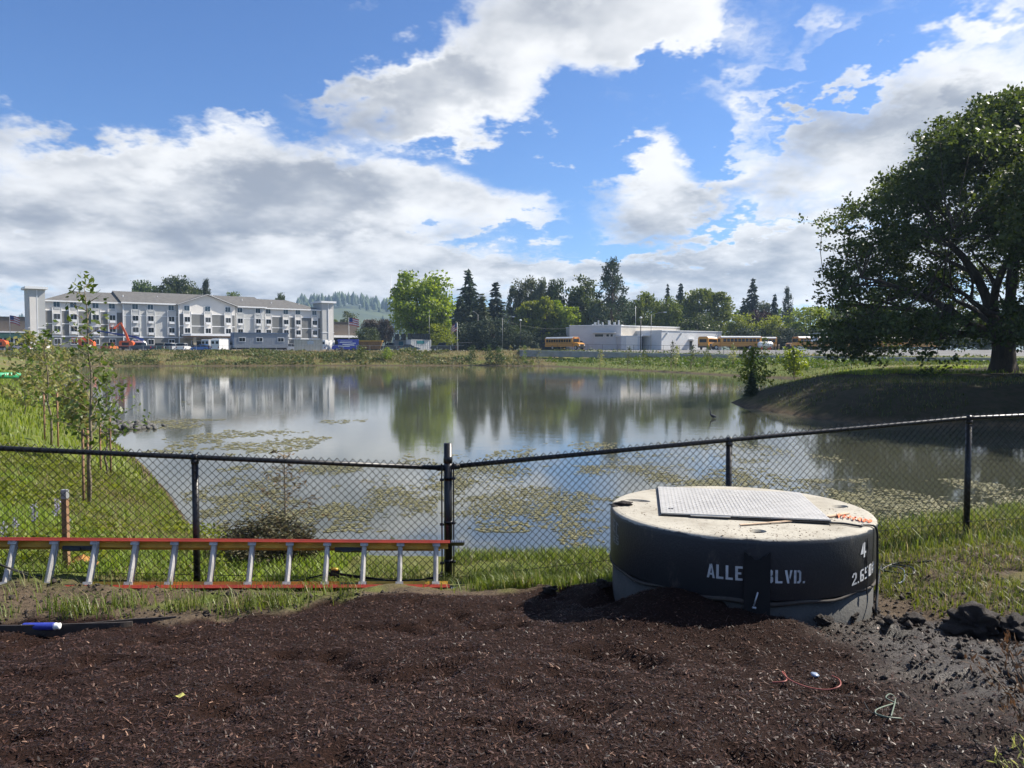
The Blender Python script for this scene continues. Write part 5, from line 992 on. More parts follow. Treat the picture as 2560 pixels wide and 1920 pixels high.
pole(1589, 765, 812, 196, .05, m_galv, 'antenna', 'thin antenna on the depot roof', 'antenna')
wr2 = MB()
for (a, b, sag) in (((1121, 771, 205), (1240, 784, 195), .6), ((1240, 784, 195), (1295, 786, 190), .3), ((1121, 776, 205), (1256, 798, 175), .8), ((1256, 800, 175), (1423, 820, 188), .9)):
    A_, B_ = at(*a), at(*b); wr2.tube([A_ + (B_ - A_) * t + Vector((0, 0, -sag * 4 * t * (1 - t))) for t in np.linspace(0, 1, 9)], .016, 4)
tag(wr2.build('overhead_wires', m_darkm), 'overhead wires running from the utility poles toward the depot', 'wires')
m_flagr = mat('flag_red', (0.45, 0.06, 0.07), .7); m_flagw = mat('flag_white', (0.72, 0.70, 0.70), .7); m_flagb = mat('flag_blue', (0.03, 0.05, 0.20), .7)
def flag(px_, y0, D, fx_, droop, label):
    e, H_ = pole(px_, y0, 850, D, .07, m_trim, 'flagpole', label, 'flagpole', 'flagpoles'); fl = None
    def fp(u, v): return (fx_ * u, .22 * math.sin(u * 5 + v) * u, H_ - .15 - 1.9 * v - droop * u * u)
    for k in range(7):
        vs = []; fs = []
        for i in range(7):
            u = i / 6; vs += [fp(u, k / 7), fp(u, (k + 1) / 7)]
            if i: fs.append((2 * i - 2, 2 * i - 1, 2 * i + 1, 2 * i))
        o = MB().add(vs, fs).build('stripe', m_flagr if k % 2 == 0 else m_flagw, fl or e)
        if fl is None: fl = o; fl.name = 'flag'
    vs = []; fs = []
    for i in range(4):
        u = i / 8; a, b = fp(u, 0), fp(u, .55); vs += [(a[0], a[1] - .03, a[2] + .01), (b[0], b[1] - .03, b[2])]
        if i: fs.append((2 * i - 2, 2 * i - 1, 2 * i + 1, 2 * i))
    MB().add(vs, fs).build('canton', m_flagb, fl)
flag(872, 793, 196, 2.6, .5, 'flagpole with a red and white striped flag right of the hotel tower'); flag(24, 787, 190, 2.6, .7, 'flagpole with a striped flag in front of the brown shop'); flag(1143, 806, 186, -1.6, 1.4, 'flagpole with a drooping striped flag before the dark firs')
# lot fence, yard fence, sign
def far_fence(pts, H_, step, mt, label, r_=.035):
    e = empty('lot_fence', (0, 0, 0)); tag(e, label, 'fence', 'far chain link fences'); tops = []
    for a, b in zip(pts[:-1], pts[1:]):
        n = max(1, int((b - a).length / step))
        for k in range(n): q = a + (b - a) * (k / n); MB().tube([(q.x, q.y, q.z - .2), (q.x, q.y, q.z + H_)], r_, 6).build('post', mt, e); tops.append(q)
    MB().tube([(q.x, q.y, q.z + H_ - .02) for q in pts], r_ * .8, 6).build('top_rail', mt, e)
far_fence([Vector((at(60, 876, 167.5).x, 167.5, LOT - .05)), Vector((at(1160, 876, 166).x, 166, LOT - .05))], 1.25, 2.9, m_galv, 'grey chain link fence along the parking lot edge above the bank')
far_fence([Vector((u * (D_ - 1), D_ - 1, z_ + .1)) for u, D_, z_ in zip((.02, .06, .10, .16, .22, .30, .40, .52), np.interp((.02, .06, .10, .16, .22, .30, .40, .52), WU, WD) + 2.5, np.interp((.02, .06, .10, .16, .22, .30, .40, .52), WU, WT))], 1.25, 3.0, m_darkm, 'dark chain link fence standing above the retaining wall', .03)
far_fence([Vector((at(1078, 876, 190).x, 190, 2.75)), Vector((at(1180, 876, 190).x, 190, 3.0))], 1.9, 2.8, m_galv, 'tall pale fence in front of the dark firs')
e, H_ = pole(2053, 833, 872, 140, .10, m_galv, 'sign_post', 'grey T topped post with a white notice before the school buses', 'sign'); MB().bar((-1.6, 0, H_), (1.6, 0, H_), .12, .12).build('crossarm', m_galv, e); MB().box(-1.9, -.6, -.12, -.08, 1.8, 2.8).build('notice', m_white, e); MB().box(-1.7, -.8, -.135, -.12, 2.2, 2.5).build('print', m_trb, e)
g = MB(); A_, B_ = at(1091, 816, 196), at(1134, 815, 198); e = empty('pipe_gantry', (A_.x, A_.y, 2.8)); tag(e, 'white pipe gantry standing before the dark firs', 'gantry'); L_ = B_.x - A_.x; H_ = A_.z - 2.8
MB().bar((0, 0, H_), (L_, 0, H_), .3, .3).build('beam', m_trim, e)
for t in (.2, .96): MB().tube([(L_ * t, 0, 0), (L_ * t, 0, H_)], .1, 8).build('leg', m_galv, e)

# ------------------------------------------------------------------ trees
def unit(v): return v / (np.linalg.norm(v, axis=-1, keepdims=True) + 1e-9)
def cards(rg_, C, size, asp=.6, axis_=None, spread=1.0):
    """leaf shaped faces at points C; returns verts, quads"""
    n = len(C); a = rg_.normal(size=(n, 3)) if axis_ is None else axis_ + rg_.normal(size=(n, 3)) * spread; a = unit(a)
    b = unit(np.cross(a, rg_.normal(size=(n, 3)))); s = np.asarray(size).reshape(-1, 1) * np.ones((n, 1))
    V = np.stack([C - a * s, C + b * s * asp, C + a * s, C - b * s * asp], 1); Q = (np.arange(n) * 4)[:, None] + np.arange(4)[None]
    return V.reshape(-1, 3), Q
def crown_broad(seed, r=.36, zc=.60, rz=.40, K=46, per=115, cr=.12, leaf=.020, low=.16, gap=0.0, up=0.0):
    rg_ = np.random.default_rng(seed); d = unit(rg_.normal(size=(K, 3))); rad = rg_.uniform(.45, 1.0, (K, 1)) ** .6
    c = d * rad * np.array([r - cr * .6, r - cr * .6, rz - cr * .5]) * rg_.uniform(.86, 1.1, (K, 1)) + np.array([0, 0, zc]); c = c[c[:, 2] > low]
    C, ax = [], []
    for q in c:
        s = cr * rg_.uniform(.7, 1.25); m = int(per * rg_.uniform(.7, 1.3)); g = np.clip(rg_.normal(size=(m, 3)), -1.6, 1.6) * s * .48 * np.array([1, 1, .8]); C.append(q + g); ax.append(unit(g) * .6 + np.array([0, 0, up]))
    C = np.concatenate(C); ax = np.concatenate(ax); V, Q = cards(rg_, C, rg_.uniform(.7, 1.4, len(C)) * leaf, .62, ax, .9); return V, Q, np.repeat(rg_.uniform(0, 1, len(C)), 4), c
def crown_conifer(seed, r=.22, levels=30, z0=.06, per=16, leaf=.034, droop=.35, irr=.3, power=.85):
    rg_ = np.random.default_rng(seed); C, ax = [], []
    for k in range(levels):
        t = (k + rg_.uniform(0, .8)) / levels; z = z0 + (1 - z0) * t; R_ = r * (1 - t) ** power * rg_.uniform(1 - irr, 1 + irr * .6) + .012
        nb = max(4, int(10 * (1 - t) + 4)); a0 = rg_.uniform(0, 6)
        for b in range(nb):
            an = a0 + b * 2 * PI / nb + rg_.normal(0, .2); L_ = R_ * rg_.uniform(.65, 1.15); m = max(3, int(per * (L_ / r) + 3)); u = np.linspace(.15, 1, m)[:, None]
            dr = np.array([math.cos(an), math.sin(an), 0]); p = np.array([0, 0, z]) + dr * L_ * u + np.array([0, 0, -1]) * droop * L_ * u ** 1.6 + rg_.normal(size=(m, 3)) * L_ * .07; C.append(p); ax.append(np.repeat((dr + np.array([0, 0, -.35]))[None], m, 0))
    C = np.concatenate(C); ax = np.concatenate(ax); V, Q = cards(rg_, C, rg_.uniform(.6, 1.3, len(C)) * leaf, .42, ax, .55); return V, Q, np.repeat(rg_.uniform(0, 1, len(C)), 4), None
def trunk_mesh(seed, limbs=None, r0=.022, top=.8):
    rg_ = random.Random(seed); mb = MB(); pts = [(0, 0, -.03)]; x = y = 0
    for k in range(1, 7): x += rg_.uniform(-.008, .008); y += rg_.uniform(-.008, .008); pts.append((x, y, top * k / 6))
    mb.tube(pts, [r0 * (1.15 - .95 * k / 6) for k in range(7)], 7)
    if limbs is not None:
        for q in limbs[:16]:
            k = rg_.randint(2, 4); s_ = Vector(pts[k]); e_ = Vector(q); mid = s_ * .45 + e_ * .55 + Vector((0, 0, -.03)); mb.tube([s_, mid, e_], [r0 * .42, r0 * .28, r0 * .10], 5)
    return mb.mesh('trunk', True)
VAR = {}
def variant(key):
    if key in VAR: return VAR[key]
    k, s = key.split('-'); s = int(s)
    if k == 'broad': d = crown_broad(100 + s, K=52)
    elif k == 'round': d = crown_broad(120 + s, r=.44, zc=.56, rz=.44, K=64, per=125, cr=.125, leaf=.019, low=.08)
    elif k == 'low': d = crown_broad(140 + s, r=.5, zc=.5, rz=.5, K=60, per=90, cr=.15, leaf=.022, low=.02)
    elif k == 'poplar': d = crown_broad(160 + s, r=.20, zc=.52, rz=.50, K=52, per=105, cr=.085, leaf=.018, low=.05, up=.9)
    elif k == 'sparse': d = crown_broad(180 + s, r=.26, zc=.62, rz=.40, K=40, per=70, cr=.09, leaf=.017, low=.2, up=.5)
    elif k == 'fir': d = crown_conifer(200 + s)
    elif k == 'slim': d = crown_conifer(220 + s, r=.16, levels=30, irr=.35)
    elif k == 'pine':
        rg_ = np.random.default_rng(240 + s); C, ax, cl = [], [], []
        for i in range(95):
            t = rg_.uniform(0, 1) ** .9; z = .16 + .82 * t; R_ = .30 * (1 - t) ** .72 + .025; an = rg_.uniform(0, 6.3); rr_ = R_ * rg_.uniform(.35, 1.05); q = np.array([rr_ * math.cos(an), rr_ * math.sin(an), z + rg_.normal(0, .01)]); m = 60; g = rg_.normal(size=(m, 3)) * .023; C.append(q + g); ax.append(unit(g)); cl.append(q)
        C = np.concatenate(C); ax = np.concatenate(ax); V, Q = cards(rg_, C, rg_.uniform(.7, 1.3, len(C)) * .016, .4, ax, .4); d = (V, Q, np.repeat(rg_.uniform(0, 1, len(C)), 4), np.array(cl))
    VAR[key] = (d, trunk_mesh(300 + s, d[3], .02 if k != 'poplar' else .014, .95 if k in ('fir', 'slim', 'pine') else .72)); return VAR[key]
CM = {}
def plant(key, lm, bx_, by_, bz, H_, rad, name, label, cat, group, rz=None):
    (V, Q, rn, _), tm = variant(key); ck = key + lm.name
    if ck not in CM: CM[ck] = fast('crown', V, Q, None, rnd=rn); CM[ck].materials.append(lm)
    if not tm.materials: tm.materials.append(m_bark)
    e = empty(name, (bx_, by_, bz), random.uniform(0, 6.3) if rz is None else rz); base_r = max(float(np.percentile(np.abs(V[:, 0]), 97.5)), .05); sx_ = rad / base_r
    for nm, me in (('trunk', tm), ('crown', CM[ck])):
        o = link(nm, me, None, e); o.scale = (sx_, sx_, H_) if nm == 'crown' else (H_, H_, H_)
    tag(e, label, cat, group); return e
L_mid = leafmat('leaf_mid_green', (0.040, 0.066, 0.014), (0.072, 0.104, 0.022), .32); L_brt = leafmat('leaf_yellow_green', (0.130, 0.180, 0.020), (0.205, 0.250, 0.034), .42)
L_brm = leafmat('leaf_fresh_green', (0.075, 0.115, 0.018), (0.125, 0.165, 0.028), .38); L_fir = leafmat('needle_dark', (0.026, 0.042, 0.020), (0.050, 0.070, 0.032), .18, .7)
L_blu = leafmat('needle_blue', (0.034, 0.050, 0.036), (0.058, 0.078, 0.054), .18, .7); L_cot = leafmat('leaf_grey_green', (0.070, 0.085, 0.038), (0.110, 0.125, 0.060), .30)
L_oak = leafmat('leaf_oak', (0.042, 0.064, 0.015), (0.080, 0.112, 0.024), .36); L_brw = leafmat('leaf_bronze', (0.060, 0.046, 0.030), (0.085, 0.068, 0.045), .2); L_mar = leafmat('leaf_maroon', (0.035, 0.012, 0.012), (0.055, 0.020, 0.016), .2)
TREES = [  # px, top y, half width px, depth, kind, leaf, label
 (368, 692, 46, 262, 'round-0', L_mid, 'rounded green tree rising behind the hotel roof ridge'), (446, 680, 52, 258, 'round-1', L_mid, 'largest broad green tree above the hotel roof'), (486, 700, 26, 266, 'broad-2', L_mid, 'smaller green tree at the right shoulder of the largest roof tree'), (518, 699, 22, 262, 'pine-0', L_fir, 'dark pine above the hotel gable'), (583, 725, 22, 262, 'broad-1', L_brm, 'small light green treetop right of the pine above the roof'), (705, 729, 19, 264, 'broad-3', L_mid, 'lone small treetop above the right hotel roof'),
 (872, 779, 24, 270, 'sparse-1', L_cot, 'pale sparse tree behind the flag right of the hotel'), (838, 795, 10, 262, 'broad-0', L_brm, 'bright little tree beside the hotel tower'), (936, 790, 26, 250, 'broad-2', L_brw, 'left bronze leafed tree before the hills'), (964, 795, 18, 246, 'broad-1', L_brw, 'right bronze leafed tree next to the maple'), (918, 815, 28, 236, 'low-0', L_mid, 'dark rounded tree right of the low store'), (1100, 790, 28, 262, 'broad-0', L_brw, 'bronze tree behind the utility poles'),
 (1045, 672, 72, 185, 'round-2', L_brt, 'big bright yellow green maple between hotel and firs'), (1112, 730, 20, 186, 'sparse-0', L_brt, 'yellow green side bough tree leaning off the maple'), (1085, 800, 46, 183, 'low-1', L_brt, 'low bright boughs at the foot of the maple'),
 (1172, 674, 44, 212, 'fir-0', L_fir, 'tall irregular dark fir left of the row'), (1150, 740, 36, 208, 'fir-1', L_fir, 'shorter dark fir beside the tall irregular one'), (1205, 735, 34, 206, 'slim-1', L_cot, 'grey green fir right of the tall dark fir'), (1240, 705, 32, 214, 'slim-0', L_blu, 'slender blue green conifer with spiky top'), (1281, 708, 14, 220, 'sparse-2', L_cot, 'thin nearly bare tree between conifer and cottonwood'), (1316, 676, 30, 222, 'sparse-3', L_cot, 'tallest pale cottonwood of the middle group'), (1356, 690, 22, 220, 'broad-3', L_cot, 'grey green tree right of the tallest cottonwood'), (1389, 692, 26, 219, 'broad-1', L_mid, 'dark green tree behind the bright poplars'), (1345, 720, 40, 224, 'broad-0', L_mid, 'shaded green tree filling in behind the poplars'),
 (1320, 738, 27, 205, 'poplar-0', L_brt, 'leftmost of the bright yellow green poplars'), (1365, 734, 28, 206, 'poplar-1', L_brt, 'second bright poplar from the street lamp'), (1389, 740, 20, 209, 'poplar-2', L_brt, 'narrow bright poplar in the middle of the row'), (1419, 750, 29, 207, 'poplar-3', L_brt, 'broad bright poplar above the slate house'), (1450, 777, 14, 208, 'poplar-0', L_brt, 'smallest bright poplar at the house roof'),
 (1458, 690, 40, 218, 'sparse-4', L_mid, 'open dark tree left of the big pine'), (1448, 720, 34, 222, 'round-3', L_mid, 'shaded tree behind the open dark tree'), (1528, 649, 52, 200, 'pine-1', L_fir, 'tall dark ponderosa pine above the depot'), (1500, 740, 40, 210, 'round-4', L_mid, 'green tree at the foot of the ponderosa pine'), (1560, 745, 36, 212, 'round-0', L_mid, 'green tree right of the ponderosa foot'),
 (1614, 722, 42, 206, 'round-1', L_brm, 'fresh green tree above the upper depot hall'), (1672, 742, 36, 207, 'round-3', L_brm, 'fresh green tree right of the upper depot hall'), (1668, 711, 18, 235, 'fir-2', L_blu, 'small far fir peeking over the fresh green trees'), (1700, 709, 24, 236, 'fir-1', L_blu, 'wider far fir beside the small far one'), (1752, 706, 42, 212, 'broad-2', L_brm, 'tall airy ash with ragged right side'), (1795, 724, 34, 210, 'sparse-2', L_brm, 'ragged right half of the ash group'), (1742, 780, 52, 203, 'low-2', L_mid, 'low dark green tree behind the white depot wing'),
 (1880, 696, 27, 230, 'fir-0', L_blu, 'tallest of the far firs above the buses'), (1858, 745, 22, 228, 'fir-2', L_fir, 'lower fir at the left of the tallest far fir'), (1935, 736, 18, 238, 'fir-1', L_blu, 'small fir between the two taller far firs'), (1967, 719, 19, 236, 'pine-2', L_blu, 'second tallest far fir with rounded top'), (1910, 750, 26, 240, 'broad-3', L_cot, 'hazy grey green tree between the far firs'), (1896, 772, 26, 216, 'round-2', L_mar, 'dark maroon leafed tree behind the clipped trees'),
 (1856, 774, 36, 200, 'low-3', L_brt, 'first yellow green clipped tree behind the side on bus'), (1928, 782, 38, 200, 'low-0', L_brt, 'second yellow green clipped tree behind the tank'), (2028, 755, 58, 203, 'low-1', L_brt, 'largest yellow green tree above the bus row'), (2120, 745, 40, 205, 'round-4', L_mid, 'green tree behind the oak branch tips'), (2090, 770, 30, 202, 'low-2', L_brm, 'light green tree left of the oak crown'), (2200, 760, 60, 210, 'round-0', L_brm, 'light tree seen through the left part of the oak'), (2330, 770, 66, 212, 'round-3', L_mid, 'green tree seen below the oak limbs'), (2460, 775, 66, 214, 'round-1', L_brm, 'light tree seen left of the oak trunk'), (2600, 770, 70, 216, 'round-2', L_mid, 'green tree right of the oak trunk')]
for i, (px_, yt, hw, D, key, lm, lb) in enumerate(TREES):
    b = at(px_, 876, D); t = at(px_, yt, D); plant(key, lm, b.x, D, 2.7, t.z - 2.7, hw * D / F, 'pine_tree' if key[:3] in ('fir', 'sli', 'pin') else 'leafy_tree', lb, 'tree', 'trees beyond the pond')
# dark hedge masses in front of the houses
for px_, yt, hw, D, lm, lb in ((1232, 790, 52, 198, L_fir, 'dark evergreen thicket below the slender conifer'), (1172, 800, 46, 200, L_fir, 'dark evergreen thicket below the tall irregular fir'), (1318, 824, 34, 192, L_fir, 'clipped dark hedge below the bright poplars'), (1398, 830, 26, 194, L_fir, 'small dark hedge left of the depot wall'), (1290, 812, 30, 200, L_mid, 'dark shrub mass left of the clipped hedge'), (1870, 815, 44, 196, L_fir, 'dark shaded shrub behind the side on bus'), (1955, 812, 44, 197, L_fir, 'dark shaded shrub behind the bollards'), (2060, 812, 60, 197, L_mid, 'shaded shrub mass behind the bus row'), (2190, 812, 66, 199, L_mid, 'shaded shrub mass seen under the oak'), (2330, 818, 80, 196, L_fir, 'dark shrub mass between oak boughs and trunk'), (2470, 822, 80, 194, L_mid, 'shrub mass just left of the oak trunk'), (2620, 820, 90, 194, L_fir, 'dark shrub mass right of the oak trunk')):
    b = at(px_, 876, D); t = at(px_, yt, D); plant('low-%d' % (px_ % 4), lm, b.x, D, 2.6, t.z - 2.6, hw * D / F, 'tall_shrub', lb, 'shrub', 'dark shrubs beyond the pond')

# ------------------------------------------------------------------ the oak
OD = 49.0; ob_ = at(2508, 940, OD); oz = zt1(ob_.x, OD); oak = empty('oak_tree', (ob_.x, OD, oz - .1)); tag(oak, 'huge dark spreading oak on the right bank', 'tree')
rg_ = np.random.default_rng(5); tr = MB()
tr.tube([(0, 0, -.3), (0, 0, .15), (-.02, 0, .8), (.02, .05, 1.8), (-.05, .1, 2.9), (-.15, .1, 3.8)], [1.25, .92, .72, .66, .68, .62], 14)
limbs = []
def limb(p0, d0, L_, r0, bend, n=9):
    p = Vector(p0); d = Vector(d0).normalized(); pts = [p.copy()]; rs = [r0]
    for k in range(n):
        d = (d + Vector((rg_.normal(0, .17), rg_.normal(0, .17), rg_.normal(0, .12) + bend)) * .9).normalized(); p = p + d * (L_ / n); pts.append(p.copy()); rs.append(r0 * (1 - .85 * (k + 1) / n) + .012)
    tr.tube(pts, rs, 7); return pts, rs
base_dirs = [(-1, -.1, .42), (-.95, .5, .75), (-.6, -.8, .8), (-.35, .2, 1.6), (.1, -.2, 1.9), (.5, .5, 1.3), (.8, -.5, .9), (1, .1, .5), (-.1, .9, .8), (.3, -1, .7), (-.75, -.45, 1.2), (-1, .2, .18), (.95, .4, .2)]
for i, d in enumerate(base_dirs):
    z0_ = 2.3 + .12 * (i % 8); L_ = (10.5, 11, 10, 13.5, 15, 12, 10.5, 10.5, 10, 9.5, 12, 9.5, 9)[i]; pts, rs = limb((-.1 + .1 * d[0], .1 * d[1], z0_), d, L_, .36 - .05 * (i % 3), .05 if d[2] < .6 else -.03)
    limbs += list(zip(pts, rs))[2:]
    for k in (3, 5, 6, 7, 8):
        dd_ = (pts[k] - pts[k - 1]).normalized() + Vector((rg_.normal(0, .7), rg_.normal(0, .7), rg_.normal(.15, .5))); p2, r2 = limb(pts[k], dd_, L_ * rg_.uniform(.25, .42), rs[k] * .6, rg_.normal(0, .05), 6); limbs += list(zip(p2, r2))[1:]
def oak_r(z): return 11.0 * (1 - np.clip((z - 5.0) / 13.4, 0, 1) ** 3.4) * np.where(z < 3.2, .97, 1.0)
cl = []
while len(cl) < 980:
    z = rg_.uniform(2.2, 18.2); an = rg_.uniform(0, 2 * PI); rm = oak_r(z) * (1 + .10 * math.sin(3 * an + z * .6) + .07 * math.sin(7 * an + 1.3 * z)); rr_ = rm * rg_.uniform(.12, 1.0) ** .5
    if z < 5.6 and rr_ < 8.0 and rg_.uniform() < .95: continue
    if z < 8 and rr_ < 4.0 and rg_.uniform() < .8: continue
    if vnoise(np.array([an * 2.2 + z * .25]), np.array([z * .55 + rr_ * .2]), 5)[0] < .37: continue
    cl.append((rr_ * math.cos(an), rr_ * math.sin(an), z))
for k in range(42):
    an = rg_.normal(PI, .55); rr_ = rg_.uniform(8.0, 11.8); cl.append((rr_ * math.cos(an), rr_ * math.sin(an), rg_.uniform(.9, 3.4)))
cl = np.array(cl); lp_ = np.array([p[:] for p, r in limbs]); C, ax = [], []
for q in cl:
    dist = np.linalg.norm(lp_ - q, axis=1); j = int(np.argmin(dist + np.maximum(0, lp_[:, 2] - q[2]) * .3)); a_ = Vector(lp_[j]); b_ = Vector(q); mid = a_ * .5 + b_ * .5 + Vector((rg_.normal(0, .15), rg_.normal(0, .15), rg_.normal(.1, .15))); tr.tube([a_, mid, b_], [min(.05, limbs[j][1] * .7), .026, .010], 4, False)
    for sub in range(5):
        c2 = q + rg_.normal(size=3) * np.array([.55, .55, .38]); m = int(rg_.uniform(15, 38)); g = rg_.normal(size=(m, 3)) * np.array([.27, .27, .18]); C.append(c2 + g); ax.append(unit(g) + np.array([0, 0, .3]))
C = np.concatenate(C); ax = np.concatenate(ax); V, Q = cards(rg_, C, rg_.uniform(.06, .17, len(C)), .66, ax, .8)
tr.build('trunk', m_bark, oak, True, fix=False); fast('crown', V, Q, L_oak, oak, rnd=np.repeat(rg_.uniform(0, 1, len(C)), 4))
oak.scale = (1.0, 1.0, .94)
oak2 = clone(oak); oak2.location = (33.5, 33.5, zt1(33.5, 33.5) - .1); oak2.rotation_euler = (0, 0, 2.2); oak2.scale = (.92, .92, .95); tag(oak2, 'second oak beyond the right frame edge shading the promontory bank', 'tree')

# ------------------------------------------------------------------ saplings, stakes, shrubs of the left bank
L_sap = leafmat('leaf_sapling', (0.075, 0.125, 0.022), (0.130, 0.190, 0.040), .42, .4, c3=(0.22, 0.27, 0.12)); L_wil = leafmat('leaf_willow', (0.190, 0.205, 0.060), (0.300, 0.290, 0.110), .45); L_dead = leafmat('needle_dead', (0.110, 0.070, 0.030), (0.180, 0.120, 0.060), .2, .8)
def sapling(x, y, H_, spread, seed, label, lm, leaf=.055, nb=22, dens=13, stakes=2, z=None, lowest=.25, name='young_tree', r0=.018, stake_h=1.15, cat='sapling'):
    rg_ = np.random.default_rng(seed); zb = zt1(x, y) if z is None else z; e = empty(name, (x, y, zb)); tag(e, label, cat, 'young planted trees'); mb = MB(); pts = [Vector((0, 0, -.1))]; dx = dy = 0
    for k in range(1, 11): dx += rg_.normal(0, .012) * H_; dy += rg_.normal(0, .012) * H_; pts.append(Vector((dx, dy, H_ * k / 10)))
    mb.tube(pts, [r0 * (1.1 - .1 * k) + .003 for k in range(11)], 7); C, ax = [], []
    for b in range(nb):
        t = lowest + (1 - lowest) * (b + rg_.uniform(0, 1)) / nb; k = min(9, int(t * 10)); p0 = pts[k] + (pts[k + 1] - pts[k]) * (t * 10 - k); an = b * 2.4 + rg_.normal(0, .4); L_ = spread * (1.15 - .85 * t) * rg_.uniform(.6, 1.25); d = Vector((math.cos(an), math.sin(an), rg_.uniform(.35, .9))); p1 = p0 + d * L_ * .5; p2 = p0 + d * L_ + Vector((0, 0, -.05 * L_)); mb.tube([p0, p1, p2], [r0 * .35, r0 * .25, .002], 4, False)
        m = max(4, int(dens * L_ / spread * 1.3)); u = rg_.uniform(.12, 1.05, (m, 1)); q = np.array(p0) * (1 - u) + np.array(p2) * u + rg_.normal(size=(m, 3)) * leaf * 1.1; C.append(q); ax.append(np.repeat((np.array(d) * .4 + np.array([0, 0, -.25]))[None], m, 0))
    m = dens * 2; C.append(np.array(pts[-1]) + rg_.normal(size=(m, 3)) * np.array([.07, .07, .12]) * H_ / 3.2); ax.append(np.repeat(np.array([[0, 0, .5]]), m, 0))
    C = np.concatenate(C); ax = np.concatenate(ax); V, Q = cards(rg_, C, rg_.uniform(.6, 1.25, len(C)) * leaf, .55, ax, .7)
    mb.build('trunk', m_barkl, e, True); fast('crown', V, Q, lm, e, rnd=np.repeat(rg_.uniform(0, 1, len(C)), 4))
    for s_ in range(stakes):
        a = 1.1 + s_ * 2.6 + seed; so = MB().tube([(.13 * math.cos(a), .13 * math.sin(a), -.3), (.13 * math.cos(a) + .01, .13 * math.sin(a), stake_h)], .019, 8).build('stake', m_wood, e, True)
        MB().tube([(.13 * math.cos(a), .13 * math.sin(a), stake_h - .12), (0, 0, stake_h - .08)], .006, 5).build('tie', m_rubber, so)
    return e
def P2(px_, py_): p = onground(px_, py_, 0); return p.x, p.y
def Hto(x, y, py_): return EYE + (876 - py_) / F * y - zt1(x, y)
x, y = P2(222, 1266); sapling(x, y, Hto(x, y, 716), .62, 1, 'tall slender young tree with two wooden stakes nearest behind the fence', L_sap, .052, 30, 17, 2, lowest=.24, r0=.022)
x, y = P2(268, 1192); sapling(x, y, Hto(x, y, 935), .75, 2, 'bushy young tree with stakes close to the shoreline', L_sap, .052, 28, 17, 2, lowest=.30)
x, y = P2(128, 1112); sapling(x, y, Hto(x, y, 832), 1.0, 3, 'young tree with paired stakes left of the tall slender one', L_sap, .056, 28, 17, 2, lowest=.25, r0=.022)
for i, (px_, py_, yt, sp, lb) in enumerate(((60, 1035, 842, 1.15, 'bushy willow nearest the green pipe'), (105, 1020, 860, .9, 'yellowish willow behind the paired stakes'), (180, 1060, 960, .55, 'low willow at the shoreline bend'), (150, 985, 872, 1.2, 'willow thicket left of the far water edge'), (205, 1085, 985, .45, 'small willow below the tall slender tree'))):
    x, y = P2(px_, py_); sapling(x, y, max(.7, Hto(x, y, yt)), sp, 30 + i, lb, L_wil, .055 + .0014 * y, 34, 22, 0, lowest=.06, name='willow_shrub', r0=.012, cat='shrub')
# far right bank and far shore saplings
far_s = [(1857, 985, 880, .5, 3, L_brt, 'young yellow leaved tree with stakes at the promontory tip'), (1986, 960, 880, .6, 2, L_brt, 'bright young tree on the bank beside the oak boughs')]
for i, (px_, pb, yt, sp, ns, lm, lb) in enumerate(far_s):
    g = gz(px_, pb, .5); y = g.y; x = g.x
    if i == 0: x, y = 14.75, 46.6
    else: x, y = at(1986, 900, 76).x, 76.0
    sapling(x, y, Hto(x, y, yt), 1.35 if i == 0 else 1.9, 50 + i, lb, lm, .105 if i == 0 else .16, 38, 40, ns, lowest=.16)
bank = [(1728, 100, 868, 'sapling with stakes right of the bus tail on the far bank'), (1768, 98, 866, 'small sapling before the side on bus hood'), (1833, 95, 866, 'thin sapling before the middle of the side on bus'), (1864, 92, 872, 'leafier sapling below the bus tail wheel'), (1912, 90, 846, 'tall sapling in front of the propane tank'), (1690, 103, 868, 'small sapling below the white depot wing'), (1570, 112, 872, 'grey green sapling below the loading bay'), (1610, 110, 876, 'low sapling below the tall street lamp'), (1500, 118, 878, 'low sapling below the grey depot hall'), (1345, 135, 862, 'sapling with stakes near the start of the retaining wall'), (1312, 138, 866, 'pale sapling left of the one near the wall start'), (1275, 140, 866, 'sapling among the shrubs at the wall start'), (1678, 104, 858, 'ragged sapling rising above the wall beside the depot wing')]
for i, (px_, D, yt, lb) in enumerate(bank):
    x = at(px_, 876, D).x; sapling(x, D, max(1.2, Hto(x, D, yt)), .75, 70 + i, lb, (L_cot, L_brm, L_wil)[i % 3], .12, 20, 12, 2, lowest=.25, r0=.02, stake_h=1.0)
for i, (px_, D, yt, lb) in enumerate(((1178, 143, 868, 'round green shrub on the far shore before the firs'), (1222, 146, 866, 'taller green shrub on the far shore left of the wall'), (902, 150, 868, 'leafy shrub on the far bank before the rusty skip'), (966, 150, 872, 'low bright shrub on the far bank below the dark pickup'), (855, 152, 870, 'bare sapling on the far bank below the blue van'), (1245, 146, 872, 'green shrub at the left end of the wall'))):
    x = at(px_, 876, D).x; sapling(x, D, max(1.3, Hto(x, D, yt)), 1.5 if i != 4 else .8, 90 + i, lb, (L_mid, L_mid, L_brm, L_brt, L_cot, L_mid)[i], .16, 30, 22 if i != 4 else 8, 0, lowest=.05, r0=.02, name='bank_shrub', cat='shrub')
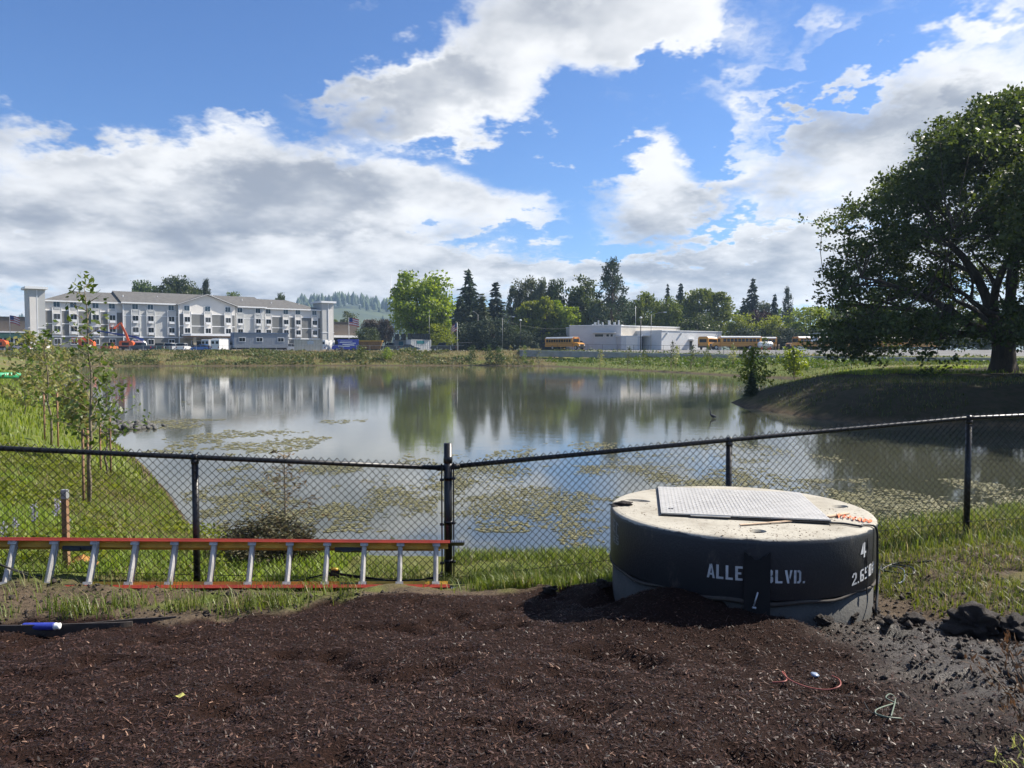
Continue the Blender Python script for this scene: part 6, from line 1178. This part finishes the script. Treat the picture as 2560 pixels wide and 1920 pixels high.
# small conifers on the promontory, dead cedar and shrubs behind the ladder
plant('fir-0', L_fir, 12.95, 41.0, zt1(12.95, 41.0), 1.35, .36, 'young_fir', 'small dark young fir at the promontory tip', 'tree', 'young planted trees')
x, y = -2.42, 8.0; zb = zt1(x, y); e = empty('dead_cedar', (x, y, zb)); tag(e, 'dried brown young cedar behind the fence', 'sapling'); rg_ = np.random.default_rng(9); mb = MB(); mb.tube([(0, 0, -.1), (.01, 0, .6), (0, .01, 1.13)], [.012, .008, .003], 6); C, ax = [], []
for b in range(26):
    z = .18 + .92 * b / 26; an = b * 2.4; L_ = .42 * (1.12 - z) + .06; d = np.array([math.cos(an), math.sin(an), .55]); mb.tube([(0, 0, z), tuple(np.array([0, 0, z]) + d * L_)], [.004, .0015], 4, False)
    m = 15; u = rg_.uniform(.2, 1.1, (m, 1)); C.append(np.array([0, 0, z]) + d * L_ * u + rg_.normal(size=(m, 3)) * .025); ax.append(np.repeat(d[None] + np.array([0, 0, -.5]), m, 0))
C = np.concatenate(C); V, Q = cards(rg_, C, rg_.uniform(.018, .040, len(C)), .22, np.concatenate(ax), .5); mb.build('trunk', m_barkl, e); fast('crown', V, Q, L_dead, e, rnd=np.repeat(rg_.uniform(0, 1, len(C)), 4))
L_jun = leafmat('shrub_olive', (0.040, 0.045, 0.020), (0.110, 0.095, 0.045), .25, .7)
for px_, py_, r_, h_, lb in ((655, 1455, .42, .52, 'dense olive brown shrub behind the ladder'), (735, 1450, .26, .34, 'smaller brownish shrub right of the dense one behind the ladder')):
    p = at(px_, py_, 7.55); plant('low-3', L_jun, p.x, 7.55, zt1(p.x, 7.55) - .05, h_, r_, 'low_shrub', lb, 'shrub', 'shrubs behind the ladder')
# loose stake with lupine, green pipe
p = onground(167, 1420, 0); st = MB().box(-.022, .022, -.022, .022, -.2, .62).build('wooden_stake', m_wood); st.location = p; tag(st, 'short square wooden stake standing behind the left ladder end', 'stake'); MB().box(-.024, .024, -.024, .024, .621, .70).build('reflective_cap', m_galv, st)
p = onground(205, 1415, .01); fp_ = MB(); fp_.add([(-.16, 0, 0), (-.15, .02, .05), (.0, .03, .10), (.15, .02, .03), (.14, -.01, 0), (0, -.01, .06)], [(0, 1, 2, 5), (5, 2, 3, 4)]); o = fp_.build('flagging_scrap', mat('orange_scrap', (0.70, 0.33, 0.10), .6), fix=False); o.location = p; tag(o, 'scrap of pale orange flagging lying in the grass beside the short stake', 'ribbon')
a, b = at(-120, 939, 24), at(57, 939, 25); pp = MB().tube([a, b], .10, 16).build('drain_pipe', mat('green_pvc', (0.05, 0.42, 0.20), .35), None, True); tag(pp, 'green plastic pipe lying on the left bank', 'pipe'); MB().tube([a + (b - a) * .985, b + (b - a) * .003], .115, 16).build('pipe_collar', MATS['green_pvc'], pp, True)

# ------------------------------------------------------------------ wading bird
hp_ = gz(1782, 1046); bird = bpy.data.meshes.new('heron'); vs = [(0, 0, -.15), (0, 0, .055), (.02, 0, .11), (-.06, 0, .13), (-.10, 0, .19), (-.105, 0, .27), (-.12, 0, .345), (-.135, 0, .40), (-.155, 0, .415), (-.225, 0, .405), (.09, 0, .085), (.15, 0, .05), (.035, .012, -.15), (.03, .012, .055)]
es = [(0, 1), (1, 2), (2, 3), (3, 4), (4, 5), (5, 6), (6, 7), (7, 8), (8, 9), (2, 10), (10, 11), (12, 13), (13, 2)]; rad = [.006, .010, .095, .075, .034, .022, .019, .023, .021, .004, .075, .024, .006, .010]
bird.from_pydata(vs, es, []); bo = bpy.data.objects.new('heron', bird); COL.objects.link(bo); mdf = bo.modifiers.new('skin', 'SKIN'); sk = bird.skin_vertices[0].data
for i, r_ in enumerate(rad): sk[i].radius = (r_, r_ * (1 if i not in (2, 3, 10) else .8))
sk[2].use_root = True; bo.modifiers.new('sub', 'SUBSURF').render_levels = 2; bo.modifiers['sub'].levels = 2; bird.materials.append(mat('heron_plumage', (0.045, 0.052, 0.062), .8, 0, .4, 20)); bo.location = (hp_.x, hp_.y, 0); tag(bo, 'dark long necked heron standing in the pond', 'bird')

# ------------------------------------------------------------------ ground cover
def blades(rg_, x, y, z, h, w, lean=.35, up=1.0):
    n = len(x); a = rg_.uniform(0, 2 * PI, n); d = np.stack([np.cos(a), np.sin(a), np.zeros(n)], -1); sd_ = np.stack([-np.sin(a), np.cos(a), np.zeros(n)], -1); b0 = np.stack([x, y, z - .01], -1); l = (rg_.uniform(.1, 1, n) * lean)[:, None]; h = h[:, None]; w = w[:, None] * .5
    m = b0 + d * l * h * .35 + np.array([0, 0, 1.0]) * h * .6; t = b0 + d * l * h * 1.15 + np.array([0, 0, 1.0]) * h * (1 - l * .25)
    V = np.stack([b0 - sd_ * w, b0 + sd_ * w, m + sd_ * w * .75, m - sd_ * w * .75, t], 1); i = (np.arange(n) * 5)[:, None]
    T = np.concatenate([i + np.array([[0, 1, 2]]), i + np.array([[0, 2, 3]]), i + np.array([[3, 2, 4]])]); return V.reshape(-1, 3), T, n
def relief_z(x, y): 
    z = zterr(x, y); k = (np.abs(x) < 9) & (y < 9) & (y > .5); dq = pond_d(x[k], y[k]); z[k] += near_relief(x[k], y[k]) * sst((9.0 - y[k]) / 1.5) * sst((dq - .3) / 1.2); return z
def field(name, n, x0, x1, y0, y1, keepf, hlo, hhi, wlo, whi, lm, label, seed, lean=.6, clump=None, cat='grass'):
    rg_ = np.random.default_rng(seed); x = rg_.uniform(x0, x1, n); y = rg_.uniform(y0, y1, n)
    if clump: 
        k = rg_.integers(0, clump[0], n); cx = rg_.uniform(x0, x1, clump[0]); cy = rg_.uniform(y0, y1, clump[0]); x = cx[k] + rg_.normal(0, clump[1], n); y = cy[k] + rg_.normal(0, clump[1], n)
    kp = keepf(x, y); x, y = x[kp], y[kp]; kp = pond_d(x, y) > .12; x, y = x[kp], y[kp]; kp = np.hypot(x - MH.x, y - MH.y) > .95; x, y = x[kp], y[kp]
    yl = 6.36 + (x + .53) * .147; kp = ~((y > yl - .55) & (y < yl + .12) & (x < -.3) & (rg_.uniform(0, 1, len(x)) < .86)); x, y = x[kp], y[kp]
    z = relief_z(x, y); m = len(x); V, T, _ = blades(rg_, x, y, z, rg_.uniform(hlo, hhi, m), rg_.uniform(wlo, whi, m), lean); o = fast(name, V, T, lm, rnd=np.repeat(rg_.uniform(0, 1, m), 5)); tag(o, label, cat, kind='stuff'); return o
G_near = leafmat('grass_near', (0.085, 0.125, 0.020), (0.165, 0.205, 0.040), .40, .45, c3=(0.30, 0.26, 0.13)); G_dry = leafmat('grass_dry', (0.20, 0.175, 0.075), (0.30, 0.25, 0.12), .30, .6); G_lush = leafmat('grass_lush', (0.150, 0.205, 0.028), (0.235, 0.290, 0.052), .48, .5, c3=(0.24, 0.24, 0.10)); G_bank = leafmat('bank_growth', (0.055, 0.080, 0.018), (0.120, 0.135, 0.036), .30, .6, c3=(0.24, 0.18, 0.07)); G_juni = leafmat('bank_juniper', (0.065, 0.130, 0.016), (0.105, 0.175, 0.026), .30, .6)
em = lambda x, y: y > mulch_edge(x) + .06
field('grass', 26000, -5.2, .9, 5.0, 7.6, lambda x, y: em(x, y) & (fbm(x, y, 1.7, 61, 3) + .22 * sst((y - 5.85 - .10 * x) / .5) > .66), .04, .13, .003, .007, G_near, 'patchy green grass between ladder and bark mulch', 1, .9)
field('grass', 5200, -4.6, .5, 4.95, 6.2, lambda x, y: em(x, y), .08, .20, .004, .008, G_near, 'loose grass tufts on the bare soil below the ladder', 2, 1.0, clump=(46, .085))
field('grass', 9000, -.6, 1.0, 6.1, 8.4, lambda x, y: em(x, y) & (fbm(x, y, 1.5, 63, 3) > .44), .04, .15, .005, .009, G_near, 'taller grass along the fence between corner post and manhole', 3, .7)
field('grass', 95000, 2.3, 8.5, 4.1, 11.5, lambda x, y: em(x, y) & (fbm(x, y, 1.25, 65, 4) > .455 - .10 * sst((y - 6.4) / 1.0)), .03, .10, .004, .009, G_near, 'bright grass patch right of the manhole', 4, .9)
field('grass', 12000, 2.5, 9.0, 6.6, 11.8, lambda x, y: fbm(x, y, 1.1, 66, 3) > .46, .06, .22, .005, .010, G_near, 'longer grass at the foot of the right fence', 5, .7)
lf_ = lambda x, y: (x < -1.6) & (y > 6.3 + .0 * x)
field('grass', 120000, -13, -1.4, 6.4, 15, lambda x, y: lf_(x, y) & (fbm(x, y, .9, 71, 3) > .33), .05, .15, .007, .015, G_lush, 'lush green growth on the left bank behind the fence', 6, .8)
field('dry_grass', 26000, -9, -2.2, 7.0, 15, lambda x, y: (pond_d(x, y) < 2.2) | (fbm(x, y, .8, 73, 3) > .60), .05, .22, .004, .009, G_dry, 'yellow dry grass along the left shoreline', 7, 1.1, cat='grass')
field('grass', 90000, -42, -5, 13, 62, lambda x, y: (pond_d(x, y) < 14), .06, .24, .018, .045, G_lush, 'tall green growth farther along the left bank', 8, .7)
def leaves(name, n, x0, x1, y0, y1, keepf, slo, shi, hmax, lm, label, seed, dens=None):
    rg_ = np.random.default_rng(seed); x = rg_.uniform(x0, x1, n); y = rg_.uniform(y0, y1, n); kp = keepf(x, y); x, y = x[kp], y[kp]; kp = pond_d(x, y) > .3; x, y = x[kp], y[kp]; m = len(x); hb = np.clip(fbm(x, y, dens or 1.2, seed, 3) - .36, .02, 1) * 2.2 * hmax; C = np.stack([x, y, zterr(x, y) + rg_.uniform(0, 1, m) * hb], -1); V, Q = cards(rg_, C, rg_.uniform(slo, shi, m), .6, np.repeat(np.array([[0, 0, .25]]), m, 0), 1.0); tag(fast(name, V, Q, lm, rnd=np.repeat(rg_.uniform(0, 1, m), 4)), label, 'ground cover', kind='stuff')
leaves('leafy_ground_cover', 110000, -12, -2.6, 6.8, 15, lambda x, y: fbm(x, y, .7, 75, 3) > .40, .014, .036, .34, G_lush, 'broad leaved green plants covering the left bank', 11)
leaves('bank_growth', 60000, -110, 4, 134, 168, lambda x, y: (pond_d(x, y) > .8) & (fbm(x, y, .16, 77, 3) > .44), .12, .34, 1.05, G_bank, 'mixed green and dry weeds on the far bank below the lot', 12, .22)
field('dry_grass', 42000, -110, 6, 132, 168, lambda x, y: pond_d(x, y) > .5, .15, .60, .05, .12, G_dry, 'dry yellow grass on the far bank', 13, .8)
def wall_front(x, y): u = x / np.maximum(y, 1); return (u > .04) & (y < np.interp(u, WU, WD) - .8)
leaves('juniper_cover', 42000, 6, 62, 80, 150, lambda x, y: wall_front(x, y) & (pond_d(x, y) > 3.5) & (fbm(x, y, .22, 79, 3) > .40), .10, .26, .75, G_juni, 'bright green creeping juniper below the retaining wall', 14, .3)
field('bank_grass', 30000, 4, 62, 74, 150, lambda x, y: wall_front(x, y) & (pond_d(x, y) > .6), .10, .40, .04, .09, G_bank, 'olive grass on the far right bank above the water', 15, .8)
leaves('verge_growth', 12000, 2, 62, 96, 172, lambda x, y: (x / y > .015) & (y > np.interp(x / y, WU, WD) + 1.5) & (y < np.interp(x / y, WU, WD) + 14), .10, .24, .7, G_bank, 'weedy verge above the retaining wall', 16, .3)
field('bank_grass', 60000, 12, 52, 27, 66, lambda x, y: (pond_d(x, y) > .5) & (fbm(x, y, .35, 81, 3) > .53), .05, .22, .012, .03, G_bank, 'sparse brown green grass on the promontory under the oak', 17, .9)
field('grass', 22000, 20, 52, 42, 64, lambda x, y: (fbm(x, y, .25, 83, 3) > .52), .10, .36, .02, .045, G_lush, 'bright sunlit grass around the oak trunk', 18, .7)
rg_ = np.random.default_rng(44); n = 16000; x = rg_.uniform(-40, 260, n); y = rg_.uniform(246, 270, n); hm = 9 + 6 * fbm(x, y * 0, .035, 45, 3) * 1.3; C = np.stack([x, y, 2.8 + rg_.uniform(0, 1, n) ** .7 * hm], -1); V, Q = cards(rg_, C, rg_.uniform(.35, .8, n), .65); tag(fast('far_woodland', V, Q, L_mid, rnd=np.repeat(rg_.uniform(0, 1, n), 4)), 'continuous green woodland behind the depot and buses', 'woodland', kind='stuff')
# lupines
L_lup = leafmat('lupine_bloom', (0.30, 0.27, 0.42), (0.48, 0.45, 0.55), .3)
for i, (px_, py_, lb) in enumerate(((84, 1275, 'tall pale lupine spike behind the fence'), (38, 1310, 'pale lupine spike at the left end of the fence'), (168, 1305, 'purple lupine spike above the short stake'), (142, 1262, 'small purple lupine right of the tall pale spike'), (10, 1330, 'low white lupine at the left frame edge'))):
    p = at(px_, py_, 7.6); zb = zt1(p.x, 7.6); e = empty('lupine', (p.x, 7.6, zb)); tag(e, lb, 'flower', 'lupines behind the fence'); H_ = max(.25, p.z + .06 - zb); MB().tube([(0, 0, 0), (.01, 0, H_)], .004, 5).build('stem', MATS['grass_lush'], e); rg_ = np.random.default_rng(i); C = np.stack([rg_.normal(0, .016, 70), rg_.normal(0, .016, 70), H_ - rg_.uniform(0, .17, 70)], -1); V, Q = cards(rg_, C, .012, .7); bl_ = fast('bloom', V, Q, L_lup, e, rnd=np.repeat(rg_.uniform(0, 1, 70), 4)); bl_['kind'] = 'stuff'
# bark chips
rg_ = np.random.default_rng(3); n = 190000; y = 2.0 + 4.4 * rg_.uniform(0, 1, n) ** 1.25; x = rg_.uniform(-1.0, 1.0, n) * (y + .7); mk = mulch_mask(x, y) > rg_.uniform(.25, 1, n); mk &= (rg_.uniform(0, 1, n) > mud_mask(x, y) * .72); mk &= np.hypot(x - MH.x, y - MH.y) > .95; x, y = x[mk], y[mk]; n = len(x); z = relief_z(x, y)
a = rg_.uniform(0, PI, n); tl = rg_.normal(0, .38, n); lg_ = rg_.uniform(0, 1, n) > .955; L_ = rg_.uniform(.003, .0125, n) * np.where(lg_, 2.6, 1); w_ = L_ * np.where(lg_, rg_.uniform(.06, .16, n), rg_.uniform(.16, .6, n)); d = np.stack([np.cos(a) * np.cos(tl), np.sin(a) * np.cos(tl), np.sin(tl)], -1); s_ = np.stack([-np.sin(a), np.cos(a), rg_.normal(0, .35, n)], -1); c = np.stack([x, y, z + rg_.uniform(.001, .010, n)], -1); upv = np.cross(d, s_)
V = np.stack([c - d * L_[:, None] - s_ * w_[:, None] * .5, c - d * L_[:, None] * .9 + s_ * w_[:, None] * .5, c + upv * .3 * w_[:, None] + s_ * w_[:, None] * .6, c + upv * .3 * w_[:, None] - s_ * w_[:, None] * .6, c + d * L_[:, None] + s_ * w_[:, None] * .35, c + d * L_[:, None] * .92 - s_ * w_[:, None] * .3], 1); i = (np.arange(n) * 6)[:, None]; Q = np.concatenate([i + np.array([[0, 1, 2, 3]]), i + np.array([[3, 2, 4, 5]])])
mch, nt, out = nodes('bark_chip'); at_ = nn(nt, 'ShaderNodeAttribute', attribute_name='rnd').outputs['Fac']; cr = nn(nt, 'ShaderNodeValToRGB', {0: at_}); el = cr.color_ramp.elements; el[0].position = 0; el[0].color = (.011, .006, .005, 1); el[1].position = 1; el[1].color = (.30, .18, .12, 1)
for p_, c_ in ((.45, (.026, .0115, .008, 1)), (.80, (.052, .0225, .0145, 1)), (.975, (.085, .042, .028, 1))): q_ = el.new(p_); q_.color = c_
pc = nn(nt, 'ShaderNodeBsdfPrincipled', {'Base Color': cr.outputs[0], 'Roughness': nn(nt, 'ShaderNodeMath', {0: at_, 1: 7.31}, operation='MULTIPLY').outputs[0], 'Specular IOR Level': .35}); fr_ = nn(nt, 'ShaderNodeMath', {0: nn(nt, 'ShaderNodeMath', {0: at_, 1: 37.7}, operation='MULTIPLY').outputs[0]}, operation='FRACT').outputs[0]; nt.links.new(tramp(nt, fr_, 0, 1, .46, .95), pc.inputs['Roughness']); nt.links.new(pc.outputs[0], out.inputs[0])
tag(fast('bark_chips', V.reshape(-1, 3), Q, mch, rnd=np.repeat(rg_.uniform(0, 1, n), 6)), 'loose dark brown bark chips strewn over the mulch bed', 'bark chips', kind='stuff')
# mud crumbs
n = 22000; y = 2.0 + 4.0 * rg_.uniform(0, 1, n); x = rg_.uniform(-4.5, 3.8, n); mk = (mud_mask(x, y) > rg_.uniform(.15, 1, n)) | ((mulch_mask(x, y) < .6) & (y < 5.9) & (rg_.uniform(0, 1, n) > .5)); mk &= np.hypot(x - MH.x, y - MH.y) > .96; x, y = x[mk], y[mk]; n = len(x); z = relief_z(x, y); r_ = rg_.uniform(.004, .016, n) * np.where(rg_.uniform(0, 1, n) > .97, 2.4, 1)
octa = np.array([(1, 0, 0), (0, 1, 0), (-1, 0, 0), (0, -1, 0), (0, 0, .8), (0, 0, -.8)]); fo_ = np.array([(0, 1, 4), (1, 2, 4), (2, 3, 4), (3, 0, 4), (1, 0, 5), (2, 1, 5), (3, 2, 5), (0, 3, 5)]); V = octa[None] * (r_[:, None] * rg_.uniform(.6, 1.3, (n, 3)))[:, None] + rg_.normal(size=(n, 6, 3)) * (r_ * .18)[:, None, None] + np.stack([x, y, z + r_ * .4], -1)[:, None]; T = (np.arange(n) * 6)[:, None, None] + fo_[None]
tag(fast('soil_crumbs', V.reshape(-1, 3), T.reshape(-1, 3), m_clod), 'crumbs of wet soil scattered over the mud', 'soil crumbs', kind='stuff')
# dry sprig and conifer twig at the right edge of the bed
def sprig(x, y, z, dirs, lm, label, leaf, seed, name):
    e = empty(name, (x, y, z)); tag(e, label, 'plant'); rg_ = np.random.default_rng(seed); mb = MB(); C, ax = [], []
    for d in dirs:
        d = np.array(d); pts = [np.zeros(3) + d * t + np.array([0, 0, -.35 * t * t]) * np.linalg.norm(d) for t in np.linspace(0, 1, 6)]; mb.tube([tuple(p) for p in pts], [.004, .0035, .003, .0025, .002, .001], 5, False)
        for p in pts[1:]: m = 10; C.append(p + rg_.normal(size=(m, 3)) * leaf * .8); ax.append(np.repeat(unit(d)[None], m, 0))
    mb.build('stem', m_barkl, e); C = np.concatenate(C); V, Q = cards(rg_, C, rg_.uniform(.6, 1.2, len(C)) * leaf, .2, np.concatenate(ax), .6); fast('fronds', V, Q, lm, e, rnd=np.repeat(rg_.uniform(0, 1, len(C)), 4))
p = at(2600, 1560, 2.9); sprig(p.x, p.y, zt1(p.x, p.y), [(-.14, .0, .62), (-.22, .05, .50), (-.05, .1, .6), (.1, 0, .55), (-.18, -.1, .35)], L_dead, 'dry tan sprig arching in at the right edge', .022, 3, 'dry_sprig')
p = at(2620, 1900, 2.3); sprig(p.x, p.y, zt1(p.x, p.y), [(-.16, 0, .32), (-.20, .05, .18), (-.10, 0, .42), (.1, 0, .3)], L_wil, 'pale green conifer twig at the lower right corner', .018, 4, 'conifer_twig')

# ------------------------------------------------------------------ the air between here and the hills
hz = MB().box(-2900, 1200, -90, 2450, -3.0, 135); ho = hz.build('haze', None); mh, nt, out = nodes('haze_air'); pv_ = nn(nt, 'ShaderNodeVolumePrincipled', {'Color': (0.52, 0.74, 1.0, 1), 'Density': 0.00020, 'Anisotropy': 0.2}); nt.links.new(pv_.outputs[0], out.inputs['Volume']); ho.data.materials.append(mh); tag(ho, 'thin pale haze filling the air over the pond and hills', 'haze', kind='stuff')
